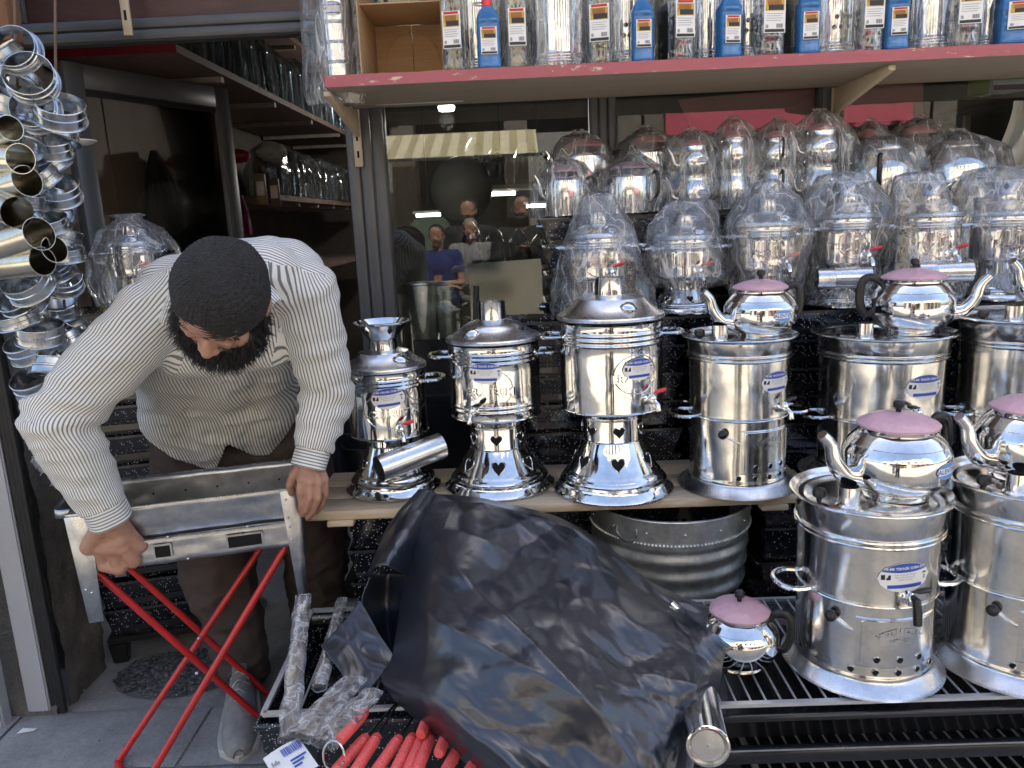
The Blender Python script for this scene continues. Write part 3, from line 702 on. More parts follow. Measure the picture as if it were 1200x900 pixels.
b2, m2 = px_samovar(586, 566, dict(base=(586,63,566), cone_top=(585.5,32.5,520), ring_top=(584.5,31.5,496), body_bot=(583,52,483), body_top=(580,53,399.5), lid=(579,55,393), dome=(577,36,379), neck0=(576,16,373), neck1=(576,16,353)))
s2 = pedestal_samovar('samovar', 'middle pedestal samovar with a black tap lever and black lid knob', b2, gS, m2, lev=BLACKPL, tap_phi=-.42, stick=(-.16,.68), emb_phi=-.08, lidcap_phi=-.62, knob=.085, tier=2)
b3, m3 = px_samovar(718.5, 570, dict(base=(718.5,68.5,570), cone_top=(718,35,511), ring_top=(717,34.5,486), body_bot=(715.5,58.5,474), body_top=(715,60,375), lid=(717,62,367), dome=(717,42,348), neck0=(713,18,344), neck1=(713.5,17,325)))
s3 = pedestal_samovar('samovar', 'largest pedestal samovar, red tap lever, pressed ERZURUM ring on its tall tank', b3, gS, m3, lev=REDPL, tap_phi=.62, stick=(.42,.52), emb_phi=.38, lidcap_phi=.35)
# the black poker behind the middle samovar, leaning against its lid
pk = thing('fire_poker', 'dark handled poker leaning behind the middle samovar', 'poker', b2+Vector((-.085,.17,0)))
MB().tube([(0,0,.0), (.02,.0,.35), (.028,0,.45)], .005, 8).build('rod', BLACKMET, pk); MB().tube([(.028,0,.45), (.034,-.005,.515), (.037,-.007,.555)], [.007,.009,.008], 8).build('grip', BLACKPL, pk)
# loose chimney pipe resting in front of the smallest samovar
pa, pb_ = AY(444, 550, b1.y-.165), AY(517, 522, b1.y-.06)
def pipe_len(name, label, p, q, r, mat, cat='stove pipe', group=None, seams=True, th=.0012, loc=None):
    t = thing(name, label, cat, p, 0, group); p = Vector(p); q = Vector(q); d = q-p; L = d.length; M = d.to_track_quat('Z', 'Y').to_matrix().to_4x4()
    pr = [(r, 0), (r, .004)]
    if seams: pr += [(r, L*.30), (r+.0018, L*.30+.003), (r, L*.30+.007)]
    pr += [(r, L*.9), (r, L), (r-th, L), (r-th, .0), (r, 0)]
    MB().lathe(pr, 36, M=M).build('pipe_wall', mat, t)
    MB().tube([M @ Vector((r+.0008, 0, .003)), M @ Vector((r+.0008, 0, L-.003))], .0014, 6).build('seam', mat, t); return t
pipe_len('chimney_pipe', 'loose open chimney pipe lying in front of the smallest samovar', pa, pb_, .0365, STEEL, seams=False)

def can_samovar(name, label, base, group, r_base, r_body, h_mid, h_body, h_col, r_rim, stick=None, door_phi=-.0, tap_phi=.3, lever=BLACKPL, tap_ang=1.2, handles=(PI, 0), stub_phi=-2.4, lever_down=False, rz=0.0, door=True, sidek=True, tilt=0):
    """straight samovar: flared foot, firebox with a small vented door, water tank, collar and dished lid with a flue stub"""
    t = thing(name, label, 'samovar', base, rz, group); n = 60
    foot = [(r_body*1.00, .030), (r_body*1.01, .026), (r_body*1.05, .022), (r_base*.97, .006), (r_base, .004)]+rim_roll(r_base, .003, .002)[2:3]+[(r_base-.004, .001)]
    MB().lathe(foot[::-1], n).build('foot_dish', LID, t)
    rf = r_body*.985
    MB().lathe([(rf, .020), (rf*1.015, .030), (rf*1.02, .034), (rf*1.008, .038), (rf, .044), (rf, h_mid-.006), (rf, h_mid)], n).build('firebox', CHROME2, t)
    MB().lathe([(rf, h_mid-.003)]+rim_roll(rf+.001, h_mid+.003, .0036)+[(r_body*1.005, h_mid+.010), (r_body, h_mid+.02), (r_body, lerp(h_mid, h_body, .5)), (r_body*1.01, h_body-.004), (r_body*1.01, h_body)], n).build('tank', CHROME2, t)
    MB().lathe([(r_body*1.01, h_body-.003)]+rim_roll(r_body*1.02, h_body+.003, .0045)+rim_roll(r_body*1.03, h_body+.013, .004)+[(r_body*1.035, h_body+.02), (r_body*1.05, h_col-.006)]+rim_roll(r_rim, h_col, .0035)+[(r_rim-.006, h_col-.001), (r_rim*.93, h_col-.005)], n).build('collar', CHROME2, t)
    lid = MB().lathe([(r_rim*.94, h_col-.004), (r_rim*.90, h_col-.011), (r_rim*.84, h_col-.012), (r_rim*.80, h_col-.008), (r_rim*.5, h_col-.004), (.001, h_col-.003)], n).build('lid', CHROME2, t)
    sx, sy = .62*r_rim*math.cos(stub_phi), .62*r_rim*math.sin(stub_phi)
    st = MB().lathe([(.026,-.010),(.026,-.004),(.0215,.0),(.0205,.036),(.0195,.036),(.0195,.0)], 28, c=(sx, sy, h_col)).build('flue_stub', CHROME2, t)
    MB().lathe([(.0005,.015),(.0195,.016)], 20, c=(sx, sy, h_col)).build('flue', HOLE, st)
    kx, ky = .80*r_rim*math.cos(stub_phi-.45), .80*r_rim*math.sin(stub_phi-.45)
    MB().lathe([(.004,-.012),(.006,.0),(.013,.006),(.0145,.014),(.012,.021),(.0,.023)], 16, c=(kx, ky, h_col)).build('lid_knob', BLACKPL, lid)
    if door:
        pl = cyl_place(rf, FRONT+door_phi, 0, .0022); W2 = r_body*.62; z0, z1 = .062, h_mid-.02; mb = MB(); b = len(mb.v); N_ = 12
        for i in range(N_+1):
            u = lerp(-W2, W2, i/N_)
            for z, o in ((z0, 0), (z0+.003, .0026), (z1-.003, .0026), (z1, 0)): mb.v.append(tuple(cyl_place(rf, FRONT+door_phi, 0, .0004+o)(u, z)))
        for i in range(N_):
            for k in range(3): mb.face((b+4*i+k, b+4*i+4+k, b+4*i+5+k, b+4*i+k+1))
        b = len(mb.v)
        d = mb.build('fire_door', CHROME2, t)
        Rr = rf+.0042; fr = MB()
        pts = [(-W2*.88, z0+.012), (-W2*.88, z1-.010), (-W2*.8, z1-.006), (W2*.8, z1-.006), (W2*.88, z1-.010), (W2*.88, z0+.012)]
        path = []
        for (u0, v0), (u1, v1) in zip(pts, pts[1:]):
            for k in range(6): path.append(cyl_place(rf, FRONT+door_phi, 0, .003)(lerp(u0, u1, k/6), lerp(v0, v1, k/6)))
        fr.tube(path, .0015, 6).build('pressed_frame', CHROME2, d)
        arc_emboss(d, rf, FRONT+door_phi, z1-.028, 'HEZEN ÇELİK', .0165, .075, LID, .0052)
        arc_emboss(d, rf, FRONT+door_phi, z1-.047, 'SEMAVER', .011, .05, LID, .0042)
        for u in (-.52, 0, .52): vent(d, rf, FRONT+door_phi, 0, [(x+u*W2, y+z0+.020) for x, y in disc_pts(.0060)], .0040)
        for u in (-1.05, -.52, 0, .52, 1.05): vent(t, rf, FRONT+door_phi, 0, [(x+u*W2, y+z0-.010) for x, y in disc_pts(.0060)], .0016)
        # latch strap
        lt = MB(); Lp = [cyl_place(rf, FRONT+door_phi, 0, .004)(-W2*1.05-.045*k, h_mid-.055+.022*k) for k in (0, .5, 1)]
        lt.tube(Lp, .0062, 6, flat=.25); lt.build('latch', CHROME2, d)
        if sidek: MB().ball(cyl_place(rf, FRONT+door_phi, 0, .012)(-W2*1.05-.05, h_mid-.030), .0125, 12, 8).build('latch_knob', BLACKPL, d)
    for ph in handles: ear_handle(t, r_body, ph, h_mid+.004, .088, .056, .0078)
    tp = tap(t, r_body, FRONT+tap_phi, lerp(h_mid, h_body, .22), lever, 1.0, tap_ang)
    if lever_down:
        M = Matrix.Rotation(FRONT+tap_phi, 4, 'Z') @ Matrix.Translation((r_body+.02, 0, lerp(h_mid, h_body, .22)))
        MB().tube([M @ Vector(p) for p in ((.0,0,.012), (.016,0,.008), (.021,0,-.012), (.024,0,-.038))], [.005,.0085,.009,.0085], 8).build('tap_lever', lever, tp)
    if stick: sticker(t, r_body*1.004, FRONT+stick[0], h_mid+(h_body-h_mid)*stick[1], .108*stick[2], .062*stick[2], ((base[0]*37) % 1-.5)*.16)
    return t
def spout(t, pts, r, mat=None): return MB().tube(pts, r, 12).build('spout', mat or CHROME, t)
def smooth_path(P, n=18):
    """Catmull-Rom through the points"""
    P = [Vector(p) for p in P]; out = []
    Q = [P[0]*2-P[1]]+P+[P[-1]*2-P[-2]]
    for i in range(1, len(Q)-2):
        for k in range(max(1, n//(len(P)-1))):
            t = k/max(1, n//(len(P)-1)); a, b, c, d = Q[i-1], Q[i], Q[i+1], Q[i+2]
            out.append(.5*((2*b)+(c-a)*t+(2*a-5*b+4*c-d)*t*t+(3*b-a-3*c+d)*t**3))
    out.append(P[-1]); return out
def teapot(name, label, base, R, Hh, rz=0.0, lidm=None, spout_phi=PI, group=None, logo=None, foot=True, parent=None, squat=1.0, knobk=1.0, handle=True, nocat=False):
    """round-bellied steel teapot with film-covered lid, black knob, S spout and black handle; R belly radius, Hh body height"""
    t = thing(name, label, 'teapot', base, rz, group) if not nocat else None
    if nocat:
        t = bpy.data.objects.new(name, None); COL.objects.link(t); t.location = base; t.rotation_euler = (0,0,rz); t.parent = parent
    n = 52
    pr = [(R*.50, 0.0), (R*.66, .001), (R*.68, Hh*.03), (R*.62, Hh*.06)] if foot else [(R*.60, 0), (R*.62, Hh*.04)]
    pr += [(R*.78, Hh*.13), (R*.90, Hh*.22), (R*.965, Hh*.31), (R*.985, Hh*.36), (R, Hh*.40), (R*1.0, Hh*.62), (R*.985, Hh*.66), (R*.93, Hh*.73), (R*.90, Hh*.76), (R*.905, Hh*.77), (R*.80, Hh*.86), (R*.73, Hh*.91), (R*.70, Hh*.925), (R*.70, Hh*.985), (R*.715, Hh)]
    MB().lathe(pr, n).build('pot_body', CHROME, t)
    lid = MB().lathe([(R*.70, Hh*.985), (R*.755, Hh*.99), (R*.76, Hh*1.02), (R*.70, Hh*1.06), (R*.52, Hh*1.12), (R*.26, Hh*1.165), (R*.06, Hh*1.18), (.0005, Hh*1.18)], n, wob=.11, seed=R*100).build('lid', lidm or PINKLID, t)
    MB().lathe([(.005*knobk, 0), (.006*knobk, .008*knobk), (.0105*knobk, .012*knobk), (.0115*knobk, .020*knobk), (.008*knobk, .025*knobk), (.0, .026*knobk)], 14, c=(0, 0, Hh*1.17)).build('lid_knob', BLACKPL, lid)
    c, s_ = math.cos(spout_phi), math.sin(spout_phi)
    P = smooth_path([(R*.86, .30), (R*1.22, .36), (R*1.40, .56), (R*1.50, .84), (R*1.70, 1.02)], 20)if False else None
    pts = smooth_path([Vector((R*.88*c, R*.88*s_, Hh*.34)), Vector((R*1.22*c, R*1.22*s_, Hh*.40)), Vector((R*1.45*c, R*1.45*s_, Hh*.60)), Vector((R*1.56*c, R*1.56*s_, Hh*.84)), Vector((R*1.76*c, R*1.76*s_, Hh*1.00))], 20)
    m_ = len(pts); spout(t, pts, [lerp(R*.25, R*.105, (i/(m_-1))**.6) for i in range(m_)])
    if handle:
        c2, s2 = -c, -s_
        hp = smooth_path([Vector((R*.74*c2, R*.74*s_*-1, Hh*.90)), Vector((R*.98*c2, R*.98*s2, Hh*1.02)), Vector((R*1.22*c2, R*1.22*s2, Hh*.95)), Vector((R*1.27*c2, R*1.27*s2, Hh*.60)), Vector((R*1.14*c2, R*1.14*s2, Hh*.36)), Vector((R*.97*c2, R*.97*s2, Hh*.36))], 20)
        MB().tube(hp, [R*.08 if 2 < i < len(hp)-3 else R*.06 for i in range(len(hp))], 10, flat=1.4).build('handle', BLACKPL, t)
    if logo is not None: brand_oval(t, R*1.001, FRONT+logo-rz, Hh*.50, R*.62, R*.31)
    return t
# ---- straight samovars on the plank and behind it
def can_from_px(cxb, yb, zplane, rim, body_y, mid, rim_c, col_y, hwbase, hwbody, hwrim):
    b = AZ(cxb, yb, zplane); A = AxisPx(b)
    return b, dict(r_base=A(cxb, hwbase, yb)[0], r_body=A(mid[0], hwbody, mid[1])[0], h_mid=A(mid[0], 1, mid[1])[1], h_body=A(rim_c[0], 1, body_y)[1], h_col=A(rim_c[0], 1, rim)[1], r_rim=A(rim_c[0], hwrim, rim)[0])
b4, k4 = can_from_px(863, 564, PLANK_Z+.001, 391, 416, (866.5, 482), (873, 391), 400, 67, 55.5, 65)
gC = 'straight samovars with flared feet'
s4 = can_samovar('samovar', 'straight samovar standing alone at the right end of the plank, teapot on top', b4, gC, stick=(.55,.66,.92), door_phi=.42, tap_phi=.62, tap_ang=1.2, **k4)
b5, k5 = can_from_px(1025, 552, PLANK_Z, 388, 414, (1030, 483), (1033, 388), 400, 84, 67, 78)
s5 = can_samovar('samovar', 'wide straight samovar just right of the plank, partly hidden by the front teapot', b5, gC, stick=(.30,.62,1.05), door_phi=.2, tap_phi=.12, tap_ang=-1.2, **k5)
b6, k6 = can_from_px(1186, 552, PLANK_Z, 369, 400, (1190, 480), (1190, 369), 380, 90, 66, 82)
s6 = can_samovar('samovar', 'tall straight samovar cut by the right edge of the photo behind the others', b6, gC, stick=(.6,.6,1.0), door_phi=.2, tap_phi=-.35, tap_ang=-1.2, **k6)
RACK_Z = .41
b7, k7 = can_from_px(1008, 771, RACK_Z+.004, 574, 612, (1020, 677), (1031, 574), 580, 87, 76, 87)
s7 = can_samovar('samovar', 'straight samovar standing on the front wire rack with full label and vented fire door', b7, gC, stick=(.10,.55,1.0), door_phi=.10, tap_phi=.12, lever_down=True, tap_ang=1.0, **k7)
b8, k8 = can_from_px(1188, 768, RACK_Z+.004, 560, 596, (1194, 672), (1199, 560), 570, 93, 78, 90)
s8 = can_samovar('samovar', 'straight samovar at the right end of the front rack, cut by the photo edge', b8, gC, stick=(.12,.60,1.0), door_phi=.05, tap_phi=-.2, tap_ang=1.0, handles=(0,), **k8)
# teapots
gT = 'steel teapots with pink lids'
def on_lid(b, k, dx=0, dy=0): return Vector((b.x+dx, b.y+dy, b.z+k['h_col']-.004))
teapot('teapot', 'small teapot on the straight samovar at the end of the plank', on_lid(b4, k4, .045, -.03), .093, .128, 0, None, PI+.25, gT, logo=.35)
teapot('teapot', 'teapot with black handle at left and spout pointing right', on_lid(b5, k5, .065, -.02), .104, .148, 0, None, -.22, gT)
teapot('teapot', 'teapot on the tall samovar, half cut off by the right photo edge', on_lid(b6, k6, .10, -.02), .105, .150, 0, None, PI+.15, gT)
teapot('teapot', 'teapot on the front rack samovar, blue oval label at its right', on_lid(b7, k7, .045, -.01), .105, .150, 0, None, PI+.30, gT, logo=.62)
teapot('teapot', 'teapot with mauve lid on the samovar at the right end of the front rack', on_lid(b8, k8, .0, .02), .104, .150, 0, None, PI+.25, gT, logo=.75)
bt = AZ(865, 775, RACK_Z+.004)
teapot('teapot', 'teapot standing on the wire rack beside the black bag, handle to the right', bt, .085, .125, 0, None, PI-.3, gT)
# ================================================================ PLANK, BLACK GRILL BOXES, RACKS
pl_ = thing('plank_shelf', 'raw pine plank shelf carrying the polished samovars', 'shelf', (0,0,0))
x0, x1 = -.605, .775
def board(x0, x1, y0, y1, z0, z1, name='board', p=None):
    o = MB().box((x0, y0, z0), (x1, y1, z1)).build(name, PINE, p or pl_, smooth=False); return bevel(o, .002, 1)
def yfront(x): return lerp(1.975, 1.905, (x-x0)/(x1-x0))
o = MB(); 
for k, (a, b) in enumerate(((0,.098), (.101,.20), (.203,.33))):
    q = MB(); q.box((x0+.01*(k % 2), 0, 0), (x1-.006*k, b-a, .026)); ob = q.build('board', PINE, pl_, smooth=False); bevel(ob, .002, 1)
    ob.location = (0, 1.935+a, PLANK_Z-.026); ob.rotation_euler = (0, 0, 0)
for bx, bw in ((x0+.06, .07), (x0+.5, .08), (x0+1.22, .07)):
    ob = bevel(MB().box((bx, 0, 0), (bx+bw, .32, .016)).build('cleat', PINE, pl_, smooth=False), .002, 1); ob.location = (0, 1.928, PLANK_Z-.0425)
def box_mesh(w, d, h, lip=.012):
    """enamelled grill tray: tapered tub with a rolled lip, side handles and stubby legs"""
    mb = MB(); t = .90
    hw, hd = w/2, d/2
    def ring(k, z): return [(-hw*k, -hd*k, z), (hw*k, -hd*k, z), (hw*k, hd*k, z), (-hw*k, hd*k, z)]
    rings = [ring(t, 0), ring(t+.04, h*.5), ring(t+.05, h*.52), ring(.985, h-.008), ring(1.0, h-.008), ring(1.0, h), ring(.965, h), ring(.93, h*.55), ring(t-.06, .006)]
    b = 0
    for r in rings: mb.v += r
    for j in range(len(rings)-1):
        for i in range(4):
            k = (i+1) % 4; mb.cm = 1 if j == 4 else 0; mb.face((4*j+i, 4*j+k, 4*j+4+k, 4*j+4+i))
    mb.cm = 0; mb.face((3,2,1,0)); n = 4*(len(rings)-1); mb.face((n, n+1, n+2, n+3)); return mb
GREYLIP = plain('grey_enamel_lip', (.032,.034,.040), .22, .5, 40)  # lip faces a little lighter than the black tray
gB = 'black enamel grill boxes in stacks'
def stack(x, y, z0, count, w, d, h, where, R, turn=.0, base=0):
    first = None
    for i in range(count):
        zz = z0+i*h
        lab = f'black enamel grill box, {ORD[count-1-i]} from top, {where}' if i < count-1 else f'black enamel grill box, topmost, {where}'
        t = thing('grill_box', lab, 'grill box', (x+R.uniform(-.006, .006), y+R.uniform(-.006, .006), zz), turn+R.uniform(-.02, .02), gB)
        if first is None:
            first = box_mesh(w, d, h*.985).mesh('tray', [ENAMEL, GREYLIP], False)
            handle_pair = [MB().tube([(sx*w*.47, -.05, h*.72), (sx*w*.515, -.045, h*.74), (sx*w*.515, .045, h*.74), (sx*w*.47, .05, h*.72)], .004, 6).mesh('handle', STEEL) for sx in (-1, 1)]
            fm = MB().box((-w*.30, -d*.478, h*.16), (w*.30, -d*.470, h*.36)).mesh('slot', BLACKMET, False)
            stack.m = (first, fm, handle_pair[0], handle_pair[1])
        for nm, me in zip(('tray', 'air_slot', 'handle', 'handle'), stack.m):
            if nm == 'handle' and i % 3: continue
            o = bpy.data.objects.new(nm, me); COL.objects.link(o); o.parent = t
RB = random.Random(3)
# front tier (carries the bagged samovars) and rear tier (carries the bagged kettles), behind the plank
TIER2, TIER1 = 1.105, 1.400
cols2 = ((.20, 'in the stack behind the largest samovar'), (.765, 'in the stack behind the plank-end samovar'), (1.33, 'in the stack behind the right-edge samovars'))
for x, w in cols2: stack(x, 2.365, 0, 13, .55, .21, TIER2/13, ''+w, RB)
cols1 = ((.345, 'in the rear stack under the left bagged kettles'), (.905, 'in the rear stack under the double teapots'), (1.465, 'in the rear stack under the big bagged kettles'))
for x, w in cols1: stack(x, 2.600, 0, 16, .545, .225, TIER1/16, ''+w, RB)
stack(-1.285, 2.50, .10, 11, .36, .32, .098, 'in the stack left of the man', RB, .25)
# low black plastic feet under the left stack
ft = thing('plastic_crate', 'upturned black plastic crate with arched feet under the left stack of grill boxes', 'crate', (-1.285, 2.50, .004), .25)
for sx in (-1, 1):
    for sy in (-1, 1): bevel(MB().box((sx*.15-.03, sy*.13-.03, 0), (sx*.15+.03, sy*.13+.03, .075), taper=.75).build('foot', BLACKPL, ft, smooth=False), .004)
bevel(MB().box((-.18, -.16, .0755), (.18, .16, .094)).build('crate_bottom', BLACKPL, ft, smooth=False), .003)
# trestle blocks under the plank: two closed black grill boxes on end
stack(-.30, 2.12, 0, 6, .42, .24, .104, 'in the stack under the plank behind the bag', RB)
stack(.715, 2.14, 0, 6, .11, .20, .104, 'in the narrow stack under the plank\'s right end', RB)
# shelf for the samovar at the far right behind the rack
stack(1.18, 2.10, 0, 6, .62, .34, PLANK_Z/6-.0005, 'in the stack carrying the wide samovar', RB)
# ---- wire racks on black grills in front
def wire_rack(name, label, x0, x1, y0, y1, z, pitch, yaw=0.0, body=.20, speck=False, frame_r=.005, bars_along='y', legs=True, skip=None):
    cx, cy = (x0+x1)/2, (y0+y1)/2; w, d = x1-x0, y1-y0
    t = thing(name, label, 'grill', (cx, cy, 0), yaw); m = ENAMEL if speck else BLACKMET
    tr = MB(); hw, hd = w/2+.012, d/2+.012; k = .93; zt, zb = z-.006, z-body
    for zz, kk in ((zb, k), (zt-.03, 1.0), (zt-.028, 1.03), (zt-.012, 1.03), (zt-.012, .985), (zt-.05, .97), (zb+.02, k-.04)):
        tr.v += [(-hw*kk, -hd*kk, zz), (hw*kk, -hd*kk, zz), (hw*kk, hd*kk, zz), (-hw*kk, hd*kk, zz)]
    for j in range(6):
        for i in range(4): q = (i+1) % 4; tr.face((4*j+i, 4*j+q, 4*j+4+q, 4*j+4+i))
    tr.face((3,2,1,0)); tr.face((24,25,26,27)); bevel(tr.build('tray', m, t, smooth=False), .003, 1)
    gr = MB()
    for a, b in (((-w/2, -d/2), (w/2, -d/2)), ((-w/2, d/2), (w/2, d/2)), ((-w/2, -d/2), (-w/2, d/2)), ((w/2, -d/2), (w/2, d/2))):
        gr.bar((*a, z-.003), (*b, z-.003), .012, .008)
    g = gr.build('grate_frame', ZWIRE, t)
    n = int(w/pitch); wm = MB().tube([(0, -d/2, 0), (0, 0, 0), (0, d/2, 0)], .0026, 6).mesh('wire', ZWIRE)
    for i in range(1, n):
        o = bpy.data.objects.new('wire', wm); COL.objects.link(o); o.parent = g; o.location = (-w/2+w*i/n, 0, z-.001)
    for sx in (-1, 1):
        for sy in (-1, 1):
            MB().bar((sx*w*.45, sy*d*.42, zb+.02), (sx*w*.47, sy*d*.46, .004), .03, .018).build('leg', m, t, smooth=False)
    return t
rkR = wire_rack('wire_rack', 'black grill with a long wire rack that carries the front samovars', .16, 1.62, 1.412, 1.845, RACK_Z, .0305, body=.085)
# another low wire rack under it at the bottom right of the photo
wire_rack('wire_rack', 'low second wire grill on the ground under the long rack at bottom right', .47, 1.12, 1.405, 1.80, .205, .030, .02, .12)
rkL = wire_rack('wire_rack', 'speckled black grill holding skewers in front of the man', -.600, -.13, 1.475, 1.925, .385, .075, .03, .24, True)
# galvanised tub under the plank
tb_c = AY(795, 612, 2.02); tub = thing('galvanised_tub', 'galvanised ribbed tub with rope pattern under the plank', 'tub', (tb_c.x, 2.165, .345), 0)
Rt = .236; pr = [(Rt*.90, 0), (Rt*.92, .002)]
for i in range(40):
    q = i/39; pr.append((Rt*lerp(.925, 1.0, q)+(.0035*math.sin(q*2*PI*4.5) if q < .62 else 0), .004+.240*q))
pr += rim_roll(Rt*1.003, .247, .004)+[(Rt*.985, .241), (Rt*.91, .01), (.001, .008)]
MB().lathe(pr, 64).build('tub_wall', GALV, tub)
rp = MB()
for i in range(72):
    a = -PI+PI*i/71; rp.ball((Rt*.988*math.cos(a), Rt*.988*math.sin(a), .178), .0048, 6, 4, (1, 1, .8))
stuff(rp.build('rope_beading', GALV, tub))
for i in range(7):
    a = -PI*.92+.84*PI*i/6; MB().ball((Rt*1.0*math.cos(a), Rt*1.0*math.sin(a), .212), .0042, 8, 5, (1,1,1)).build('rivet', STEEL, tub)
MB().tube(smooth_path([cyl_place(Rt, -2.25, 0, .004)(u, v) for u, v in ((-.03,.222), (-.03,.196), (0,.180), (.03,.196), (.03,.222))], 16), .004, 8).build('tub_handle', STEEL, tub)

# ================================================================ BAGGED GOODS
def bag(parent, rings, seed, m=None, n=64, nz_=40, folds=9, amp=.05, top_gather=.0, name='plastic_bag'):
    """loose clear bag: rings are (z, half-width x, half-depth y, dx, dy) from bottom to top; folds run up and down"""
    R = random.Random(seed); ph = [R.uniform(0, 6.28) for _ in range(8)]; FAC_ = [(math.cos(t_), math.sin(t_), R.uniform(.7, 2.4), R.uniform(0, 2), R.uniform(0, 50)) for t_ in [R.uniform(-.9, .9) for _ in range(9)]]
    def at(v):
        q = v*(len(rings)-1); i = min(int(q), len(rings)-2); f = q-i
        return [lerp(a, b, f) for a, b in zip(rings[i], rings[i+1])]
    def fn(u, v):
        z, rx, ry, dx, dy = at(v); a = 2*PI*u
        k = amp*(.25+1.5*v*v)*(.6*math.sin(folds*a+ph[0]+1.2*math.sin(3*v+ph[1]))+.35*math.sin((folds*2+3)*a+ph[2]+2*v))
        ca, sa = math.cos(a), math.sin(a)
        n1 = noise.noise(Vector((ca*1.1+seed, sa*1.1, z*8))); n2 = noise.noise(Vector((ca*2.6+seed, sa*2.6, z*13+3))); n3 = noise.noise(Vector((ca*5+seed, sa*5, z*26)))
        for c_, s__, f_, p_, sd_ in FAC_:
            t_ = ((a*.9*c_+z*9*s__)*f_+p_) % 2; k += amp*.62/f_*abs(t_-1)*max(0, .4+1.6*noise.noise(Vector((ca*1.5+sd_, sa*1.5, z*7))))
        nn = amp*(1.0*n1+1.6*((.35-abs(n2))*1.3)+.7*(.3-abs(n3)))
        sq = 1+.10*math.cos(4*a+ph[4])
        r = (1+k+nn)*sq
        return (dx+rx*r*math.cos(a), dy+ry*r*math.sin(a), z+.35*rx*nn)
    mb = MB(); mb.grid(fn, n, nz_, wrap=True)
    return mb.build(name, m or FILM, parent, ang=None)
gW = 'samovars wrapped in clear bags on the lower tier'
def mini(H_, r, kind): 
    z = lambda f: H_*f
    return dict(base=(r*1.28, .006), cone_top=(r*.70, z(.22)), ring_top=(r*.68, z(.32)), body_bot=(r*.98, z(.345)), body_top=(r, z(.70)), lid=(r*1.04, z(.735)), dome=(r*.70, z(.80)), neck0=(r*.34, z(.83)), neck1=(r*.32, z(.93)))
OUTL = {1: [(230,682,720),(246,676,727),(262,668,738),(300,655,748),(340,647,765),(366,645,768),(374,650,762)],
 2: [(236,786,832),(262,764,839),(300,757,850),(322,758,858),(334,764,850)],
 3: [(213,886,914),(232,868,935),(262,849,951),(300,851,947),(345,855,938),(372,860,930)],
 4: [(205,964,1014),(235,948,1029),(262,941,1037),(310,949,1026),(370,946,1030)],
 5: [(205,1051,1103),(240,1042,1109),(290,1037,1119),(330,1034,1129),(370,1040,1120)],
 6: [(199,1138,1206),(240,1127,1216),(262,1121,1223),(320,1134,1216),(370,1134,1216)]}
def wrapped(cx, z_top_px, halfbody, hwbag, label, seed, funnel=False, y=2.34, opts=None):
    base = Vector((AY(cx, 330, y).x, y, TIER2+.003)); top = AY(cx, z_top_px, y).z-base.z; k = KPM(AY(cx, 300, y))
    r = halfbody/k; H_ = top*.96; m = mini(H_, r, 0)
    kw = dict(letters=('RZA', 'ERZURUM'), lev=REDPL, tap_phi=.25, emb_r=r*.62, lidcap_phi=.5, n=40); kw.update(opts or {})
    f = None
    if funnel: m['neck1'] = (r*.34, H_*.885); f = (r*.72, H_*.985)
    t = pedestal_samovar('bagged_samovar', label, base, gW, m, funnel=f, handles=(PI, 0), tier=1, **kw)
    OUT = OUTL[seed]; rg = []
    for py, xl, xr in OUT[::-1]:
        zc = max(.004, AY((xl+xr)/2, py, y).z-base.z); c = AY((xl+xr)/2, py, y).x-base.x; hw = (xr-xl)/2/k
        rg.append((zc, hw*1.0, min(.115, max(.03, hw*.92)), c, 0))
    z_, hx, hy, cx_, cy_ = rg[-1]; rg += [(z_+.008, hx*.55, hy*.55, cx_, 0), (z_+.010, .004, .004, cx_, 0)]
    bag(t, rg, seed, folds=7+seed % 4)
    return t
wrapped(702, 234, 36, 56, 'samovar under a tall pointed clear bag, leftmost of the bagged samovars', 1)
w2 = wrapped(802, 238, 33, 44, 'bagged samovar whose pierced foot shows below its bag, second from the left', 2, opts=dict(letters=None))
wrapped(897, 218, 34, 52, 'bagged samovar with handles pushing the bag out, behind the small teapot', 3)
wrapped(989, 206, 33, 46, 'bagged funnel-top samovar with a red tap, left of the right-hand teapot', 4, True)
wrapped(1084, 206, 34, 46, 'bagged funnel-top samovar with a pipe lying across its foot', 5, True)
wrapped(1170, 205, 34, 48, 'bagged funnel-top samovar nearest the right photo edge', 6, True)
for cx, yy, lab in ((990, 327, 'left'), (1108, 320, 'right')):
    p = AY(cx-33, yy, 2.235); q = AY(cx+30, yy-4, 2.215); p.z = q.z = max(p.z, TIER2+.036)
    pipe_len('chimney_pipe', f'short steel pipe lying in front of the bagged funnel-top samovars, {lab} one', p, q, .030, STEEL, group='pipes lying before the bagged samovars')
gK = 'kettles in clear bags on the upper tier'
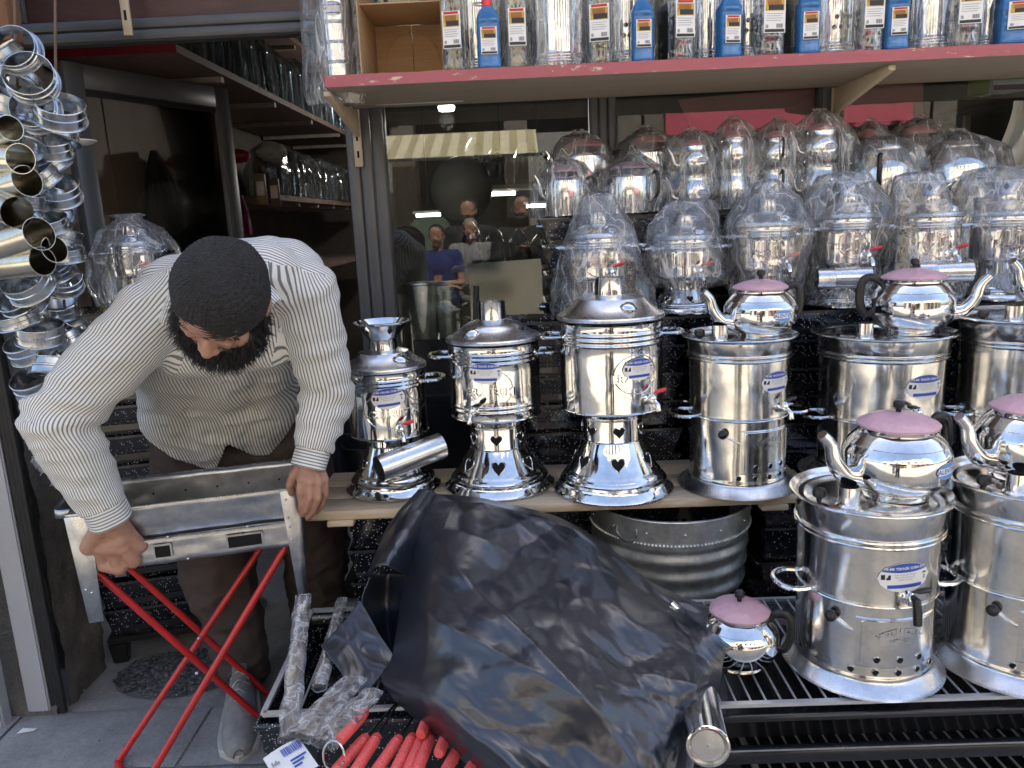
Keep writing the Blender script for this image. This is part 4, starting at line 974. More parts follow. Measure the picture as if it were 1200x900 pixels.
def wkettle(cx, top, bot, hw, label, seed, kind, y=2.60, lidm=ROSELID, zb=TIER1+.004, sp=PI, logo=None, dz=0):
    base = Vector((AY(cx, 200, y).x, y, zb)); k = KPM(AY(cx, 200, y)); Ht = AY(cx, top, y).z-base.z; w = hw/k
    t = thing('bagged_kettle', label, 'kettle', base, 0, gK)
    if kind == 'double':
        R1 = w*.56
        a = bpy.data.objects.new('lower_pot', None); 
        H1 = Ht*.46; H2 = Ht*.46
        body = []
        for nm, z0, R_, H_, lm in (('lower_pot', 0, R1, H1, None), ('upper_pot', H1*.97, R1*.92, H2*.80, lidm)):
            pr = [(R_*.62, z0), (R_*.78, z0+H_*.08), (R_*.96, z0+H_*.30), (R_, z0+H_*.42), (R_*.97, z0+H_*.62), (R_*.84, z0+H_*.80), (R_*.80, z0+H_*.86), (R_*.80, z0+H_*.98), (R_*.83, z0+H_*1.0)]
            po = MB().lathe(pr, 36).build(nm, CHROME, t)
            c, s_ = math.cos(sp), math.sin(sp)
            if abs(c) < .95 or True:
                pts = smooth_path([Vector((R_*.9*c, R_*.9*s_, z0+H_*.36)), Vector((R_*1.25*c, R_*1.25*s_, z0+H_*.42)), Vector((R_*1.42*c, R_*1.42*s_, z0+H_*.72)), Vector((R_*1.72*c, R_*1.72*s_, z0+H_*.98))], 14)
                MB().tube(pts, [lerp(R_*.17, R_*.08, i/(len(pts)-1)) for i in range(len(pts))], 10).build('spout', CHROME, po)
                hp = smooth_path([Vector((-R_*.85*c, -R_*.85*s_, z0+H_*.85)), Vector((-R_*1.35*c, -R_*1.35*s_, z0+H_*.9)), Vector((-R_*1.4*c, -R_*1.4*s_, z0+H_*.45)), Vector((-R_*.95*c, -R_*.95*s_, z0+H_*.25))], 12)
                MB().tube(hp, R_*.09, 8).build('handle', BLACKPL, po)
            if lm:
                l = MB().lathe([(R_*.84, z0+H_*1.0), (R_*.85, z0+H_*1.04), (R_*.6, z0+H_*1.14), (R_*.2, z0+H_*1.2), (.001, z0+H_*1.21)], 32, wob=.05, seed=seed).build('lid', lm, t)
                MB().ball((0, 0, z0+H_*1.25), R_*.12, 10, 6).build('lid_knob', BLACKPL, l)
            if logo is not None: brand_oval(po, R_*1.0, FRONT+logo, z0+H_*.5, R_*.75, R_*.36)
        rg = [(.002, R1*1.5, R1*1.15, 0, 0), (Ht*.2, R1*1.7, R1*1.25, 0, 0), (Ht*.5, R1*1.5, R1*1.15, 0, 0), (Ht*.75, R1*1.35, R1*1.1, 0, 0), (Ht*.92, R1*.95, R1*.85, 0, 0), (Ht*1.0, R1*.5, R1*.5, 0, 0), (Ht*1.01, .003, .003, 0, 0)]
    else:
        R_ = w*.70; H_ = Ht*.80; big = kind == 'big'
        pr = [(R_*.92, 0), (R_*.99, H_*.03), (R_, H_*.08), (R_, H_*.60 if big else H_*.70), (R_*.97, H_*.68 if big else H_*.8), (R_*.82, H_*.86), (R_*.62, H_*.96), (R_*.60, H_*1.0)]
        po = MB().lathe(pr, 44).build('pot_body', CHROME, t)
        l = MB().lathe([(R_*.78 if not big else R_*.62, H_*.985), (R_*.80 if not big else R_*.63, H_*1.02), (R_*.55, H_*1.10), (R_*.2, H_*1.15), (.001, H_*1.155)], 36, wob=.05, seed=seed).build('lid', lidm, t)
        MB().ball((0, 0, H_*1.2), R_*.10, 10, 6).build('lid_knob', BLACKPL, l)
        c, s_ = math.cos(sp), math.sin(sp)
        pts = smooth_path([Vector((R_*.9*c, R_*.9*s_, H_*.42)), Vector((R_*1.18*c, R_*1.18*s_, H_*.50)), Vector((R_*1.30*c, R_*1.30*s_, H_*.78)), Vector((R_*1.5*c, R_*1.5*s_, H_*.95))], 14)
        MB().tube(pts, [lerp(R_*.15, R_*.07, i/(len(pts)-1)) for i in range(len(pts))], 10).build('spout', CHROME, t)
        hp = smooth_path([Vector((-R_*.9*c, -R_*.9*s_, H_*.82)), Vector((-R_*1.3*c, -R_*1.3*s_, H_*.86)), Vector((-R_*1.34*c, -R_*1.34*s_, H_*.45)), Vector((-R_*.98*c, -R_*.98*s_, H_*.25))], 12)
        MB().tube(hp, R_*.075, 8).build('handle', BLACKPL, t)
        if logo is not None: brand_oval(t, R_*1.001, FRONT+logo, H_*.45, R_*.72, R_*.34)
        rg = [(.002, w*.98, R_*1.1, 0, 0), (Ht*.15, w*1.05, R_*1.2, 0, 0), (Ht*.5, w*1.0, R_*1.15, 0, 0), (Ht*.78, w*.80, R_*1.0, 0, 0), (Ht*.95, w*.5, R_*.7, 0, 0), (Ht*1.02, w*.25, R_*.3, 0, 0), (Ht*1.03, .003, .003, 0, 0)]
    RS = random.Random(seed+300); lean = RS.uniform(-.12, .12)*w
    rg = [(z_*RS.uniform(.97, 1.0), a_*RS.uniform(.9, 1.1), b_*RS.uniform(.92, 1.05), lean*(z_/Ht), 0) for z_, a_, b_, _, _ in rg[:-1]]
    zt, at_, bt_ = rg[-1][0], rg[-1][1], rg[-1][2]; rg += [(zt+.008, at_*.5, bt_*.4, lean, 0), (zt+.016, at_*.62, bt_*.3, lean*1.3, .01), (zt+.017, .003, .003, lean*1.3, .01)]
    bag(t, rg, seed+20, folds=4+seed % 4, n=60, nz_=34, amp=.085)
    return t
bx = thing('grill_box', 'black grill box at the back of the upper tier raising the rear kettles', 'grill box', (.40, 2.695, TIER1+.002))
# rear kettles stand on it
wkettle(663, 188, 250, 35, 'bagged kettle with a pale pink lid at the left end of the upper tier', 1, 'tall', 2.55, PINKLID)
wkettle(738, 184, 248, 42, 'bagged jar-like kettle with a flat pink lid, second in the front of the upper tier', 2, 'tall', 2.55, PINKLID, sp=PI*.75)
wkettle(685, 157, 215, 42, 'bagged kettle with a deep rose lid behind the pink-lidded pair', 3, 'tall', 2.68, ROSELID, TIER1+.062, sp=PI)
wkettle(762, 152, 215, 40, 'bagged kettle with a rose lid and square label, behind and right of the pair', 4, 'tall', 2.68, ROSELID, TIER1+.062, sp=0)
MB().box((-.24, -.025, 0), (.22, .055, .056)).build('tray', ENAMEL, bx, smooth=False)
wkettle(814, 153, 236, 36, 'bagged double teapot with two spouts to the left beside the rose-lidded kettles', 5, 'double', 2.56, ROSELID, logo=.3)
wkettle(859, 141, 242, 34, 'tightly bagged narrow double teapot with a rounded bag top', 6, 'double', 2.56, ROSELID, sp=-PI*.5-.4)
wkettle(909, 142, 236, 34, 'bagged double teapot turned with its handle to the front', 7, 'double', 2.57, ROSELID, sp=PI*.5)
wkettle(962, 132, 240, 42, 'largest bagged double teapot with a black handle at its right and a blue label', 8, 'double', 2.56, ROSELID, sp=PI, logo=.15)
wkettle(1036, 160, 240, 48, 'big bagged kettle with blue label left of its twin', 9, 'big', 2.55, STEEL, sp=-PI*.5+2.6, logo=.45)
wkettle(1120, 157, 238, 52, 'big bagged kettle with blue label at the right end of the upper tier', 10, 'big', 2.55, STEEL, sp=PI, logo=.35)
wkettle(1016, 145, 200, 26, 'small bagged kettle peeping out behind the big kettles on the left', 11, 'tall', 2.685, ROSELID, TIER1+.04)
wkettle(1072, 140, 200, 36, 'bagged kettle with a rose lid peeping out behind the two big kettles', 12, 'tall', 2.685, ROSELID, TIER1+.04)
bx2 = thing('grill_box', 'black grill box at the back of the upper tier behind the big kettles', 'grill box', (1.23, 2.69, TIER1+.002))
MB().box((-.17, -.035, 0), (.20, .05, .034)).build('tray', ENAMEL, bx2, smooth=False)
# bagged samovar on the stack behind the man's shoulder
bs = Vector((-1.245, 2.50, .10+11*.098+.006))
kk_ = mini(.27, .072, 0)
t = pedestal_samovar('bagged_samovar', 'bagged samovar on the stack of black boxes behind the man, by the hanging rings', bs, gW, kk_, n=40, emb_r=.045, letters=('RZA', 'ERZURUM'))
bag(t, [(.004,.115,.10,0,0), (.08,.13,.11,0,0), (.17,.12,.11,0,0), (.24,.085,.08,0,0), (.275,.03,.03,0,0), (.285,.05,.045,0,0), (.29,.03,.03,0,0)], 41)
# ================================================================ UPPER SHELF AND WHAT STANDS ON IT
SH_Y0, SH_Z = 2.30, 1.822       # front edge, top level
sh = thing('display_shelf', 'long board shelf with a worn rose-painted front edge above the window', 'shelf', (0, 0, 0))
b = MB().box((-.53, SH_Y0+.004, SH_Z-.030), (2.4, 2.732, SH_Z-.0015)).build('shelf_board', PLY, sh, smooth=False)
em = MB(); em.grid(lambda u, v: (-.532+2.94*u, SH_Y0-.002+.0022*noise.noise(Vector((u*70, v*2, 5))), SH_Z-.0305+.031*v+.0015*noise.noise(Vector((u*40, v, 2)))), 160, 3)
em.grid(lambda u, v: (-.532+2.94*u, SH_Y0-.002+.03*v, SH_Z+.0006), 60, 1)
em.poly([(-.5335, SH_Y0-.001, SH_Z-.0305), (-.5335, SH_Y0+.30, SH_Z-.0305), (-.5335, SH_Y0+.30, SH_Z), (-.5335, SH_Y0-.001, SH_Z)])
em.build('painted_edge', ROSEEDGE, sh)
def bracket(x, zlow, lab, ln=.36, holes=True):
    t = thing('shelf_bracket', lab, 'bracket', (x, 2.73, SH_Z-.032), 0)
    bevel(MB().box((-.014, -.010, zlow-SH_Z+.03), (.014, .0, -.002)).build('wall_rail', CREAM, t, smooth=False), .002, 1)
    hm = MB()
    z = zlow-SH_Z+.06
    while z < -.05:
        hm.box((-.0035, -.0112, z), (.0035, -.0095, z+.022)); z += .055
    stuff(hm.build('slots', HOLE, t, smooth=False))
    ar = MB(); ar.poly([(-.010, -.004, -.004), (-.010, -ln, -.004), (-.010, -ln, -.018), (-.010, -.02, -.085), (-.010, -.004, -.095)], (.020, 0, 0))
    bevel(ar.build('arm', CREAM, t, smooth=False), .002, 1); return t
bracket(AY(418, 150, 2.73).x, AY(424, 195, 2.73).z, 'cream slotted bracket at the left end of the shelf', .40)
b2_ = bracket(AY(979, 110, 2.73).x, AY(981, 135, 2.73).z, 'cream slotted bracket under the middle of the shelf', .40)
b2_.rotation_euler = (0, 0, 0)
# perforated strip light housing under the shelf with a lit lamp behind the glass
st_ = thing('perforated_rail', 'white perforated metal rail under the shelf by the left bracket', 'rail', AY(491, 117, 2.66)); 
bevel(MB().box((-.145, 0, -.010), (.145, .02, .010)).build('rail', WHITEP, st_, smooth=False), .002, 1)
hm = MB()
for i in range(9): hm.box((-.13+.031*i, -.0012, -.003), (-.118+.031*i, .0, .003))
stuff(hm.build('slots', HOLE, st_, smooth=False))
# ---- bottles
def bottle_mesh(w, d, h, ridges):
    mb = MB(); hw, hd = w/2, d/2; n = 32; rows = 60
    def sup(a, kx, ky):
        c, s = math.cos(a), math.sin(a); e = .42
        return (kx*math.copysign(abs(c)**e, c), ky*math.copysign(abs(s)**e, s))
    for j in range(rows+1):
        q = j/rows; z = h*q; k = 1.0
        if q < .02: k = .93+.07*q/.02
        if q > .80: k = lerp(1, .46, ((q-.80)/.20)**1.2)
        for i in range(n):
            x, y = sup(2*PI*i/n+.001, hw*k, hd*k)
            if ridges and q < .78:
                zz = (z*150+abs(x)*260*(1 if ridges == 2 else 0)); y *= 1+.030*math.sin(zz); x *= 1+.012*math.sin(zz)
            mb.v.append((x, y, z))
    for j in range(rows):
        for i in range(n): k = (i+1) % n; mb.face((j*n+i, j*n+k, (j+1)*n+k, (j+1)*n+i))
    mb.face(list(range(n))[::-1]); mb.face([rows*n+i for i in range(n)]); return mb
def paper_label(parent, w, d, h, z0, z1, lw):
    mb = MB(); y = -d/2-.0035
    mb.cm = 0; mb.box((-lw/2, y, z0), (lw/2, y+.0006, z1)); hh = z1-z0
    q = lambda x0, x1, a, c, m, o=.0004: (setattr(mb, 'cm', m), mb.poly([(x0*lw, y-o, z0+hh*a), (x1*lw, y-o, z0+hh*a), (x1*lw, y-o, z0+hh*c), (x0*lw, y-o, z0+hh*c)]))
    q(-.46, .46, .02, .10, 3); q(-.44, .44, .58, .90, 1); q(-.30, .40, .60, .74, 3, .0006); q(-.34, .30, .74, .88, 4, .0006); q(-.40, .40, .915, .985, 2)
    for i in range(4): q(-.4, .38-.1*(i % 2), .50-.06*i, .515-.06*i, 5)
    for i in range(7): q(.08+.045*i, .08+.045*i+.02+.01*(i % 2), .13, .24, 3)
    q(-.42, -.30, .13, .22, 5)
    return mb.build('paper_label', [WHITEP, YELP, REDP, BLACKP, plain_cache('orange_print', (.35,.14,.03)), GREYP], parent, smooth=False)
BLUELIQ = plain('blue_liquid_plastic', (.018,.15,.40), .12, .3, 9, 0, .05, coat=.4)
gBo = 'bottles on the upper shelf'
def bottle(cx, w_px, kind, lab, h=.30, y=2.37, lz=(.11, .25), lw=.8):
    p = AY(cx, 60, y); k = KPM(p); w = w_px/k; d = min(.075, w)
    t = thing('bottle', lab, 'bottle', (p.x, y, SH_Z+.002), ((cx*7) % 11-5)*.035, gBo)
    bottle_mesh(w, d, h, 2 if kind == 'clear' else 1).build('bottle_body', CLEARPET if kind == 'clear' else BLUELIQ, t, ang=60)
    MB().lathe([(.012, 0), (.014, .002), (.014, .028), (.0125, .030), (.0, .031)], 18, c=(0, 0, h+.0)).build('cap', REDPL if kind == 'blue' else WHITEP, t)
    if kind == 'blue': MB().lathe([(.016,-.03), (.017,-.024), (.012, 0)], 18, c=(0,0,h)).build('neck', REDPL, t)
    paper_label(t, w, d, h, h*lz[0]/.3, h*lz[1]/.3, w*lw)
clear = [(533, 25, 'clear ridged bottle with a paper label beside the cardboard box'), (606, 24, 'clear ridged bottle right of the leftmost blue bottle'), (704, 27, 'clear ridged bottle right of the wrapped steel pot'), (798, 27, 'clear ridged bottle between the second and third blue bottles'), (900, 30, 'clear ridged bottle between the third and fourth blue bottles'), (1016, 27, 'clear ridged bottle left of the fifth blue bottle'), (1127, 30, 'clear ridged bottle left of the blue bottle at the photo edge')]
for cx, w, lab in clear: bottle(cx, w, 'clear', lab, .345, 2.36, (.052, .138), .84)
blue = [(573, 27, 'leftmost blue bottle, with a red cap', .205), (752, 25, 'second blue bottle from the left on the upper shelf', .23), (853, 26, 'third blue bottle from the left on the upper shelf', .25), (945, 25, 'fourth blue bottle from the left on the upper shelf', .26), (1047, 26, 'fifth blue bottle from the left on the upper shelf', .26), (1188, 44, 'wide blue bottle at the right edge of the photo', .28)]
for cx, w, lab, h in blue: bottle(cx, w, 'blue', lab, .168, 2.345, (.066, .195), .70)
# ---- wrapped steel pots between and behind the bottles
gP = 'steel pots in clear film on the upper shelf'
def wpot(cx, hw, lab, seed, holes=False, h=.34, y=2.50, rr=.74):
    p = AY(cx, 50, y); k = KPM(p); w = hw/k
    t = thing('wrapped_pot', lab, 'pot', (p.x, y, SH_Z+.002), 0, gP); r = w*rr
    MB().lathe([(r*.96, 0), (r, .004)]+ribs(r, .02, .05, 2)+[(r, .06), (r, h*.7)]+ribs(r, h*.72, h*.82, 2)+[(r*1.02, h*.86), (r*.5, h*.95), (.001, h*.97)], 44).build('pot_body', CHROME, t)
    if holes:
        for i in range(3):
            for j in range(2): vent(t, r, FRONT-.3+.3*i+.1*j, .09+.028*j, disc_pts(.006), .0012)
    bag(t, [(.001, w, w*.95, 0, 0), (h*.3, w*1.03, w, 0, 0), (h*.7, w*1.0, w*.95, 0, 0), (h*1.0, w*.75, w*.7, 0, 0), (h*1.1, .02, .02, 0, 0)], seed, FILM, 36, 18, 7, .05)
    for sx in (-1,): 
        if not holes: ear_handle(t, r, FRONT+.35, h*.58, .06, .02, .004)
for i, (cx, hw, lab, ho) in enumerate([(655, 42, 'wide film-wrapped pot between two clear bottles with its ear handle showing', 0), (560, 36, 'film-wrapped pot behind the leftmost blue bottle', 0), (735, 30, 'film-wrapped pot with round holes left of the second blue bottle', 1), (826, 27, 'film-wrapped pot with one hole left of the third blue bottle', 0), (875, 24, 'film-wrapped pot behind the third blue bottle', 1), (975, 34, 'film-wrapped pinkish pot with six round holes right of the fourth blue bottle', 1), (1085, 36, 'film-wrapped pot right of the fifth blue bottle', 0), (1155, 30, 'film-wrapped pot left of the wide blue bottle', 0)]):
    wpot(cx, hw, lab, 60+i, ho, .34, 2.46+.03*(i % 2))
# wrapped tower at the left end
p = AY(397, 50, 2.45); t = thing('wrapped_cylinder', 'tall film-wrapped steel cylinder with an oval label at the left end of the shelf', 'cylinder', (p.x-.003, 2.45, SH_Z+.002))
r = .050
MB().lathe([(r, 0), (r, .050)]+rim_roll(r-.002, .055, .0022)+[(r, .06), (r, .105)]+rim_roll(r-.002, .110, .0022)+[(r, .115), (r, .16)]+rim_roll(r-.002, .165, .0022)+[(r, .17), (r, .34), (.001, .342)], 40).build('cylinder_body', CHROME2, t)
sticker(t, r, FRONT+.05, .200, .064, .040)
bag(t, [(-.06, .072, .05, -.016, -.01), (-.02, .082, .075, -.02, -.0), (.05, .080, .078, -.018, 0), (.2, .075, .072, -.012, 0), (.36, .07, .07, -.01, 0), (.40, .02, .02, 0, 0)], 91, FILM, 40, 24, 6, .05)
# cardboard box, open to the front
p0, p1 = AY(423, 85, 2.36), AY(521, 80, 2.36); bx_ = thing('cardboard_box', 'open brown cardboard box standing at the left of the bottles', 'box', (p0.x, 2.36, SH_Z+.0015)); w = p1.x-p0.x
for nm, lo, hi in (('side_panel', (0, 0, 0), (.004, .28, .36)), ('side_panel', (w-.004, 0, 0), (w, .28, .36)), ('bottom_panel', (.0042, 0, 0), (w-.0042, .28, .004)), ('back_panel', (.0042, .276, .0042), (w/2-.001, .28, .20)), ('back_panel', (w/2+.001, .2775, .0042), (w-.0042, .2815, .20)), ('top_flap', (.0042, .03, .2025), (w-.0042, .28, .2065))):
    MB().box(lo, hi).build(nm, CARD, bx_, smooth=False)
arc = MB(); arc.tube([(w/2+.085*math.cos(PI*i/20), .274, .09+.09*math.sin(PI*i/20)) for i in range(21)], .0016, 5); arc.build('pressed_arc', CARD, bx_)

# ================================================================ BEHIND THE GLASS
bd = tag(MB().poly([AY(795, 117, 2.805), AY(812, 154, 2.805), AY(965, 144, 2.805), AY(965, 100, 2.805)], (0, .012, 0)).build('pink_board', PINKBOARD, smooth=False), 'long slanting pink board inside the middle window', 'board', 'pink boards inside the windows')
tag(MB().poly([AY(991, 99, 2.805), AY(992, 143, 2.805), AY(1082, 140, 2.805), AY(1082, 97, 2.805)], (0, .012, 0)).build('pink_board', PINKBOARD, smooth=False), 'short square-ended pink board inside the right window', 'board', 'pink boards inside the windows')
# ceiling lamp seen lit through the left window
lp = thing('ceiling_lamp', 'small lit round lamp hanging inside the left window', 'lamp', AY(523, 124, 5.2))
MB().lathe([(.001, -.034), (.048, -.03), (.056, -.008), (.052, .0)], 24).build('lamp_glass', LAMP, lp); MB().lathe([(.052, 0), (.04, .02), (.008, .03), (.006, .62)], 20).build('lamp_cap', BLACKPL, lp)
pl_d = bpy.data.lights.new('lamp_light', 'POINT'); pl_d.energy = 5; pl_d.shadow_soft_size = .05; pl_d.color = (1, .95, .88); pl_o = bpy.data.objects.new('lamp_light', pl_d); COL.objects.link(pl_o); pl_o.parent = lp; pl_o.location = (0, 0, -.10)
for i, (x, y) in enumerate(((588, 227), (632, 241), (502, 252))):
    q = AY(x, y, 5.2+.3*i); tt = thing('tube_lamp', ('lit strip lamp deep in the shop right of the balloon', 'lit strip lamp deep in the shop beside the kettles', 'lit strip lamp deep in the shop left of the balloon')[i], 'lamp', q)
    MB().tube([(-.09, 0, 0), (.09, 0, 0)], .012, 8).build('tube', LAMP, tt); MB().box((-.11, -.02, .013), (.11, .02, .03)).build('housing', WHITEP, tt, smooth=False)
    MB().bar((0, 0, .03), (0, 0, 2.75-q.z), .01, .01).build('rod', BLACKPL, tt)
bl = thing('balloon', 'grey round balloon hanging inside the left window', 'balloon', AY(541, 222, 3.5))
MB().ball((0, 0, 0), .135, 32, 20, (1, 1, 1.05)).build('balloon_skin', plain('grey_balloon_rubber', (.42,.40,.36), .3, .15, 4, 0, .03), bl); MB().lathe([(.003, -.20), (.012, -.158), (.02, -.15), (.012, -.138)], 14).build('neck', plain_cache('grey_balloon_neck', (.10,.1,.09)), bl)
MB().tube([(0, 0, .139), (0, 0, 2.75-bl.location.z)], .0015, 5).build('string', BLACKPL, bl)
# steel sheet leaning in the lower window
tag(MB().poly([AY(548, 309, 2.66), AY(634, 303, 2.66), AY(640, 420, 2.60), AY(556, 425, 2.60)][::-1], (0, .004, 0)).build('leaning_sheet', GREENGLASS, smooth=False), 'greenish dusty glass sheet leaning in front of the left window', 'sheet')
# racks of goods inside the window shop
gI = 'shelves of goods inside the shop'
def inner_shelf(x0, x1, y, z, n, lab, seed, hmax=.30, mat=None, zoff=0):
    R = random.Random(seed); t = thing('goods_shelf', lab, 'shelf', (0, 0, 0), 0, gI)
    MB().box((x0, y, z-.025), (x1, y+.35, z)).build('board', PLY, t, smooth=False)
    for sx in (x0+.01, x1-.03): MB().box((sx, y+.30, .01), (sx+.02, y+.345, z-.0255)).build('post', ALU_FRAME, t, smooth=False)
    for i in range(n):
        x = lerp(x0+.08, x1-.08, (i+.5)/n)+R.uniform(-.02, .02); r = (x1-x0)/n*.40; h = R.uniform(.6, 1)*hmax
        q = tag(MB().lathe([(r*.9, 0), (r, .01), (r, h*.6), (r*1.03, h*.62), (r*.7, h*.85), (r*.2, h), (.001, h)], 20, c=(x, y+.12, z+.002)).build('stored_pot', R.choice([STEEL, CHROME2, GALV]), None), f'dim steel pot, {ORD[i]} from left, {lab.split(",")[0]}', 'pot', 'dim pots stored inside the shop')
inner_shelf(-.44, 1.0, 4.9, 1.12, 9, 'middle shelf deep inside the left window, pots on it', 1)
inner_shelf(-.44, 1.0, 4.9, 1.62, 8, 'upper shelf deep inside the left window, pots on it', 2)
inner_shelf(1.15, 2.6, 4.4, 1.55, 6, 'dim shelf deep inside the right window, pots on it', 3)
# right window: little shelf with detergent bottle and carton, hung pale sheet
q = AY(1150, 118, 3.0); ws = thing('wall_shelf', 'small brown shelf inside the right window carrying a bottle and a carton', 'shelf', q)
MB().bar((-.10, .10, -.02), (.34, -.03, .03), .2, .022).build('board', PANEL, ws); MB().bar((-.02, .05, -.045), (-.02, .05, -.1), .02, .02).build('strut', CREAM, ws)
q2 = AY(1146, 112, 2.98); tt = thing('detergent_bottle', 'green detergent bottle with pale blue label inside the right window', 'bottle', q2)
MB().lathe([(.030, 0), (.034, .004), (.034, .065)], 20).build('bottle_body', plain_cache('lime_plastic', (.30,.36,.02)), tt); MB().lathe([(.0345, .0655), (.0345, .115), (.030, .12)], 20).build('band', plain_cache('pale_blue_plastic', (.25,.38,.48)), tt); MB().lathe([(.029, .1205), (.018, .145), (.018, .16), (.001, .161)], 18).build('cap', plain_cache('blue_cap', (.03,.10,.3)), tt)
q3 = AY(1182, 100, 2.98); tt = thing('carton', 'white carton with purple bands leaning inside the right window', 'carton', q3, .1)
MB().box((-.06, 0, -.03), (.10, .07, .07)).build('carton_body', WHITEP, tt, smooth=False)
for z in (-.015, .03): MB().box((-.058, -.0015, z), (.098, -.0003, z+.018)).build('purple_band', plain_cache('purple_print', (.12,.03,.22)), tt, smooth=False)
SHEETW = plain('grey_white_sheeting', (.42,.42,.41), .6, .15, 8, 0, .3, .01)
cu = MB(); cu.grid(lambda u, v: tuple(AY(lerp(1188-62*v**1.5, 1300, u), lerp(118, 245, v), 2.63+.03*math.sin(u*21+v*3)+.02*math.sin(u*9))), 30, 16)
tag(cu.build('hanging_sheet', SHEETW), 'grey-white sheet hanging down at the right edge above the bagged samovars', 'sheet')

# ================================================================ DOORWAY: DOOR LEAF, WALL SHELVES, CLUTTER
H0 = Vector((-1.578, 2.83, 0)); H1 = Vector((-1.255, 3.52, 0)); dd = (H1-H0).normalized(); nn = Vector((dd.y, -dd.x, 0)); LW = (H1-H0).length
dl = thing('glass_door', 'grey framed glass door standing open into the shop', 'door', H0); dl.rotation_euler = (0, 0, math.atan2(dd.y, dd.x))
def dbox(n, lo, hi, m, p=None, bv=.003): 
    o = MB().box(lo, hi).build(n, m, p or dl, smooth=False)
    return bevel(o, bv, 1) if bv else o
dbox('stile', (0, -.022, .02), (.075, .022, 2.01), ALU_FRAME); dbox('stile', (LW-.075, -.022, .02), (LW, .022, 2.01), ALU_FRAME)
dbox('top_rail', (.0755, -.021, 1.925), (LW-.0755, .021, 2.01), ALU_FRAME); dbox('bottom_rail', (.0755, -.021, .02), (LW-.0755, .021, .14), ALU_FRAME)
dbox('bead', (.0755, -.012, 1.905), (LW-.0755, .012, 1.924), BLACKRUB, None, 0); dbox('door_pane', (.0755, -.003, .141), (LW-.0755, .003, 1.904), DOORGLASS, None, 0)
dbox('door_handle', (LW-.05, -.07, .98), (LW-.02, -.0225, 1.10), STEEL)
# shelves along the left interior wall
def wshelf(z, x1, y0, y1, lab, endred=True, x0=-1.78):
    t = thing('wall_shelf', lab, 'shelf', (0, 0, 0))
    MB().box((x0, y0+.004, z), (x1, y1, z+.028)).build('board', plain_cache('brown_shelf_board', (.20,.14,.115), rough=.6), t, smooth=False)
    if endred: MB().box((x0, y0, z-.001), (x1+.002, y0+.0035, z+.035)).build('red_end', plain_cache('deep_red_paint', (.22,.012,.025)), t, smooth=False)
    for i in range(5): yb = lerp(y0+.5, y1-.2, i/4); MB().bar((x0, yb, z-.012), (x1-.02, yb, z-.012), .03, .022).build('bracket', plain_cache('dim_white_metal', (.33,.30,.27)), t)
    return t
wshelf(2.055, -1.225, 2.985, 6.6, 'upper brown shelf with a red end along the left wall inside the door')
wshelf(2.50, -1.30, 3.1, 6.6, 'topmost brown shelf along the left wall inside the door', False)
wshelf(1.56, -1.27, 4.15, 6.6, 'middle shelf along the left wall behind the open door', False)
wshelf(1.16, -1.20, 3.75, 6.6, 'lower shelf with clutter behind the open door', False)
gJ = 'pots in dark film along the inner shelf'
RJ = random.Random(5)
def jar(x, y, z, r, h, lab, group=gJ):
    t = thing('wrapped_jar', lab, 'pot', (x, y, z), RJ.uniform(0, 6), group)
    MB().lathe([(r*.9, 0), (r, .008), (r, h*.72), (r*1.04, h*.74), (r*.8, h*.82), (r*.4, h*.90), (r*.4, h), (.001, h)], 22).build('jar_body', plain_cache('dim_pot_steel', (.24,.29,.31), rough=.18, metal=1.0), t)
    bag(t, [(0, r*1.25, r*1.25, 0, 0), (h*.5, r*1.3, r*1.3, 0, 0), (h*.9, r*1.0, r*1.0, 0, 0), (h*1.08, r*.3, r*.3, 0, 0)], RJ.randrange(99), FILM_D, 22, 12, 5, .07)
for i in range(15): jar(-1.335+RJ.uniform(-.01, .01), 3.12+.225*i, 2.085, .072, .285+RJ.uniform(-.02, .02), f'film-wrapped pot on the upper inner shelf, {ORD[i]} from the door')
for i in range(12): jar(-1.40+RJ.uniform(-.02, .02), 3.5+.25*i, 2.530, .075, .17, f'film-wrapped low pot on the topmost inner shelf, {ORD[i]} from the door', 'pots on the topmost inner shelf')
for i in range(8): jar(-1.36+RJ.uniform(-.02, .02), 4.35+.27*i, 1.590, .085, .26, f'film-wrapped pot on the middle inner shelf, {ORD[i]} from the front', 'pots on the middle inner shelf')
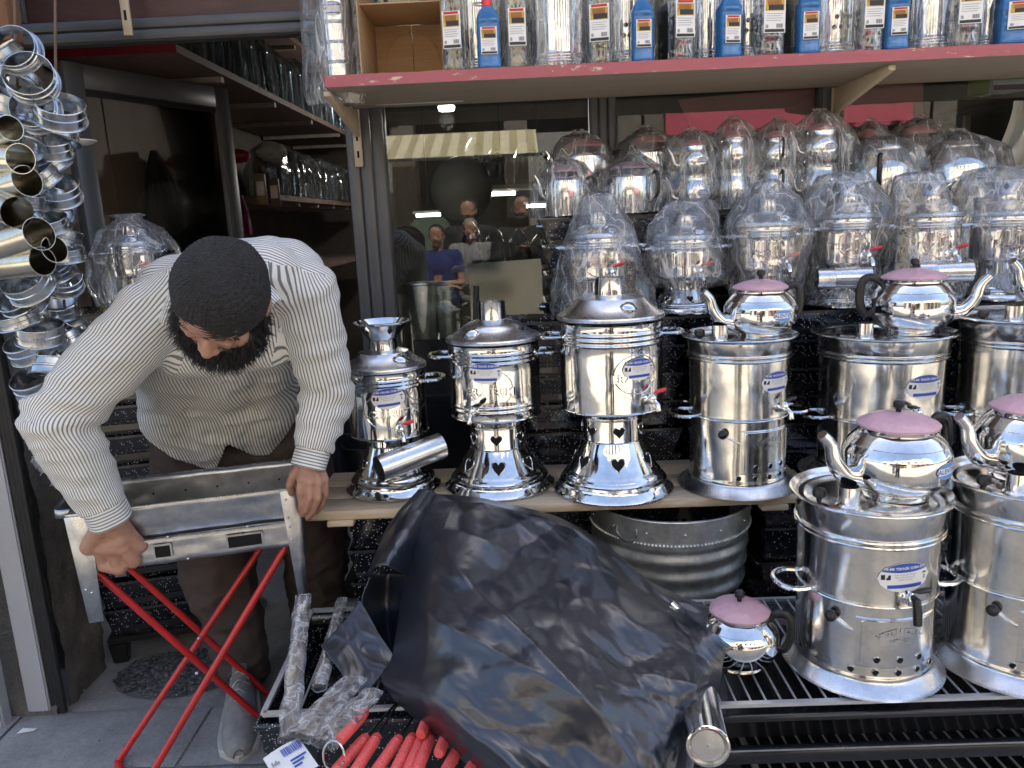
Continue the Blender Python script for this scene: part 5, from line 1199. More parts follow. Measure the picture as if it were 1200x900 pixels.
# clutter beside the door leaf
cl = [('paper_pack', 'white paper pack lying on the lower inner shelf', (640, 216), 3.78, (.10,.08,.05), (.42,.40,.36)), ('red_box', 'red and white carton on the lower inner shelf', (245, 200), 3.8, (.06,.05,.09), (.30,.04,.05)), ('carton', 'brown carton on the lower inner shelf behind the door edge', (306, 222), 3.9, (.05,.05,.15), (.19,.13,.08)), ('carton', 'dark brown carton beside the brown one', (322, 226), 4.0, (.05,.05,.14), (.10,.07,.05)), ('plastic_bag', 'pale knotted bag of small parts on the lower inner shelf', (318, 178), 4.2, (.14,.08,.07), (.36,.35,.33)), ('plastic_bag', 'white crumpled bag on the lower inner shelf behind the glass', (228, 215), 3.75, (.11,.07,.04), (.36,.34,.32))]
for nm, lab, (px, py), y, sz, c in cl[1:]:
    q = AY(px, py, y)
    if nm == 'plastic_bag':
        o = MB(); o.grid(lambda u, v: (q.x+sz[0]*.6*(1+.3*noise.noise(Vector((u*9, v*9, px))))*math.sin(PI*v)*math.cos(2*PI*u), q.y+sz[1]*.6*math.sin(PI*v)*math.sin(2*PI*u), q.z-sz[2]*.7*(1+.3*noise.noise(Vector((u*7, v*5, px))))*math.cos(PI*v)), 24, 12, wrap=True)
        tag(o.build(nm, plain_cache('pale_bag_%d' % px, c)), lab, 'bag')
    else:
        o = thing(nm, lab, 'carton', q, .2); bevel(MB().box((-sz[0]/2, -sz[1]/2, -sz[2]/2), (sz[0]/2, sz[1]/2, sz[2]/2)).build('carton_body', plain_cache('box_%d' % px, c), o, smooth=False), .003, 1)
        MB().box((-sz[0]*.35, -sz[1]/2-.002, -sz[2]*.2), (sz[0]*.35, -sz[1]/2-.0005, sz[2]*.25)).build('carton_label', plain_cache('dim_paper', (.4,.38,.35)), o, smooth=False)
RED2 = plain_cache('red_cloth', (.30,.015,.02))
for px, py, y, s, lab in ((215, 190, 3.9, .06, 'red bundle behind the door glass'), (278, 183, 4.0, .05, 'red bundle right of the door edge')):
    q = AY(px, py, y); o = MB(); o.grid(lambda u, v: tuple(q+Vector((s*1.3*(1+.3*noise.noise(Vector((u*6, v*6, px))))*math.sin(PI*v)*math.cos(2*PI*u), s*math.sin(PI*v)*math.sin(2*PI*u), s*.7*math.cos(PI*v)))), 20, 10, wrap=True); tag(o.build('cloth_bundle', RED2), lab, 'bundle')
# hanging black coat, pale sack, pink cloth
def drape(name, lab, cat, pts_l, pts_r, y, mat, fold=.03, nf=5, th=.05, seed=0):
    """hanging cloth with body: outline given left and right, folds, front and back"""
    n = len(pts_l)-1
    def side(P, v): q = v*n; i = min(int(q), n-1); f = q-i; return (lerp(P[i][0], P[i+1][0], f), lerp(P[i][1], P[i+1][1], f))
    def fn(u, v):
        a = 2*PI*u; (lx, ly), (rx, ry) = side(pts_l, v), side(pts_r, v); s = .5-.5*math.cos(a); px, py = lerp(lx, rx, s), lerp(ly, ry, s)
        return tuple(AY(px, py, y-th*math.sin(a)*(1+.4*noise.noise(Vector((v*3, u*4, seed))))-fold*math.sin(s*nf*2*PI+seed+v*2)*math.sin(a)))
    mb = MB(); mb.grid(fn, 60, 24, wrap=True); return tag(mb.build(name, mat), lab, cat)
drape('black_coat', 'black coat hanging behind the open door', 'coat', [(176,176),(170,200),(168,240),(165,345)], [(184,176),(198,200),(214,235),(224,345)], 3.72, plain_cache('black_cloth', (.008,.008,.010), rough=.6), .03, 5, .06)
drape('pale_sack', 'pale mauve sack slumped beside the black coat', 'sack', [(206,212),(216,240),(218,270),(214,345)], [(212,212),(248,232),(268,246),(272,345)], 3.85, plain_cache('pale_mauve_cloth', (.22,.18,.18)), .02, 3, .10, 2)
drape('pink_cloth', 'magenta cloth hanging right of the door edge', 'cloth', [(280,228),(281,250),(280,275)], [(284,228),(292,250),(297,275)], 3.9, plain_cache('magenta_cloth', (.22,.03,.13)), .01, 2, .02, 3)
# dark pots and bins low inside the door, right of the man
gD = 'dark bins inside the door by the left post'
for i, (px, py, y, r, h) in enumerate(((436, 455, 2.95, .10, .42), (408, 500, 2.9, .11, .30), (430, 520, 2.55, .085, .26), (488, 372, 2.62, .055, .20), (520, 372, 2.62, .045, .20))):
    q = AY(px, py, y); z0 = q.z-h/2 if i > 2 else max(.0, q.z-h)
    t = thing('dark_bin', ('tall dark bin just inside the door post', 'wide dark bin in the doorway shade right of the man', 'dark pot standing behind the smallest samovar', 'steel cylinder standing inside the left window behind the small samovar', 'narrow steel cylinder inside the left window')[i], 'bin', (q.x, y+ (.2 if i > 2 else 0), z0), 0, gD)
    hh = h
    m = plain_cache('dark_bin_plastic', (.015,.018,.020), rough=.35) if i < 3 else GALV
    MB().lathe([(r*.85, 0), (r*.86, .004), (r, hh-.01)]+rim_roll(r, hh, .005)+[(r*.93, hh-.01), (r*.8, .01)], 32).build('bin_wall', m, t)
    MB().lathe([(r*.9, hh*.7), (r*.2, hh*.78), (.001, hh*.8)], 24).build('contents', m, t)
st2 = thing('bin_stand', 'low black stand in the doorway shade carrying the dark bins', 'stand', (-.50, 2.9, .004))
MB().box((-.25, -.18, .0), (.25, .18, .02)).build('top', BLACKMET, st2, smooth=False)
sr = thing('display_stand', 'narrow stand inside the left window carrying steel cylinders', 'stand', (-.30, 2.84, .02))
# top transom items: bracket plate and rail on the beam
q = AY(146, 12, 2.66); tt = thing('bracket_plate', 'cream slotted bracket hanging over the dark beam at top left', 'bracket', q)
bevel(MB().box((-.014, 0, -.075), (.014, .012, .12)).build('plate', CREAM, tt, smooth=False), .002, 1); MB().box((-.004, -.0014, -.03), (.004, -.0002, .0)).build('slot', HOLE, tt, smooth=False)
tag(MB().box((-1.62, 2.86, 2.118), (-.60, 2.90, 2.16)).build('red_trim', plain_cache('dull_red_paint', (.20,.025,.03)), smooth=False), 'dull red trim board seen through the glass above the beam', 'board')
MB().box((-.10, -.08, 0), (.12, .10, AY(488, 372, 2.62).z-.10-.021)).build('stand_body', BLACKMET, sr, smooth=False)
# ================================================================ HANGING RINGS AND PIPES AT THE LEFT
gR = 'steel pipe rings strung up at the left'
def ring_mesh(r, h, flange):
    th = .0014; mb = MB()
    pr = [(r-th, 0), (r+flange*.0, 0), (r+flange, .0005), (r+flange+.0012, .002), (r+flange, .0036), (r+.0005, .004), (r, .006), (r, h*.42), (r+.0022, h*.46), (r+.0022, h*.54), (r, h*.58), (r, h-.004)]+rim_roll(r, h-.002, .0016)+[(r-th, h-.004), (r-th, 0)]
    return mb.lathe(pr, 40).mesh('ring_band', RINGM)
RM = [(ring_mesh(.048, .042, .004), 'wide'), (ring_mesh(.044, .030, .007), 'flanged'), (ring_mesh(.037, .038, .003), 'small')]
WM = MB().lathe([(.067, 0), (.0705, .001), (.0705, .004), (.067, .005), (.0655, .003), (.067, 0)], 40).mesh('ring_lip', WHITEP)
RR = random.Random(11)
def ring(px, py, y, kind, tilt, turn, lab):
    p = AY(px, py, y); t = thing('pipe_ring', lab, 'pipe ring', p, 0, gR); t.rotation_euler = (tilt[0], tilt[1], turn)
    o = bpy.data.objects.new('ring_band', RM[kind][0]); COL.objects.link(o); o.parent = t
    sc = MB().box((-.006, -.002, .004), (.006, .004, .014)); return t
path = [(20,60),(22,95),(24,130),(30,165),(38,200),(46,235),(52,262),(56,290),(58,318),(60,345),(64,372),(68,398),(72,424),(78,452),(84,480),(90,508),(96,534)]
RING_WORDS = ['beside the top of the dark frame', 'just under the topmost ring', 'level with the uppermost brassy pipe', 'behind the brassy pipes', 'below the door frame corner']
cnt = 0
def strand(P, y, n, name, seed, jx=7):
    R = random.Random(seed)
    for i in range(n):
        q = i/(n-1)*(len(P)-1); k = min(int(q), len(P)-2); f = q-k
        x, yy = lerp(P[k][0], P[k+1][0], f)+R.uniform(-jx, jx), lerp(P[k][1], P[k+1][1], f)
        kind = R.choice([0, 0, 1, 1, 2])
        ring(x, yy, y+R.uniform(-.03, .03), kind, (R.uniform(.15, .75), R.uniform(-.55, .55)), R.uniform(0, 6), f'steel pipe ring, {ORD[i]} from the top of the {name}')
strand([(18,80),(20,200),(34,300),(40,400),(60,470),(80,560)], 1.74, 26, 'left strand of hanging rings', 4, 12)
strand([(66,165),(62,230),(70,300),(74,360),(86,430),(96,500),(100,560)], 1.82, 24, 'right strand of hanging rings', 9, 9)
# two upright loops at the very top
for i, (px, py, tl) in enumerate(((22, 62, (1.25, .5)), (40, 98, (1.1, .7)), (44, 132, (1.2, .6)), (72, 142, (.5, .4)))):
    ring(px, py, 1.72, (1, 0, 1, 0)[i], tl, 0, ('upright steel ring at the very top left', 'tilted steel ring under the upright one', 'tilted thin steel ring level with the pipes', 'wide ring by the corner of the dark frame')[i])
cord = MB().tube(smooth_path([AY(14, -120, 1.78), AY(20, 80, 1.78), AY(34, 300, 1.78), AY(70, 520, 1.78)], 24), .003, 6).build('rope', plain_cache('brown_cord', (.12,.07,.04))); tag(cord, 'brown cord that carries the left strand of steel rings', 'cord')
cord = MB().tube(smooth_path([AY(64, -120, 1.86), AY(66, 165, 1.86), AY(70, 300, 1.86), AY(98, 560, 1.86)], 24), .003, 6).build('rope', plain_cache('brown_cord', (.12,.07,.04))); tag(cord, 'brown cord that carries the right strand of steel rings', 'cord')
post = thing('timber_batten', 'brown timber batten hanging at the top left corner behind the rings', 'batten', AZ(0, 900, 0)*0+Vector((AY(8, 40, 1.92).x, 1.92, 0)))
bevel(MB().box((-.035, -.02, 1.86), (.022, .03, 2.9)).build('post_body', wood_mat('brown_post_wood', (.13,.06,.035), (.22,.11,.07), (20,20,1.5)), post, smooth=False), .003, 1)
pc = AY(36, -30, 1.80); MB().bar((-.05, -.02, 2.25), (.35, -.02, 2.25), .03, .02).build('hook_bar', BLACKMET, post)
pp = [((-40,168),(12,150),.024), ((-42,182),(24,186),.029), ((-45,238),(32,212),.031), ((-38,225),(20,249),.031), ((-32,300),(46,274),.033), ((-40,316),(50,306),.029), ((-10,318),(64,292),.028)]
nmz = ['uppermost brassy pipe stub at the left edge', 'brassy pipe with an open mouth, second from the top at the left edge', 'brassy pipe tilted up to the right, third from the top', 'olive dark-mouthed pipe in the middle of the brassy bundle', 'bright ribbed pipe tilted up to the right below the olive one', 'lowest level brassy pipe at the left edge', 'olive pipe end peeping out behind the lowest two pipes']
for i, (a, b, r) in enumerate(pp):
    yy = 1.52+.02*(i % 3)+(.07 if i == 6 else 0)
    p, q = AY(*a, yy+.10), AY(*b, yy)
    pipe_len('stove_pipe', nmz[i], p, q, r, BRASSY, group='brassy stove pipes hanging at the left edge')
hk = MB(); hk.tube(smooth_path([AY(-30, -60, 1.64), AY(-28, 100, 1.64), AY(-30, 320, 1.63)], 16), .006, 6); tag(hk.build('pipe_rod', BLACKMET), 'dark rod that carries the brassy pipes, mostly outside the photo', 'rod')
# pale awning edge bit at top left corner and bowl rim by the door frame
t = thing('plate', 'white plate edge sticking out by the dark door frame beyond the rings', 'plate', AY(88, 170, 2.30))
MB().lathe([(.001, 0), (.04, .001), (.058, .010), (.0585, .012), (.04, .004), (.001, .003)], 32).build('dish', WHITEP, t); MB().bar((-.05, 0, -.004), (-.12, .02, -.004), .01, .006).build('hook', BLACKMET, t)
# ================================================================ PEOPLE
def capsule(mb, p, q, r0, r1=None, n=16, m=5):
    r1 = r0 if r1 is None else r1; p = Vector(p); q = Vector(q); d = q-p; L = d.length
    if L < 1e-5: d = Vector((0,0,1)); L = 1e-4
    M = Matrix.Translation(p) @ d.to_track_quat('Z', 'Y').to_matrix().to_4x4()
    pr = [(max(r0*math.cos(a), .0004), r0*math.sin(a)) for a in [(-PI/2)+PI/2*i/m for i in range(m)]]+[(r0, 0), (lerp(r0, r1, .5), L/2), (r1, L)]+[(max(r1*math.cos(a), .0004), L+r1*math.sin(a)) for a in [PI/2*i/m for i in range(1, m+1)]]
    mb.lathe(pr, n, M=M, cap0=True, cap1=True)
def fuse(mb, name, mat, parent, voxel=.004, smooth=6, fac=.5, disp=None):
    """union of the overlapping limbs as one continuous skin"""
    me = mb.mesh('limbs', mat, True, None); o = bpy.data.objects.new('limbs', me); COL.objects.link(o)
    r = o.modifiers.new('r', 'REMESH'); r.mode = 'VOXEL'; r.voxel_size = voxel; r.use_smooth_shade = True
    s = o.modifiers.new('s', 'SMOOTH'); s.iterations = smooth; s.factor = fac
    dg = bpy.context.evaluated_depsgraph_get(); dg.update()
    nm = bpy.data.meshes.new_from_object(o.evaluated_get(dg)); bpy.data.objects.remove(o)
    nm.materials.clear(); nm.materials.append(mat)
    if disp:
        nm.update(); nv = [v.normal.copy() for v in nm.vertices]
        for v, k in zip(nm.vertices, nv): v.co += k*disp(v.co)
    nm.polygons.foreach_set('use_smooth', [True]*len(nm.polygons)); nm.update()
    b = bpy.data.objects.new(name, nm); COL.objects.link(b); b.parent = parent; return b
def head_caps(mb, c, up, fw, k=1.0, brow=True):
    """skull, jaw, nose, brow, lids, lips and ears in the head's own axes"""
    up = up.normalized(); fw = (fw-up*fw.dot(up)).normalized(); lf = up.cross(fw)
    P = lambda f, l, u: c+(fw*f+lf*l+up*u)*k
    for a, b, r0, r1 in (((-.025,0,.035),(.020,0,.035),.080,.078), ((.0,.0,.0),(.045,0,-.03),.074,.056), ((.03,0,-.06),(.062,0,-.090),.046,.026), ((.062,0,-.02),(.070,0,-.06),.032,.026),
        ((.084,0,.008),(.108,0,-.030),.0085,.0125), ((.100,.012,-.034),(.100,-.012,-.034),.0095,.0095), ((.078,.045,.016),(.088,.012,.020),.0105,.0105), ((.078,-.045,.016),(.088,-.012,.020),.0105,.0105),
        ((.082,.030,-.002),(.083,.036,-.003),.0125,.0118), ((.082,-.030,-.002),(.083,-.036,-.003),.0125,.0118), ((.088,.018,-.062),(.088,-.018,-.062),.0065,.0065), ((.086,.014,-.071),(.086,-.014,-.071),.007,.007),
        ((.058,.045,-.025),(.062,.040,-.03),.024,.022), ((.058,-.045,-.025),(.062,-.040,-.03),.024,.022),
        ((-.008,.079,.012),(-.002,.082,-.028),.010,.008), ((-.020,.083,.006),(-.014,.084,-.016),.009,.008), ((-.008,-.079,.012),(-.002,-.082,-.028),.010,.008), ((-.020,-.083,.006),(-.014,-.084,-.016),.009,.008)):
        capsule(mb, P(*a), P(*b), r0*k, r1*k, 14, 4)
    return P
man = thing('person', 'bearded man in striped shirt, black skullcap and brown trousers bending over a metal grill', 'person', AZ(300, 800, 0))
MO = man.location.copy()
def A_(px, py, y): return AY(px, py, y)-MO
# joints (a tall man leaning towards the camera)
shL, elL, wrL = A_(180, 368, 1.79), A_(66, 490, 1.68), A_(122, 594, 1.715)
shR, elR, wrR = A_(358, 342, 1.85), A_(385, 458, 1.90), A_(366, 530, 1.845)
pel = A_(262, 515, 2.30); chest = A_(262, 400, 1.98); nb = A_(272, 318, 1.76)
hipL, kneeL, ankL = A_(232, 540, 2.285), A_(257, 668, 2.23), A_(287, 783, 2.16)
hipR, kneeR, ankR = A_(330, 535, 2.325), A_(368, 625, 2.36), A_(373, 712, 2.46)
hc = A_(261, 350, 1.525); h_up = Vector((.27, -.84, .47)); h_fw = Vector((-.25, -.41, -.87))
body = MB()
for p, q, r0, r1 in ((shL, elL, .052, .040), (elL, wrL, .040, .029), (shR, elR, .052, .040), (elR, wrR, .040, .028), (shL, shR, .045, .045), (pel+Vector((0,.05,0)), chest+Vector((0,.07,.02)), .09, .08), (chest+Vector((0,.07,.02)), nb, .08, .065), (nb, hc, .060, .052), (hipL, kneeL, .080, .058), (kneeL, ankL, .055, .036), (hipR, kneeR, .080, .058), (kneeR, ankR, .055, .036), (hipL, hipR, .09, .09)):
    capsule(body, p, q, r0, r1)
HP = head_caps(body, hc, h_up, h_fw, 1.0)
# image-left hand: a fist over the lower edge of the grill, back of the hand to the camera
K = [A_(164, 640, 1.785), A_(157, 658, 1.770), A_(140, 666, 1.765), A_(119, 662, 1.765)]
wl2 = A_(124, 606, 1.745)
capsule(body, wrL, wl2, .030, .032)
for i, k in enumerate(K):
    capsule(body, wl2+(Vector((.012-.011*i, 0, -.006))), k, .0255-.001*i, .0185-.0012*i)
    p1 = k+Vector((.006-.004*i, .036, -.012)); p2 = p1+Vector((-.002, .022, .020)); p3 = p2+Vector((-.004, -.004, .022))
    capsule(body, k, p1, .0150-.0010*i, .0125-.0008*i, 12, 4); capsule(body, p1, p2, .0122-.0008*i, .0108-.0007*i, 12, 4); capsule(body, p2, p3, .0105-.0007*i, .0088-.0006*i, 12, 4)
capsule(body, A_(105, 640, 1.755), A_(118, 622, 1.745), .024, .026); capsule(body, A_(128, 640, 1.755), A_(144, 640, 1.76), .026, .024)
capsule(body, wl2+Vector((.020, .010, -.01)), A_(152, 624, 1.775), .020, .0160); capsule(body, A_(152, 624, 1.775), A_(160, 640, 1.795), .0140, .0125, 12, 4)
capsule(body, K[0]+Vector((-.004,.006,0)), K[2], .0185, .0180); capsule(body, K[2], K[3], .0180, .0165); capsule(body, lerp(wl2, K[1], .5), lerp(wl2, K[3], .6), .0265, .024)
# image-right hand: fingers hanging round the strap handle, thumb over the top edge
wr2 = A_(364, 543, 1.84); capsule(body, wrR, wr2, .028, .030)
for i, (k, a, b, c) in enumerate((((354, 561, 1.815), (352, 577, 1.810), (354, 590, 1.822), (352, 598, 1.845)), ((364, 564, 1.812), (363, 583, 1.806), (359, 597, 1.820), (355, 603, 1.846)), ((373, 565, 1.820), (373, 584, 1.815), (367, 600, 1.830), (361, 607, 1.853)), ((380, 562, 1.838), (381, 579, 1.836), (376, 594, 1.848), (370, 601, 1.868)))):
    k, a, b, c = A_(*k), A_(*a), A_(*b), A_(*c)
    capsule(body, wr2+Vector((-.012+.008*i, 0, -.004)), k, .022-.001*i, .0150-.0008*i); capsule(body, k, a, .0122-.0007*i, .0110-.0007*i, 12, 4); capsule(body, a, b, .0108-.0007*i, .0098-.0006*i, 12, 4); capsule(body, b, c, .0096-.0006*i, .0082-.0005*i, 12, 4)
capsule(body, wr2+Vector((-.016, -.002, -.004)), A_(345, 557, 1.835), .0185, .0150); capsule(body, A_(345, 557, 1.835), A_(340, 568, 1.845), .0138, .0122, 12, 4); capsule(body, A_(340, 568, 1.845), A_(342, 578, 1.862), .0120, .0098, 12, 4)
fuse(body, 'body', SKIN, man, .0031, 5, .5)
# shirt
sh_ = MB()
sd_ = (shR-shL).normalized()
def tor(p, q, off, r0, r1): capsule(sh_, p+sd_*off, q+sd_*off, r0, r1, 20, 6)
hemc = A_(258, 503, 2.22); wst = A_(257, 445, 2.12); chs = A_(262, 395, 1.97); upb = A_(282, 345, 1.875)
for off, r in ((-.115, .105), (0, .125), (.115, .105)): tor(hemc, wst, off, r+.006, r); tor(wst, chs, off, r, r+.004); tor(chs, upb, off*.95, r, r*.9)
capsule(sh_, A_(205, 345, 1.86), A_(335, 326, 1.89), .092, .098, 20, 6); capsule(sh_, A_(255, 332, 1.88), A_(320, 326, 1.90), .102, .100, 20, 6)
capsule(sh_, shL, A_(240, 342, 1.80), .082, .085); capsule(sh_, shR, A_(300, 325, 1.82), .076, .085); capsule(sh_, A_(235, 335, 1.79), A_(312, 322, 1.80), .080, .080)
capsule(sh_, A_(215, 400, 1.87), A_(310, 390, 1.89), .095, .09)
capsule(sh_, shL, lerp(shL, elL, .55), .086, .082); capsule(sh_, lerp(shL, elL, .55), elL, .082, .074); capsule(sh_, elL, lerp(elL, wrL, .5), .074, .068); capsule(sh_, lerp(elL, wrL, .5), wrL, .068, .055)
capsule(sh_, shR, lerp(shR, elR, .5), .078, .070); capsule(sh_, lerp(shR, elR, .5), elR, .070, .066); capsule(sh_, elR, lerp(elR, wrR, .5), .066, .060); capsule(sh_, lerp(elR, wrR, .5), wrR, .060, .046)
def seg_t(p, a, b):
    d = b-a; t = max(0, min(1, (p-a).dot(d)/d.length_squared)); return t, (p-(a+d*t))
BONES = [('t', hemc, wst, .0), ('t', wst, chs, 0), ('t', chs, upb, 0), ('y', shL+Vector((0,.06,.03)), shR+Vector((0,.06,.03)), 0), ('a', shL, elL, 0), ('a', elL, wrL, 0), ('b', shR, elR, 0), ('b', elR, wrR, 0)]
def folds(co):
    dj = min((co-elL).length, (co-elR).length); da = min((co-shL).length, (co-shR).length)
    w = .0065+.010*math.exp(-(dj/.10)**2)+.003*math.exp(-(da/.12)**2)
    if (co-hemc).length < .24: w += .004
    n1 = noise.noise(Vector((co.x*9, co.y*9, co.z*17))); n2 = noise.noise(Vector((co.x*24+5, co.y*20, co.z*30)))
    out = w*((.5-abs(n1))*1.6-.35)+w*.45*n2
    for S0, E0, W0 in ((shL, elL, wrL), (shR, elR, wrR)):
        for a_, b_ in ((S0, E0), (E0, W0)):
            ax = (b_-a_).normalized(); d = co-a_; s = d.dot(ax); off = d-ax*s
            if off.length < .10 and -.03 < s < (b_-a_).length+.03:
                g = math.exp(-((co-E0).length/.11)**2)+.35*math.exp(-((co-W0).length/.10)**2)+.2
                q = noise.noise(Vector((s*22, off.x*9, off.z*9+co.y*5))); out += .0085*g*((.38-abs(q))*1.5-.1); break
    return out
shirt = fuse(sh_, 'shirt', SHIRT, man, .0062, 7, .6, folds)
def shirt_finish(o):
    me = o.data; bm = bmesh.new(); bm.from_mesh(me)
    tdir = (wst-hemc).normalized(); fdir = Vector((0, -1, 0)); fdir = (fdir-tdir*fdir.dot(tdir)).normalized()
    # hem: front hangs lower than the back, open wedge below the last button
    side = sd_
    bmesh.ops.bisect_plane(bm, geom=bm.verts[:]+bm.edges[:]+bm.faces[:], plane_co=hemc-tdir*.035, plane_no=-(tdir+fdir*.28).normalized(), clear_outer=True)
    gone = []
    for f in bm.faces:
        c = f.calc_center_median(); d = c-hemc; h = d.dot(tdir); s = d.dot(side)-.028; fr = d.dot(fdir)
        lim = .075-abs(s-.018)*1.9
        if fr > .02 and h < lim and abs(s-.018) < .075: gone.append(f)
        elif h < -.045+2.6*(s+.028)**2 and h < .09: gone.append(f)
    bmesh.ops.delete(bm, geom=gone, context='FACES')
    # sleeve ends open at the cuffs
    for w, e in ((wrL, elL), (wrR, elR)):
        d = (w-e).normalized(); gone = [f for f in bm.faces if (f.calc_center_median()-w).dot(d) > -.004 and (f.calc_center_median()-w).length < .12]
        bmesh.ops.delete(bm, geom=gone, context='FACES')
    bv = [v for v in bm.verts if v.is_boundary]
    for _ in range(6): bmesh.ops.smooth_vert(bm, verts=bv, factor=.5, use_axis_x=True, use_axis_y=True, use_axis_z=True)
    bm.normal_update()
    uv = bm.loops.layers.uv.new('UVMap'); REF = Vector((.12, -1, .3))
    NB = {'t': 118, 'a': 62, 'b': 50, 'y': 0}
    for f in bm.faces:
        c = f.calc_center_median(); best = None
        for kind, a, b, _ in BONES:
            t, off = seg_t(c, a, b); dist = off.length-(.13 if kind == 't' else .07)
            if kind == 'y':
                if f.normal.z < .35 or (c-upb).dot(Vector((0,.35,.94))) < .02: continue
                dist -= .06
            if best is None or dist < best[0]: best = (dist, kind, a, b)
        _, kind, a, b = best; ax = (b-a).normalized()
        if kind == 't': a, b = hemc, upb; ax = (b-a).normalized()
        us = []
        if kind == 'y':
            for l in f.loops: us.append(((l.vert.co-shL).dot(Vector((.08,.66,.75)))/.0078, 0))
        else:
            if kind == 't':
                for l in f.loops:
                    d = l.vert.co-a; us.append((d.dot(sd_)/.0082+.8*math.sin(d.dot(ax)*26)*.6, 0))
            else:
                S0, E0, W0 = (shL, elL, wrL) if kind == 'a' else (shR, elR, wrR)
                x1, x2 = (E0-S0).normalized(), (W0-E0).normalized(); bn = (x1+x2).normalized(); rot = x1.rotation_difference(x2)
                e1 = (REF-x1*REF.dot(x1)).normalized(); e2 = x1.cross(e1); g1, g2 = rot @ e1, rot @ e2
                for l in f.loops:
                    co = l.vert.co; sg = max(0, min(1, ((co-E0).dot(bn)+.06)/.12)); sg = sg*sg*(3-2*sg)
                    _, o1 = seg_t(co, S0, E0); _, o2 = seg_t(co, E0, W0); o1 = co-(S0+x1*(co-S0).dot(x1)); o2 = co-(E0+x2*(co-E0).dot(x2))
                    t1 = math.atan2(o1.dot(e2), o1.dot(e1)); t2 = math.atan2(o2.dot(g2), o2.dot(g1)); t2 -= 2*PI*round((t2-t1)/(2*PI))
                    us.append(((t1+(t2-t1)*sg)/(2*PI)*NB[kind], 0))
            n = 1e9 if kind == 't' else NB[kind]; u0 = us[0][0]
            us = [(u-n*round((u-u0)/n), v) for u, v in us]
        for l, q in zip(f.loops, us): l[uv].uv = q
    bm.to_mesh(me); bm.free(); me.polygons.foreach_set('use_smooth', [True]*len(me.polygons)); me.update()
shirt_finish(shirt)
sol = shirt.modifiers.new('cloth_thickness', 'SOLIDIFY'); sol.thickness = .002; sol.offset = -1
def cuff(w, e, r, L=.062):
    d = (w-e).normalized(); M = Matrix.Translation(w-d*.022) @ d.to_track_quat('Z', 'Y').to_matrix().to_4x4(); mb = MB(); n = 36; rows = 12
    def fn(u, v): 
        rr = r*(1+.03*math.sin(5*u*2*PI+v*2)); return M @ Vector((rr*math.cos(2*PI*u), rr*.90*math.sin(2*PI*u), L*v))
    mb.grid(fn, n, rows, uvf=lambda u, v: (v*8.0, 0), wrap=True)
    mb.grid(lambda u, v: fn(u, 1)*1.0+(M @ Vector((0,0,0))-fn(u, 1))*(v*.10), n, 1, uvf=lambda u, v: (8+v*.3, 0), wrap=True)
    return mb.build('cuff', SHIRT, shirt)
cuff(wrL, elL, .0555); cuff(wrR, elR, .0460)
# collar: two leaves lying on the shoulders each side of the neck
def leaf(P, name='collar_leaf'):
    mb = MB(); a, b, c, d = [A_(*p) for p in P]
    mb.grid(lambda u, v: lerp(lerp(a, b, u), lerp(d, c, u), v)+Vector((0, -.012*math.sin(PI*v), .006*math.sin(PI*v)+.003*math.sin(PI*u))), 10, 6, uvf=lambda u, v: (v*7, 0))
    o = mb.build(name, SHIRT, shirt); s = o.modifiers.new('t', 'SOLIDIFY'); s.thickness = .003; return o
leaf([(212, 306, 1.66), (184, 379, 1.635), (196, 382, 1.615), (222, 318, 1.60)])
leaf([(300, 320, 1.70), (332, 352, 1.66), (319, 362, 1.64), (292, 345, 1.62)])
leaf([(214, 304, 1.70), (300, 318, 1.74), (296, 330, 1.68), (220, 316, 1.64)], 'collar_band')
# front placket with small buttons
for i, (px, py, y) in enumerate(((258, 448, 1.848), (256, 470, 1.90))):
    MB().ball(A_(px, py, y), .0052, 10, 6, (1, .5, 1)).build('button', GREYP, shirt)
# trousers
tr = MB()
capsule(tr, hipL+Vector((.02,0,.05)), hipR+Vector((-.02,0,.05)), .150, .145, 20, 6); capsule(tr, hipL, kneeL, .138, .114); capsule(tr, kneeL, lerp(kneeL, ankL, .98), .112, .074); capsule(tr, hipR, kneeR, .138, .112); capsule(tr, kneeR, ankR+Vector((0,0,.03)), .112, .090)
capsule(tr, pel+Vector((-.06,.02,.10)), pel+Vector((.07,.02,.10)), .150, .150, 20, 6); capsule(tr, pel+Vector((-.04,-.02,.10)), pel+Vector((.06,-.02,.10)), .135, .135, 20, 6)
def tf(co): 
    n1 = noise.noise(Vector((co.x*7, co.y*7, co.z*11))); n2 = noise.noise(Vector((co.x*16, co.y*13, co.z*22))); return .017*((.5-abs(n1))*1.5-.3)+.009*((.4-abs(n2))*1.4-.2)+.003*noise.noise(co*34)
fuse(tr, 'trousers', TROUSER, man, .0075, 6, .55, tf)
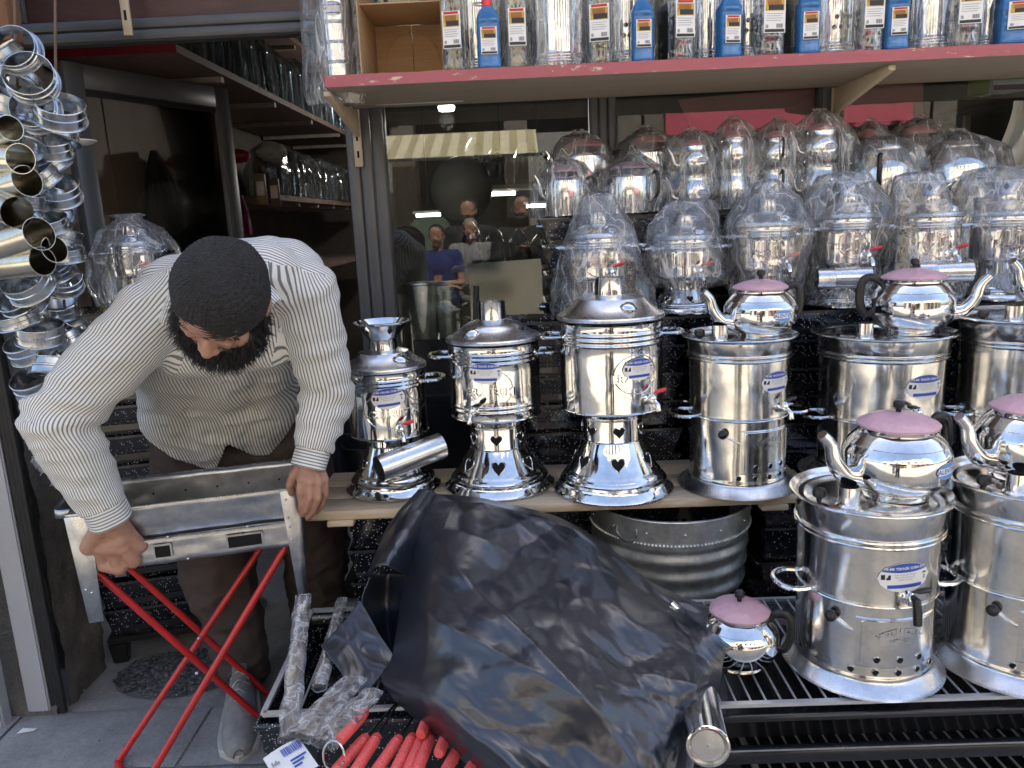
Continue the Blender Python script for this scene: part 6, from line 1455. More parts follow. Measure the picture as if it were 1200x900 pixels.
# shoes
SUEDE = plain('grey_shoe_fabric', (.27,.268,.255), .85, .2, 30, 0, .4, .003); SOLE = plain('pale_rubber_sole', (.50,.48,.44), .7, .12, 20)
DKSHOE = plain('black_shoe_leather', (.012,.012,.012), .4, .2, 20)
def shoe(heel, toe, upper, sole, laces=True):
    heel = Vector(heel); toe = Vector(toe); d = (toe-heel); L = d.length; d.normalize(); sd = Vector((d.y, -d.x, 0)); mb = MB()
    W_ = [(-.02,.030,.030), (.03,.036,.078), (.25,.040,.092), (.42,.043,.085), (.60,.049,.062), (.78,.051,.048), (.90,.046,.043), (.96,.039,.038), (1.0,.028,.030), (1.02,.014,.020)]
    def ringp(i, a):
        q, w, h = W_[i]; c, s_ = math.cos(a), math.sin(a); return heel+d*(q*L)+sd*(w*c)+Vector((0, 0, .022+max(0, s_)*h*(1 if q > .3 else .95)-.003*(s_ < 0)))
    n = 20; cols = []
    for i in range(len(W_)):
        for k in range(n): mb.v.append(tuple(ringp(i, 2*PI*k/n)))
    for i in range(len(W_)-1):
        for k in range(n): l = (k+1) % n; mb.face((i*n+k, i*n+l, (i+1)*n+l, (i+1)*n+k))
    mb.face(list(range(n))); mb.face([(len(W_)-1)*n+k for k in range(n)][::-1])
    o = mb.build('shoe', upper, man, ang=None); s = o.modifiers.new('s', 'SUBSURF'); s.levels = s.render_levels = 2
    so_ = MB(); m = 40; prof = []
    for k in range(m):
        a = 2*PI*k/m; q = .5-.53*math.cos(a); 
        w = [x for x in W_]; j = max(0, min(len(W_)-2, sum(1 for x in W_ if x[0] <= q)-1)); f = max(0, min(1, (q-W_[j][0])/(W_[j+1][0]-W_[j][0]))); ww = lerp(W_[j][1], W_[j+1][1], f) if q < .90 else .047*math.sqrt(max(.02, 1-((q-.90)/.135)**2))
        prof.append(heel+d*(q*L)+sd*((ww+.009)*math.copysign(min(1, abs(math.sin(a))*1.6), math.sin(a))))
    for z, kk in ((.002, .96), (.006, 1.0), (.024, 1.0), (.028, .97)):
        for p in prof: cpt = heel+d*(L*.5); q = cpt+(p-cpt)*kk; so_.v.append((q.x, q.y, q.z-heel.z+z))
    for j in range(3):
        for k in range(m): l = (k+1) % m; so_.face((j*m+k, j*m+l, (j+1)*m+l, (j+1)*m+k))
    so_.face(list(range(m))[::-1]); so_.face([3*m+k for k in range(m)]); so_.build('sole', sole, o)
    if laces:
        tg = MB(); tg.grid(lambda u, v: heel+d*((.10+.34*v)*L)+sd*(.021*(2*u-1))+Vector((0, 0, .135-.028*v-.006*(2*u-1)**2+.010*(1-v)**2)), 8, 8); tg.build('tongue', plain('shoe_tongue_cloth', (.23,.22,.20), .9, .2, 60), o)
        lm = MB()
        for i in range(5):
            q = .36+.075*i; h = .105-.058*(q-.30)/.4 if q > .3 else .1; w = .026
            sgn = 1 if i % 2 else -1
            lm.tube(smooth_path([heel+d*((q-.02*sgn)*L)+sd*-w+Vector((0,0,.016+h*.82)), heel+d*(q*L)+Vector((0,0,.024+h)), heel+d*((q+.02*sgn)*L)+sd*w+Vector((0,0,.016+h*.82))], 8), .0032, 6, flat=.6)
        stuff(lm.build('laces', SOLE, o))
    return o
t0, t1 = AZ(287, 798, 0)-MO, AZ(281, 893, 0)-MO
shoe(t0, t1, SUEDE, SOLE)
MB().lathe([(.046, 0), (.045, .09)], 20, c=(t0.x+.004, t0.y-.030, .055)).build('sock', plain('navy_sock', (.03,.045,.10), .9), man)
q0 = AZ(400, 700, 0)-MO; q1 = AZ(346, 728, 0)-MO; shoe(q0, q1, DKSHOE, BLACKRUB, False)
# skullcap
up = h_up.normalized(); fw = (h_fw-up*h_fw.dot(up)).normalized(); lf = up.cross(fw)
cp = MB(); n = 56
def capf(u, v):
    a = 2*PI*u; th = lerp(.03, 1.0, v); R_ = .097
    if v < .62: q = v/.62; rr, zz = R_*math.sin(q*PI/2*.93)*.985, .074*math.cos(q*PI/2*.93)+.050
    else: q = (v-.62)/.38; rr, zz = R_*lerp(.980, 1.0, min(1, q*1.5)), lerp(.058, .004, q)
    nf = noise.noise(Vector((math.cos(a)*2, math.sin(a)*2, v*3)))*.003
    nf += .0011*math.sin(v*95)*(1 if v > .62 else .5)+.0008*math.sin(a*60)*(v < .62)
    nf *= min(1, v*5)
    back = -.020*max(0, -math.cos(a))*(1 if v > .62 else 0)*((v-.62)/.38 if v > .62 else 0)
    return hc+fw*((rr+nf)*1.02*math.cos(a)-.004)+lf*((rr+nf)*.93*math.sin(a))+up*(zz+nf*.6+back+.010)
cp.grid(capf, 160, 90, wrap=True); cp.build('skullcap', KNIT, man)
sm = MB(); sm.tube([capf(i/56, .62) for i in range(56)], .0017, 6, closed=True); 
# hair at the temples, eyebrows, lashes, beard
hb = MB(); Rb = random.Random(2)
def strand_at(p, d, L, r=.0009):
    d = d.normalized(); q = Vector((Rb.uniform(-1,1), Rb.uniform(-1,1), Rb.uniform(-1,1)))*.5
    p1 = p+d*L*.5+q*L*.28; p2 = p1+(d+q*.9).normalized()*L*.5; a = d.cross(Vector((.3,.5,.8))).normalized()*r; c = d.cross(a).normalized()*r
    b = len(hb.v)
    for pt, k in ((p, 1), (p1, .9)):
        for e in (a, -a*.5+c*.87, -a*.5-c*.87): hb.v.append(tuple(pt+e*k))
    hb.v.append(tuple(p2))
    for i in range(3): j = (i+1) % 3; hb.face((b+i, b+j, b+3+j, b+3+i)); hb.face((b+3+i, b+3+j, b+6))
bb = MB()
for a, b_, r0, r1 in (((.060,0,-.075),(.058,0,-.118),.046,.040), ((.045,.050,-.050),(.060,.022,-.100),.034,.040), ((.045,-.050,-.050),(.060,-.022,-.100),.034,.040), ((.010,.070,-.030),(.040,.056,-.075),.020,.030), ((.010,-.070,-.030),(.040,-.056,-.075),.020,.030), ((.05,.02,-.12),(.05,-.02,-.12),.036,.036)):
    capsule(bb, HP(*a), HP(*b_), r0, r1, 14, 5)
bo = fuse(bb, 'beard', HAIR, man, .005, 3, .5, lambda co: .006*noise.noise(co*60)+.004*noise.noise(co*130))
for p in Rb.choices(list(bo.data.polygons), k=5200):
    c = Vector(p.center); d = Vector(p.normal)*.55+fw*.3-up*.55
    strand_at(c, d, Rb.uniform(.016, .034), .0008)
for s_ in (1, -1):
    for k in range(90):
        f = Rb.random(); p = HP(lerp(.080, .094, f)-.002, s_*lerp(.054, .012, f), .021+.004*math.sin(f*PI)+Rb.uniform(-.003, .003))
        strand_at(p, lf*s_*1.0+fw*.5-up*.1, .010, .0007)
    for k in range(30): f = k/29; strand_at(HP(.096, s_*lerp(.020, .046, f), -.008), fw*.9-up*.4+lf*s_*.2*f, .008, .0005)
    for k in range(260): strand_at(HP(Rb.uniform(-.01, .034), s_*.078, Rb.uniform(-.035, .03)), fw*.1-up*.6+lf*s_*.3, .014, .0007)
stuff(hb.build('hair_strands', HAIR, bo, ang=None))
gl = MB()
for s_ in (1, -1): gl.tube([HP(.005, s_*.086, .006), HP(.05, s_*.084, .004), HP(.09, s_*.066, -.002)], .0014, 6)

# ================================================================ THE GRILL HE HOLDS
FLp, FRp = Vector((-1.123, 1.745, 0)), Vector((-.600, 1.882, 0)); ug = (FRp-FLp).normalized(); Lg = (FRp-FLp).length; GT, GD = .750, .250
gr_ = thing('folding_grill', 'folding sheet-metal charcoal grill on red crossed legs held by the man', 'grill', (FLp.x, FLp.y, 0), math.atan2(ug.y, ug.x))
def gp_(p): return gr_.matrix_world.inverted() @ Vector(p)
MW = Matrix.Translation(gr_.location) @ Matrix.Rotation(math.atan2(ug.y, ug.x), 4, 'Z'); MWi = MW.inverted()
G = lambda px, py, y: MWi @ AY(px, py, y)
GH = .070; th = .0016
def sheet(name, pts, mat=ZINC, thick=(0, .0016, 0), p=None): return MB().poly(pts, thick).build(name, mat, p or gr_, smooth=False)
dent = lambda u, v, s: .003*noise.noise(Vector((u*7, v*5, s)))
def panel(name, f, nu, nv, mat=ZINC):
    mb = MB(); mb.grid(f, nu, nv); o = mb.build(name, mat, gr_, ang=None); s = o.modifiers.new('t', 'SOLIDIFY'); s.thickness = .0016; return o
panel('front_panel', lambda u, v: (Lg*u, -.004+.018*(1-v)+dent(u, v, 1), GT-.092+.092*v), 40, 8)
panel('lower_panel', lambda u, v: (Lg*u, .004+dent(u, v, 2), GT-.160+.066*v), 40, 6)
panel('back_panel', lambda u, v: (Lg*u, GD-.012*(1-v)+dent(u, v, 3), GT-.125+.125*v), 40, 8)
panel('tray_bottom', lambda u, v: (Lg*u, .012+(GD-.022)*v, GT-.118+.006*math.sin(u*40)*0+dent(u, v, 4)), 30, 10)
for x in (0.0, Lg-.002): panel('end_panel', lambda u, v: (x, .006+(GD-.012)*u, GT-.125+.125*v), 8, 8)
lipm = MB(); lipm.bar((0, -.006, GT), (Lg, -.006, GT), .008, .004); lipm.bar((0, GD+.002, GT), (Lg, GD+.002, GT), .008, .004); lipm.bar((0, .003, GT-.093), (Lg, -.003, GT-.093), .012, .004); lipm.build('folded_edge', LID, gr_)
lg = MB(); rows = [(.03, GT-.055), (.03, GT-.055)]
ins = MB(); ins.bar((.02, .034, GT-.030), (Lg-.02, .034, GT-.030), .05, .002); ins.build('inner_ledge', ZINC, gr_)
hl = MB()
for i in range(22): hl.lathe([(.0004, .0012), (.0032, .0010)], 8, c=(.05+(Lg-.1)*i/21, .040, GT-.0285))
for i in range(6): hl.lathe([(.0004, .0), (.0032, .0)], 8, M=Matrix.Translation((.06+(Lg-.12)*i/5, GD-.006, GT-.05)) @ Matrix.Rotation(PI/2, 4, 'X'))
stuff(hl.build('air_holes', HOLE, gr_))
# corner legs of folded sheet
def cleg(x0, w0, x1, w1, y, zt, zb, name='corner_leg', yo=0):
    mb = MB(); f = [(x0, y, zt), (x0+w0, y, zt), (x1+w1, y+yo, zb), (x1, y+yo, zb)]; mb.poly(f, (0, -.0018, 0)); mb.poly([(x0, y-.0018, zt), (x1, y+yo-.0018, zb), (x1, y+yo+.022, zb), (x0, y+.028, zt)], (.0018, 0, 0))
    return bevel(mb.build(name, ZINC, gr_, smooth=False), .0012, 1)
cleg(-.004, .056, .012, .034, -.010, GT-.004, GT-.285); cleg(Lg-.044, .048, Lg-.026, .026, -.010, GT-.002, GT-.290)
cleg(0, .05, .012, .03, GD+.004, GT-.004, GT-.285, yo=0); cleg(Lg-.046, .046, Lg-.03, .028, GD+.004, GT-.004, GT-.285)
for x, z in ((Lg-.030, GT-.025), (Lg-.012, GT-.020), (Lg-.030, GT-.075), (Lg-.028, GT-.10), (Lg-.026, GT-.135), (.03, GT-.205), (.018, GT-.195), (.26, GT-.150), (.22, GT-.085), (.41, GT-.085)):
    MB().ball((x, -.013, z), .0036, 8, 5, (1, .6, 1)).build('rivet', STEEL, gr_)
for xa, xb in ((.182, .222), (.356, .442)):
    v_ = MB().box((xa, -.002, GT-.142), (xb, .0015, GT-.108)).build('air_vent', HOLE, gr_, smooth=False)
    fm = MB()
    for a, b_ in (((xa, GT-.142), (xb, GT-.142)), ((xb, GT-.142), (xb, GT-.108)), ((xb, GT-.108), (xa, GT-.108)), ((xa, GT-.108), (xa, GT-.142))): fm.bar((a[0], -.003, a[1]), (b_[0], -.003, b_[1]), .004, .004)
    fm.build('vent_frame', ZINC, v_)
for x, s_ in ((0, -1), (Lg, 1)):
    pts = smooth_path([(x, .045, GT-.012), (x+s_*.030, .045, GT-.012), (x+s_*.045, .07, GT-.012), (x+s_*.045, .17, GT-.012), (x+s_*.030, .195, GT-.012), (x, .195, GT-.012)], 24)
    st = MB(); b_ = 0
    for p in pts: st.v.append((p.x, p.y, p.z-.011)); st.v.append((p.x, p.y, p.z+.011))
    for i in range(len(pts)-1): st.face((2*i, 2*i+2, 2*i+3, 2*i+1))
    o = st.build('strap_handle', ZINC, gr_); s = o.modifiers.new('t', 'SOLIDIFY'); s.thickness = .002
ra = [((108, 666, 1.775), None, (312, 848)), ((333, 643, 1.905), None, (158, 940)), ((150, 664, 1.955), None, (316, 815)), ((303, 646, 2.07), None, (138, 893))]
for (a, _, bxy) in ra:
    p, q = G(*a), MWi @ AZ(*bxy, .012); p = p+(p-q).normalized()*.03
    MB().tube([p, lerp(p, q, .5), q], .0092, 12).build('red_leg', REDPAINT, gr_)
pf, pr_ = G(230, 789, 1.762), G(233, 748, 1.945)
MB().ball(G(230.5, 789, 1.752), .0048, 8, 6).build('pivot', LID, gr_); MB().ball(G(233, 748, 1.93), .0048, 8, 6).build('pivot', LID, gr_)
MB().tube([MWi @ AZ(158, 940, .012), MWi @ AZ(138, 893, .012)], .0105, 10).build('foot_bar', REDPAINT, gr_); MB().tube([MWi @ AZ(312, 848, .012), MWi @ AZ(316, 815, .012)], .0105, 10).build('foot_bar', REDPAINT, gr_)

# ================================================================ PEOPLE IN THE STREET (seen in the window glass)
def standing(label, x, y, h, shirt_m, trouser_m, hair_m, crossed=False, raised=False, zbase=0.0, sleeve=.5, face=1, seed=1):
    t = thing('person', label, 'person', (x, y, zbase)); k = h/1.75; V = lambda a, b_, c: Vector((a*k, b_*k*face, c*k)); mb = MB(); fy = 1
    J = dict(n=V(0,0,1.48), c=V(0,0,1.28), p=V(0,0,.98), sl=V(-.19,0,1.42), sr=V(.19,0,1.42), kl=V(-.10,.02,.5), kr=V(.10,.02,.5), al=V(-.11,-.02,.08), ar=V(.11,-.02,.08))
    if crossed: J.update(el=V(-.25,.06,1.14), er=V(.25,.06,1.14), wl=V(.12,.20,1.12), wr=V(-.12,.22,1.15))
    elif raised: J.update(el=V(-.24,.05,1.16), er=V(.24,.05,1.16), wl=V(-.06,.28,1.30), wr=V(.06,.28,1.30))
    else: J.update(el=V(-.24,-.02,1.13), er=V(.24,-.02,1.13), wl=V(-.25,.08,.88), wr=V(.25,.08,.88))
    for a, b_, r0, r1 in (('sl','el',.048,.038),('el','wl',.038,.027),('sr','er',.048,.038),('er','wr',.038,.027),('sl','sr',.055,.055),('c','p',.12,.12),('n','c',.055,.12),('p','kl',.085,.06),('kl','al',.055,.038),('p','kr',.085,.06),('kr','ar',.055,.038)): capsule(mb, J[a], J[b_], r0*k, r1*k)
    hc_ = V(0,.02,1.635); capsule(mb, J['n'], hc_, .055*k, .05*k); head_caps(mb, hc_, Vector((0,0,1)), Vector((0,face,0)), k)
    for w, e in (('wl','el'), ('wr','er')):
        d = (J[w]-J[e]).normalized(); sd2 = d.cross(Vector((0,0,1)))
        if sd2.length < .1: sd2 = Vector((1,0,0))
        sd2.normalize()
        for i in range(4): capsule(mb, J[w]+d*.02*k, J[w]+d*.085*k+sd2*(.012*(i-1.5))*k, .022*k, .014*k, 10, 3); capsule(mb, J[w]+d*.085*k+sd2*(.012*(i-1.5))*k, J[w]+d*(.15-.01*abs(i-1.3))*k+sd2*(.014*(i-1.5))*k+Vector((0,0,-.02*k)), .010*k, .008*k, 8, 3)
        capsule(mb, J[w]+d*.03*k, J[w]+d*.09*k+sd2*.045*k, .014*k, .010*k, 8, 3)
    fuse(mb, 'body', SKIN, t, .0065, 4, .5)
    s2_ = MB()
    for off in (-.075, .075): capsule(s2_, J['c']+Vector((off*k,0,.05*k)), J['p']+Vector((off*k,0,-.08*k)), .118*k, .118*k)
    capsule(s2_, J['sl'], J['sr'], .075*k, .075*k); capsule(s2_, J['c']+Vector((0,0,.06)), J['c'], .13*k, .13*k)
    for a, b_ in (('sl','el'), ('sr','er')): capsule(s2_, J[a], lerp(J[a], J[b_], sleeve if sleeve < 1 else 1), .070*k, .062*k)
    if sleeve >= 1:
        for a, b_ in (('el','wl'), ('er','wr')): capsule(s2_, J[a], J[b_], .060*k, .045*k)
    fuse(s2_, 'shirt', shirt_m, t, .009, 4, .5, lambda c: .006*noise.noise(c*14))
    t2 = MB(); capsule(t2, J['p']+V(-.06,0,0), J['p']+V(.06,0,0), .13*k, .13*k)
    for a, b_ in (('kl','al'), ('kr','ar')): capsule(t2, J['p']+Vector((.09*k*(1 if a == 'kr' else -1),0,-.03)), J[a], .105*k, .085*k); capsule(t2, J[a], J[b_], .085*k, .07*k)
    fuse(t2, 'trousers', trouser_m, t, .011, 4, .5, lambda c: .006*noise.noise(c*12))
    hm_ = MB(); hm_.grid(lambda u, v: hc_+Vector((.086*k*math.sin(v*1.75+.02)*math.cos(2*PI*u), -.014*k*face+.100*k*math.sin(v*1.75+.02)*math.sin(2*PI*u), .04*k+.088*k*math.cos(v*1.75+.02)+(.05*k if math.sin(2*PI*u)*face > 0 else -.02*k)*max(0, v-.6)))*1.0+Vector((noise.noise(Vector((u*30, v*20, seed)))*.006,)*3), 36, 16, wrap=True); hm_.build('hair', hair_m, t)
    for s_ in (-1, 1): shoe_standing(t, J['al' if s_ < 0 else 'ar'], face, k)
    return t
def shoe_standing(t, a, face, k):
    mb = MB(); mb.grid(lambda u, v: (a.x+.045*k*math.sin(PI*v)*math.cos(2*PI*u), a.y+face*.06*k-face*.14*k*math.cos(PI*v), .045*k+.045*k*math.sin(PI*v)*math.sin(2*PI*u)), 20, 12, wrap=True); mb.build('shoe', DKSHOE, t)
NAVY = plain('blue_tshirt_cloth', (.022,.035,.16), .85, .15, 10); GREYS = plain('grey_shirt_cloth', (.24,.24,.25), .85, .15, 10); DARKC = plain('dark_jacket_cloth', (.018,.018,.020), .8, .2, 10); WHITES = plain('white_shirt_cloth', (.62,.62,.60), .85, .1, 10)
DENIM = plain('dark_denim', (.03,.04,.07), .85, .2, 20); GHAIR = plain('grey_hair', (.25,.24,.23), .7, .3, 60)
q = AY(512, 283, 6.6); standing('boy in a blue T-shirt with folded arms across from the shop', q.x, -(6.6-2*2.768), 1.40, NAVY, DENIM, HAIR, True, zbase=-.01)
q = AY(552, 284, 7.2); standing('grey haired man in a grey shirt standing behind the boy', q.x, -(7.2-2*2.768), 1.44, GREYS, DARKC, GHAIR, zbase=-.01, sleeve=1, seed=4)
standing('photographer in a dark jacket holding up a phone', .03, -.42, 1.60, DARKC, DENIM, HAIR, raised=True, zbase=-.01, sleeve=1, seed=6)
q = AY(548, 262, 6.9); standing('dark jacketed woman standing beyond the photographer', q.x-.02, -(6.9-2*2.768)-.5, 1.62, DARKC, DARKC, HAIR, zbase=-.01, sleeve=1, seed=7)
ph = thing('phone', 'dark phone held by the photographer', 'phone', (.0, -.072, 1.39)); bevel(MB().box((-.075, -.004, -.036), (.075, .004, .036)).build('phone_body', BLACKPL, ph, smooth=False), .002, 1)
# ================================================================ BLACK BAG, SKEWERS, PIPE IN FRONT
NET = [
 [(507,582,1.93),(560,587,1.92),(610,598,1.88),(660,612,1.85),(712,645,1.80),(770,690,1.74),(857,724,1.60)],
 [(482,628,1.86),(545,624,1.79),(612,638,1.73),(672,655,1.69),(727,690,1.65),(782,725,1.59),(851,752,1.54)],
 [(474,690,1.74),(525,690,1.60),(602,700,1.54),(672,712,1.52),(732,740,1.49),(787,765,1.47),(843,785,1.45)],
 [(462,765,1.58),(522,765,1.44),(602,770,1.38),(672,780,1.36),(737,800,1.36),(787,815,1.36),(832,826,1.36)],
 [(452,806,1.48),(520,835,1.33),(600,842,1.28),(670,850,1.26),(735,860,1.26),(780,870,1.26),(816,880,1.27)],
 [(548,896,1.30),(600,918,1.20),(640,928,1.17),(680,938,1.16),(735,948,1.16),(770,952,1.16),(800,958,1.18)]]
NETW = [[AY(*p) for p in r] for r in NET]
def cr(a, b, c, d, t): return .5*((b*2)+(c-a)*t+(a*2-b*5+c*4-d)*t*t+(b*3-a-c*3+d)*t**3)
def crow(P, q):
    n = len(P)-1; x = q*n; i = min(int(x), n-1); t = x-i
    return cr(P[i-1] if i else P[0]*2-P[1], P[i], P[i+1], P[i+2] if i+2 <= n else P[n]*2-P[n-1], t)
def ridge(n, k=1.0): return (1-min(1, abs(n)*2.6))**k
RCx = random.Random(21); CREASE = []
for i in range(42):
    an = RCx.choice([.62, .75, .5, 2.3, 1.2, .1, 1.9])+RCx.uniform(-.35, .35); fq = (.30, .42, .6, .9, 1.3, 1.9, 2.8, 3.9, 5.2)[i % 9]*RCx.uniform(.85, 1.15)
    CREASE.append((-math.sin(an), math.cos(an), fq, .0078/fq**1.0*RCx.choice([.6, 1, 1.3]), RCx.uniform(0, 2), i*7.3))
def bag_fn(u, v):
    p = crow([crow(r, u) for r in NETW], v)
    U, V_ = u*6.2, v*5.2
    w = Vector((U+.20*noise.noise(Vector((U*.7, V_*.7, 3)))+.05*noise.noise(Vector((U*2.7, V_*2.7, 3))), V_+.20*noise.noise(Vector((U*.7, V_*.7, 9)))+.05*noise.noise(Vector((U*2.7, V_*2.7, 9))), 0))
    h = .008*noise.noise(Vector((w.x*.4, w.y*.4, 4)))
    for dx, dy, fq, am, ph_, sd in CREASE:
        s = (w.x*dx+w.y*dy)*fq+ph_; tri = abs((s % 2)-1); m_ = max(0, min(1, .35+2.2*noise.noise(Vector((w.x*.6+sd, w.y*.6, sd*3.1)))))
        h += am*tri*m_
    f1 = (v-.22-.06*math.sin(u*5))*11; h += .016*math.exp(-abs(f1)*1.2)*min(1, u*4)*(1-u)
    f2 = (u*1.05+v*-.95+.15)*12; h += .018*math.exp(-abs(f2)*1.2)*min(1, v*2)
    f3 = (u*.55+v*-.95+.42)*14; h += .014*math.exp(-abs(f3)*1.2)*min(1, (1-v)*3)
    e = min(1, 8*min(u, 1-u, v*1.2+.02)); nrm = Vector((.05, -.72, .62))
    return p+nrm*(h*(.35+.65*e)-.012)
bg_ = thing('plastic_sheet_bag', 'large crumpled black plastic bag thrown over the goods in front of the plank', 'plastic bag', AZ(650, 860, .40)); BO = bg_.location.copy()
mb = MB(); mb.grid(lambda u, v: bag_fn(u, v)-BO, 230, 210); o = mb.build('bag_sheet', BLACKBAG, bg_, ang=None); s = o.modifiers.new('t', 'SOLIDIFY'); s.thickness = .0012
def patch(name, R, bulge, mat, nu=40, nv=40, amp=.006, seed=1):
    W_ = [[AY(*p) for p in r] for r in R]
    def fn(u, v):
        p = crow([crow(r, u) for r in W_], v); h = bulge*math.sin(PI*u)+amp*ridge(noise.noise(Vector((u*1.6+seed, v*2, seed))), 2)+amp*.5*ridge(noise.noise(Vector((u*3.5+seed, v*4, seed))), 2)
        return p+Vector((-.2, -.75, .5))*h-BO
    mb = MB(); mb.grid(fn, nu, nv); o = mb.build(name, mat, bg_, ang=None); s = o.modifiers.new('t', 'SOLIDIFY'); s.thickness = .0012; return o
patch('rolled_edge', [[(492,574,1.95),(508,576,1.93),(524,590,1.93)],[(462,608,1.87),(486,606,1.83),(510,618,1.85)],[(444,642,1.80),(468,636,1.75),(493,648,1.77)],[(433,672,1.74),(454,664,1.70),(478,676,1.72)]], .018, BLACKBAG, seed=4)
patch('bag_lining', [[(433,676,1.76),(455,672,1.80),(478,674,1.74)],[(424,706,1.72),(452,712,1.78),(478,706,1.70)],[(440,742,1.66),(455,745,1.70),(470,742,1.64)],[(460,774,1.60),(462,776,1.60),(464,776,1.58)]], -.01, BLACKBAG, amp=.003, seed=8)
patch('folded_flap', [[(423,703,1.70),(443,738,1.64),(464,771,1.58)],[(401,731,1.66),(424,765,1.60),(448,790,1.54)],[(377,757,1.62),(401,788,1.55),(425,819,1.50)]], .006, BLACKBAG, amp=.004, seed=13)
# goods under the bag: closed grill boxes that hold it up
stack(.12, 1.62, .41, 1, .40, .30, .085, 'hidden under the black bag on the long rack', RB) if False else None
# skewers with coral handles on the left rack
gSk = 'skewers with coral plastic handles on the left rack'
HN = MB(); pr = [(.001, 0), (.0085, .0005), (.0105, .003)]
for i in range(14): z = .006+.0068*i; pr += [(.0108, z), (.0116, z+.002), (.0108, z+.0045), (.0102, z+.0056)]
pr += [(.0100, .108), (.0080, .113), (.001, .1135)]; HM = HN.lathe(pr, 18).mesh('handle', CORAL)
RMm = MB().tube([(0,0,.112), (0,0,.30), (0,0,.50)], .0028, 6).mesh('rod', BLACKMET)
def skewer(a, b, za, zb, lab):
    p, q = AZ(*a, za), AZ(*b, zb); t = thing('skewer', lab, 'skewer', p, 0, gSk); t.rotation_euler = (q-p).to_track_quat('Z', 'Y').to_euler()
    for nm, m in (('handle', HM), ('rod', RMm)): o = bpy.data.objects.new(nm, m); COL.objects.link(o); o.parent = t
SK = [((397,869),(432,830),.445,.43,'coral skewer handle lying highest, across the clear film'), ((415,906),(447,855),.405,.40,'coral handled skewer just right of the highest one'), ((438,908),(471,860),.402,.398,'coral handled skewer in the middle of the row, clear of its neighbours'), ((462,906),(482,866),.402,.398,'coral handled skewer left in the close group of three'), ((476,908),(495,864),.403,.398,'coral handled skewer in the middle of the close group of three'), ((488,905),(506,860),.404,.40,'coral handled skewer right in the close group of three'), ((493,862),(503,838),.425,.42,'coral skewer handle seen end-on above the close group of three'), ((514,884),(528,850),.418,.41,'coral skewer handle seen end-on beside the bag edge'), ((520,908),(540,872),.40,.398,'coral handled skewer half under the bag edge'), ((543,915),(565,880),.40,.398,'coral handled skewer nearest the bottom edge under the bag'), ((392,905),(425,868),.404,.40,'deep red skewer handle under the clear film by the paper card')]
for a, b, za, zb, lab in SK: skewer(a, b, za, zb, lab)
# clear sleeves with steel tongs
def sleeve(name, label, top, bot, z0, z1, w0, w1, seed, mat=FILM_T, inner=True):
    p, q = AZ(*top, z0), AZ(*bot, z1); d = q-p; L = d.length; t = thing(name, label, 'packet', p, 0, 'goods in clear sleeves on the left rack'); d.normalize(); sd2 = d.cross(Vector((0,0,1))).normalized(); n_ = sd2.cross(d)
    def fn(u, v):
        a = 2*PI*u; w = lerp(w0, w1, v)*(1+.10*noise.noise(Vector((v*4, seed, 0)))); e = .010*(1+.5*noise.noise(Vector((u*3, v*6, seed))))
        if v < .03: e *= .2
        cr_ = .004*((.4-abs(noise.noise(Vector((u*5, v*5, seed+3)))))*1.4)
        return d*(L*v)+sd2*(w*math.cos(a)+.004*noise.noise(Vector((v*9, seed, 3))))+n_*((e+cr_)*math.sin(a)+.013)
    mb = MB(); mb.grid(fn, 28, 60, wrap=True); mb.build('clear_sleeve', mat, t, ang=None)
    if inner:
        i1 = MB()
        for s_ in (-.35, .35): i1.bar(d*(L*.06)+sd2*(w0*s_)+n_*.012, d*(L*.97)+sd2*(w1*s_*.9)+n_*.012, .008, .003)
        i1.build('tongs', STEEL, t)
        bl_ = MB(); bl_.bar(d*(L*.80)+n_*.010, d*(L*.985)+n_*.010, w1*1.4, .004); bl_.build('tong_plate', plain_cache('dull_tong_plate', (.10,.10,.10), rough=.35), t)
    return t
sleeve('wrapped_tongs', 'upright pair of tongs in a clear sleeve at the left of the rack', (356,702), (339,873), .47, .405, .020, .022, 3)
sleeve('wrapped_tongs', 'shorter clear sleeve of tongs beside the bag flap', (402,706), (375,812), .44, .40, .014, .018, 5)
sleeve('wrapped_tongs', 'wide clear film packet running from the flap to the paper card', (418,800), (352,872), .42, .43, .030, .040, 9, FILM_T)
sleeve('wrapped_tongs', 'loose clear film over the coral handles by the paper card', (440,815), (378,880), .43, .43, .022, .034, 12, FILM_M, False)
cdp = [AZ(308, 889, .425), AZ(350, 864, .43), AZ(369, 893, .425), AZ(330, 925, .42)]
cd = thing('paper_card', 'white paper card with a blue barcode in front of the clear packets', 'card', cdp[0]); e1, e2 = cdp[1]-cdp[0], cdp[3]-cdp[0]; e3 = e1.cross(e2).normalized(); e3 = e3 if e3.z > 0 else -e3
cm = MB(); cm.grid(lambda u, v: e1*u+e2*v+e3*(.003*math.sin(u*PI)), 8, 4); 
for f in range(len(cm.f)): pass
def cq(u0, u1, v0, v1, m): cm.cm = m; cm.poly([e1*u0+e2*v0+e3*.0045, e1*u1+e2*v0+e3*.0045, e1*u1+e2*v1+e3*.0045, e1*u0+e2*v1+e3*.0045])
u = .42
RC = random.Random(4)
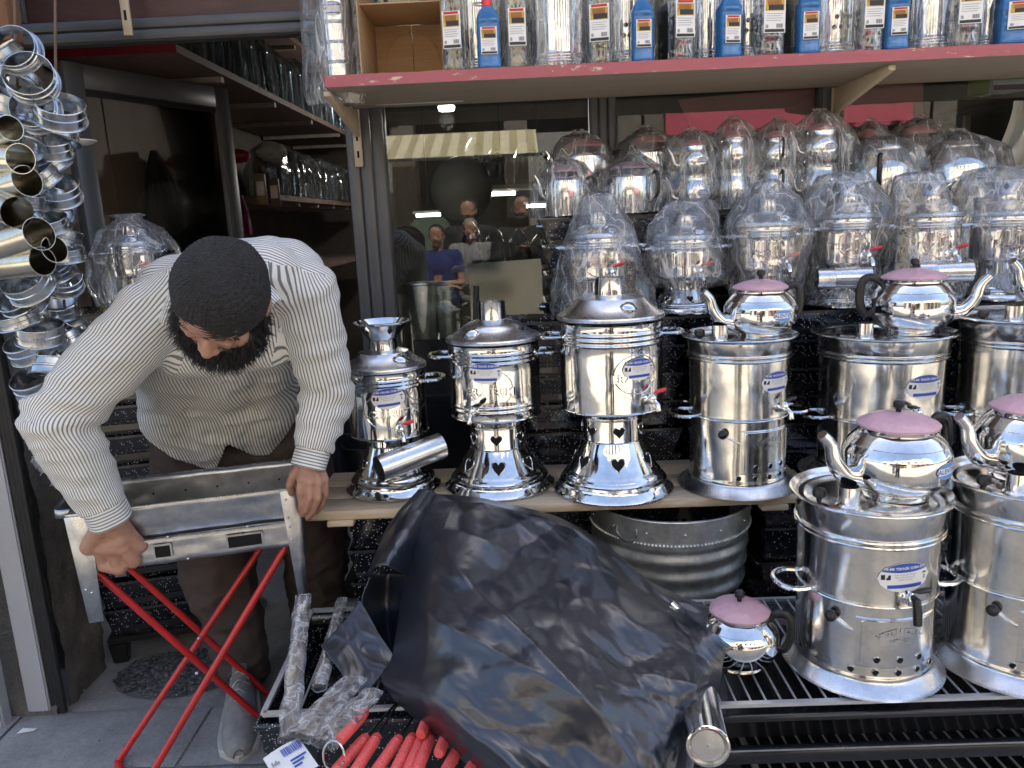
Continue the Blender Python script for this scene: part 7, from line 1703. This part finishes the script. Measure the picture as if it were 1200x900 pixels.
while u < .92: w = RC.uniform(.008, .030); cq(u, u+w, .10, .34, 1); u += w+RC.uniform(.010, .028)
for k in range(3): cq(.50, .92-.1*k, .50+.10*k, .55+.10*k, 1)
for k in range(4): cq(.08+.05*k, .12+.05*k, .30+.05*(k % 2), .42, 2)
cm.build('card_paper', [WHITEP, BLUEP, GREYP], cd, smooth=False)
wl = MB(); a = AZ(391, 886, .43); wl.tube([a+Vector((.020*math.cos(t*.42), .006*math.sin(t*.42), .028*math.sin(t*.42))) for t in range(15)], .0022, 6); tag(wl.build('wire_loop', STEEL), 'bright wire loop under the highest coral handle', 'loop')
# pipe stub at the bottom by the bag
pipe_len('capped_pipe', 'capped shiny pipe stub poking out below the black bag', AY(818, 812, 1.36), AY(830, 876, 1.17), .035, CHROME2, seams=False)
o = [x for x in bpy.data.objects if x.name.startswith('capped_pipe')][0]
p, q = AY(818, 812, 1.36), AY(830, 876, 1.17); d = (q-p); M = d.to_track_quat('Z', 'Y').to_matrix().to_4x4(); L = d.length
MB().lathe([(.0345, L-.012), (.030, L-.010), (.028, L-.006), (.001, L-.005)], 30, M=M).build('cap', LID, o); MB().lathe(rim_roll(.0352, L-.003, .003), 30, M=M).build('rim', CHROME, o)
# grill tray seen at the bottom right, plain black drawer front
dw = thing('low_grill', 'black grill front with bright lip under the long wire rack', 'grill', (.9, 1.385, .300)); bevel(MB().box((-.62, 0, -.016), (.70, .02, .02)).build('drawer_front', BLACKMET, dw, smooth=False), .004, 1); MB().bar((-.60, -.002, .022), (.66, -.002, .022), .006, .004).build('bright_lip', STEEL, dw)
for sx in (-.58, .62): MB().box((sx, .003, -.296), (sx+.03, .018, -.0165)).build('foot', BLACKMET, dw, smooth=False)
# paper scrap on the floor by the pier
ps = AZ(30, 857, .012); tag(MB().poly([ps+Vector((-.02,-.01,.0)), ps+Vector((.03,-.004,.004)), ps+Vector((.028,.012,.0)), ps+Vector((-.015,.012,.002))], (0,0,.0008)).build('paper_scrap', WHITEP, smooth=False), 'white paper scrap on the floor by the crumbling pier', 'paper')
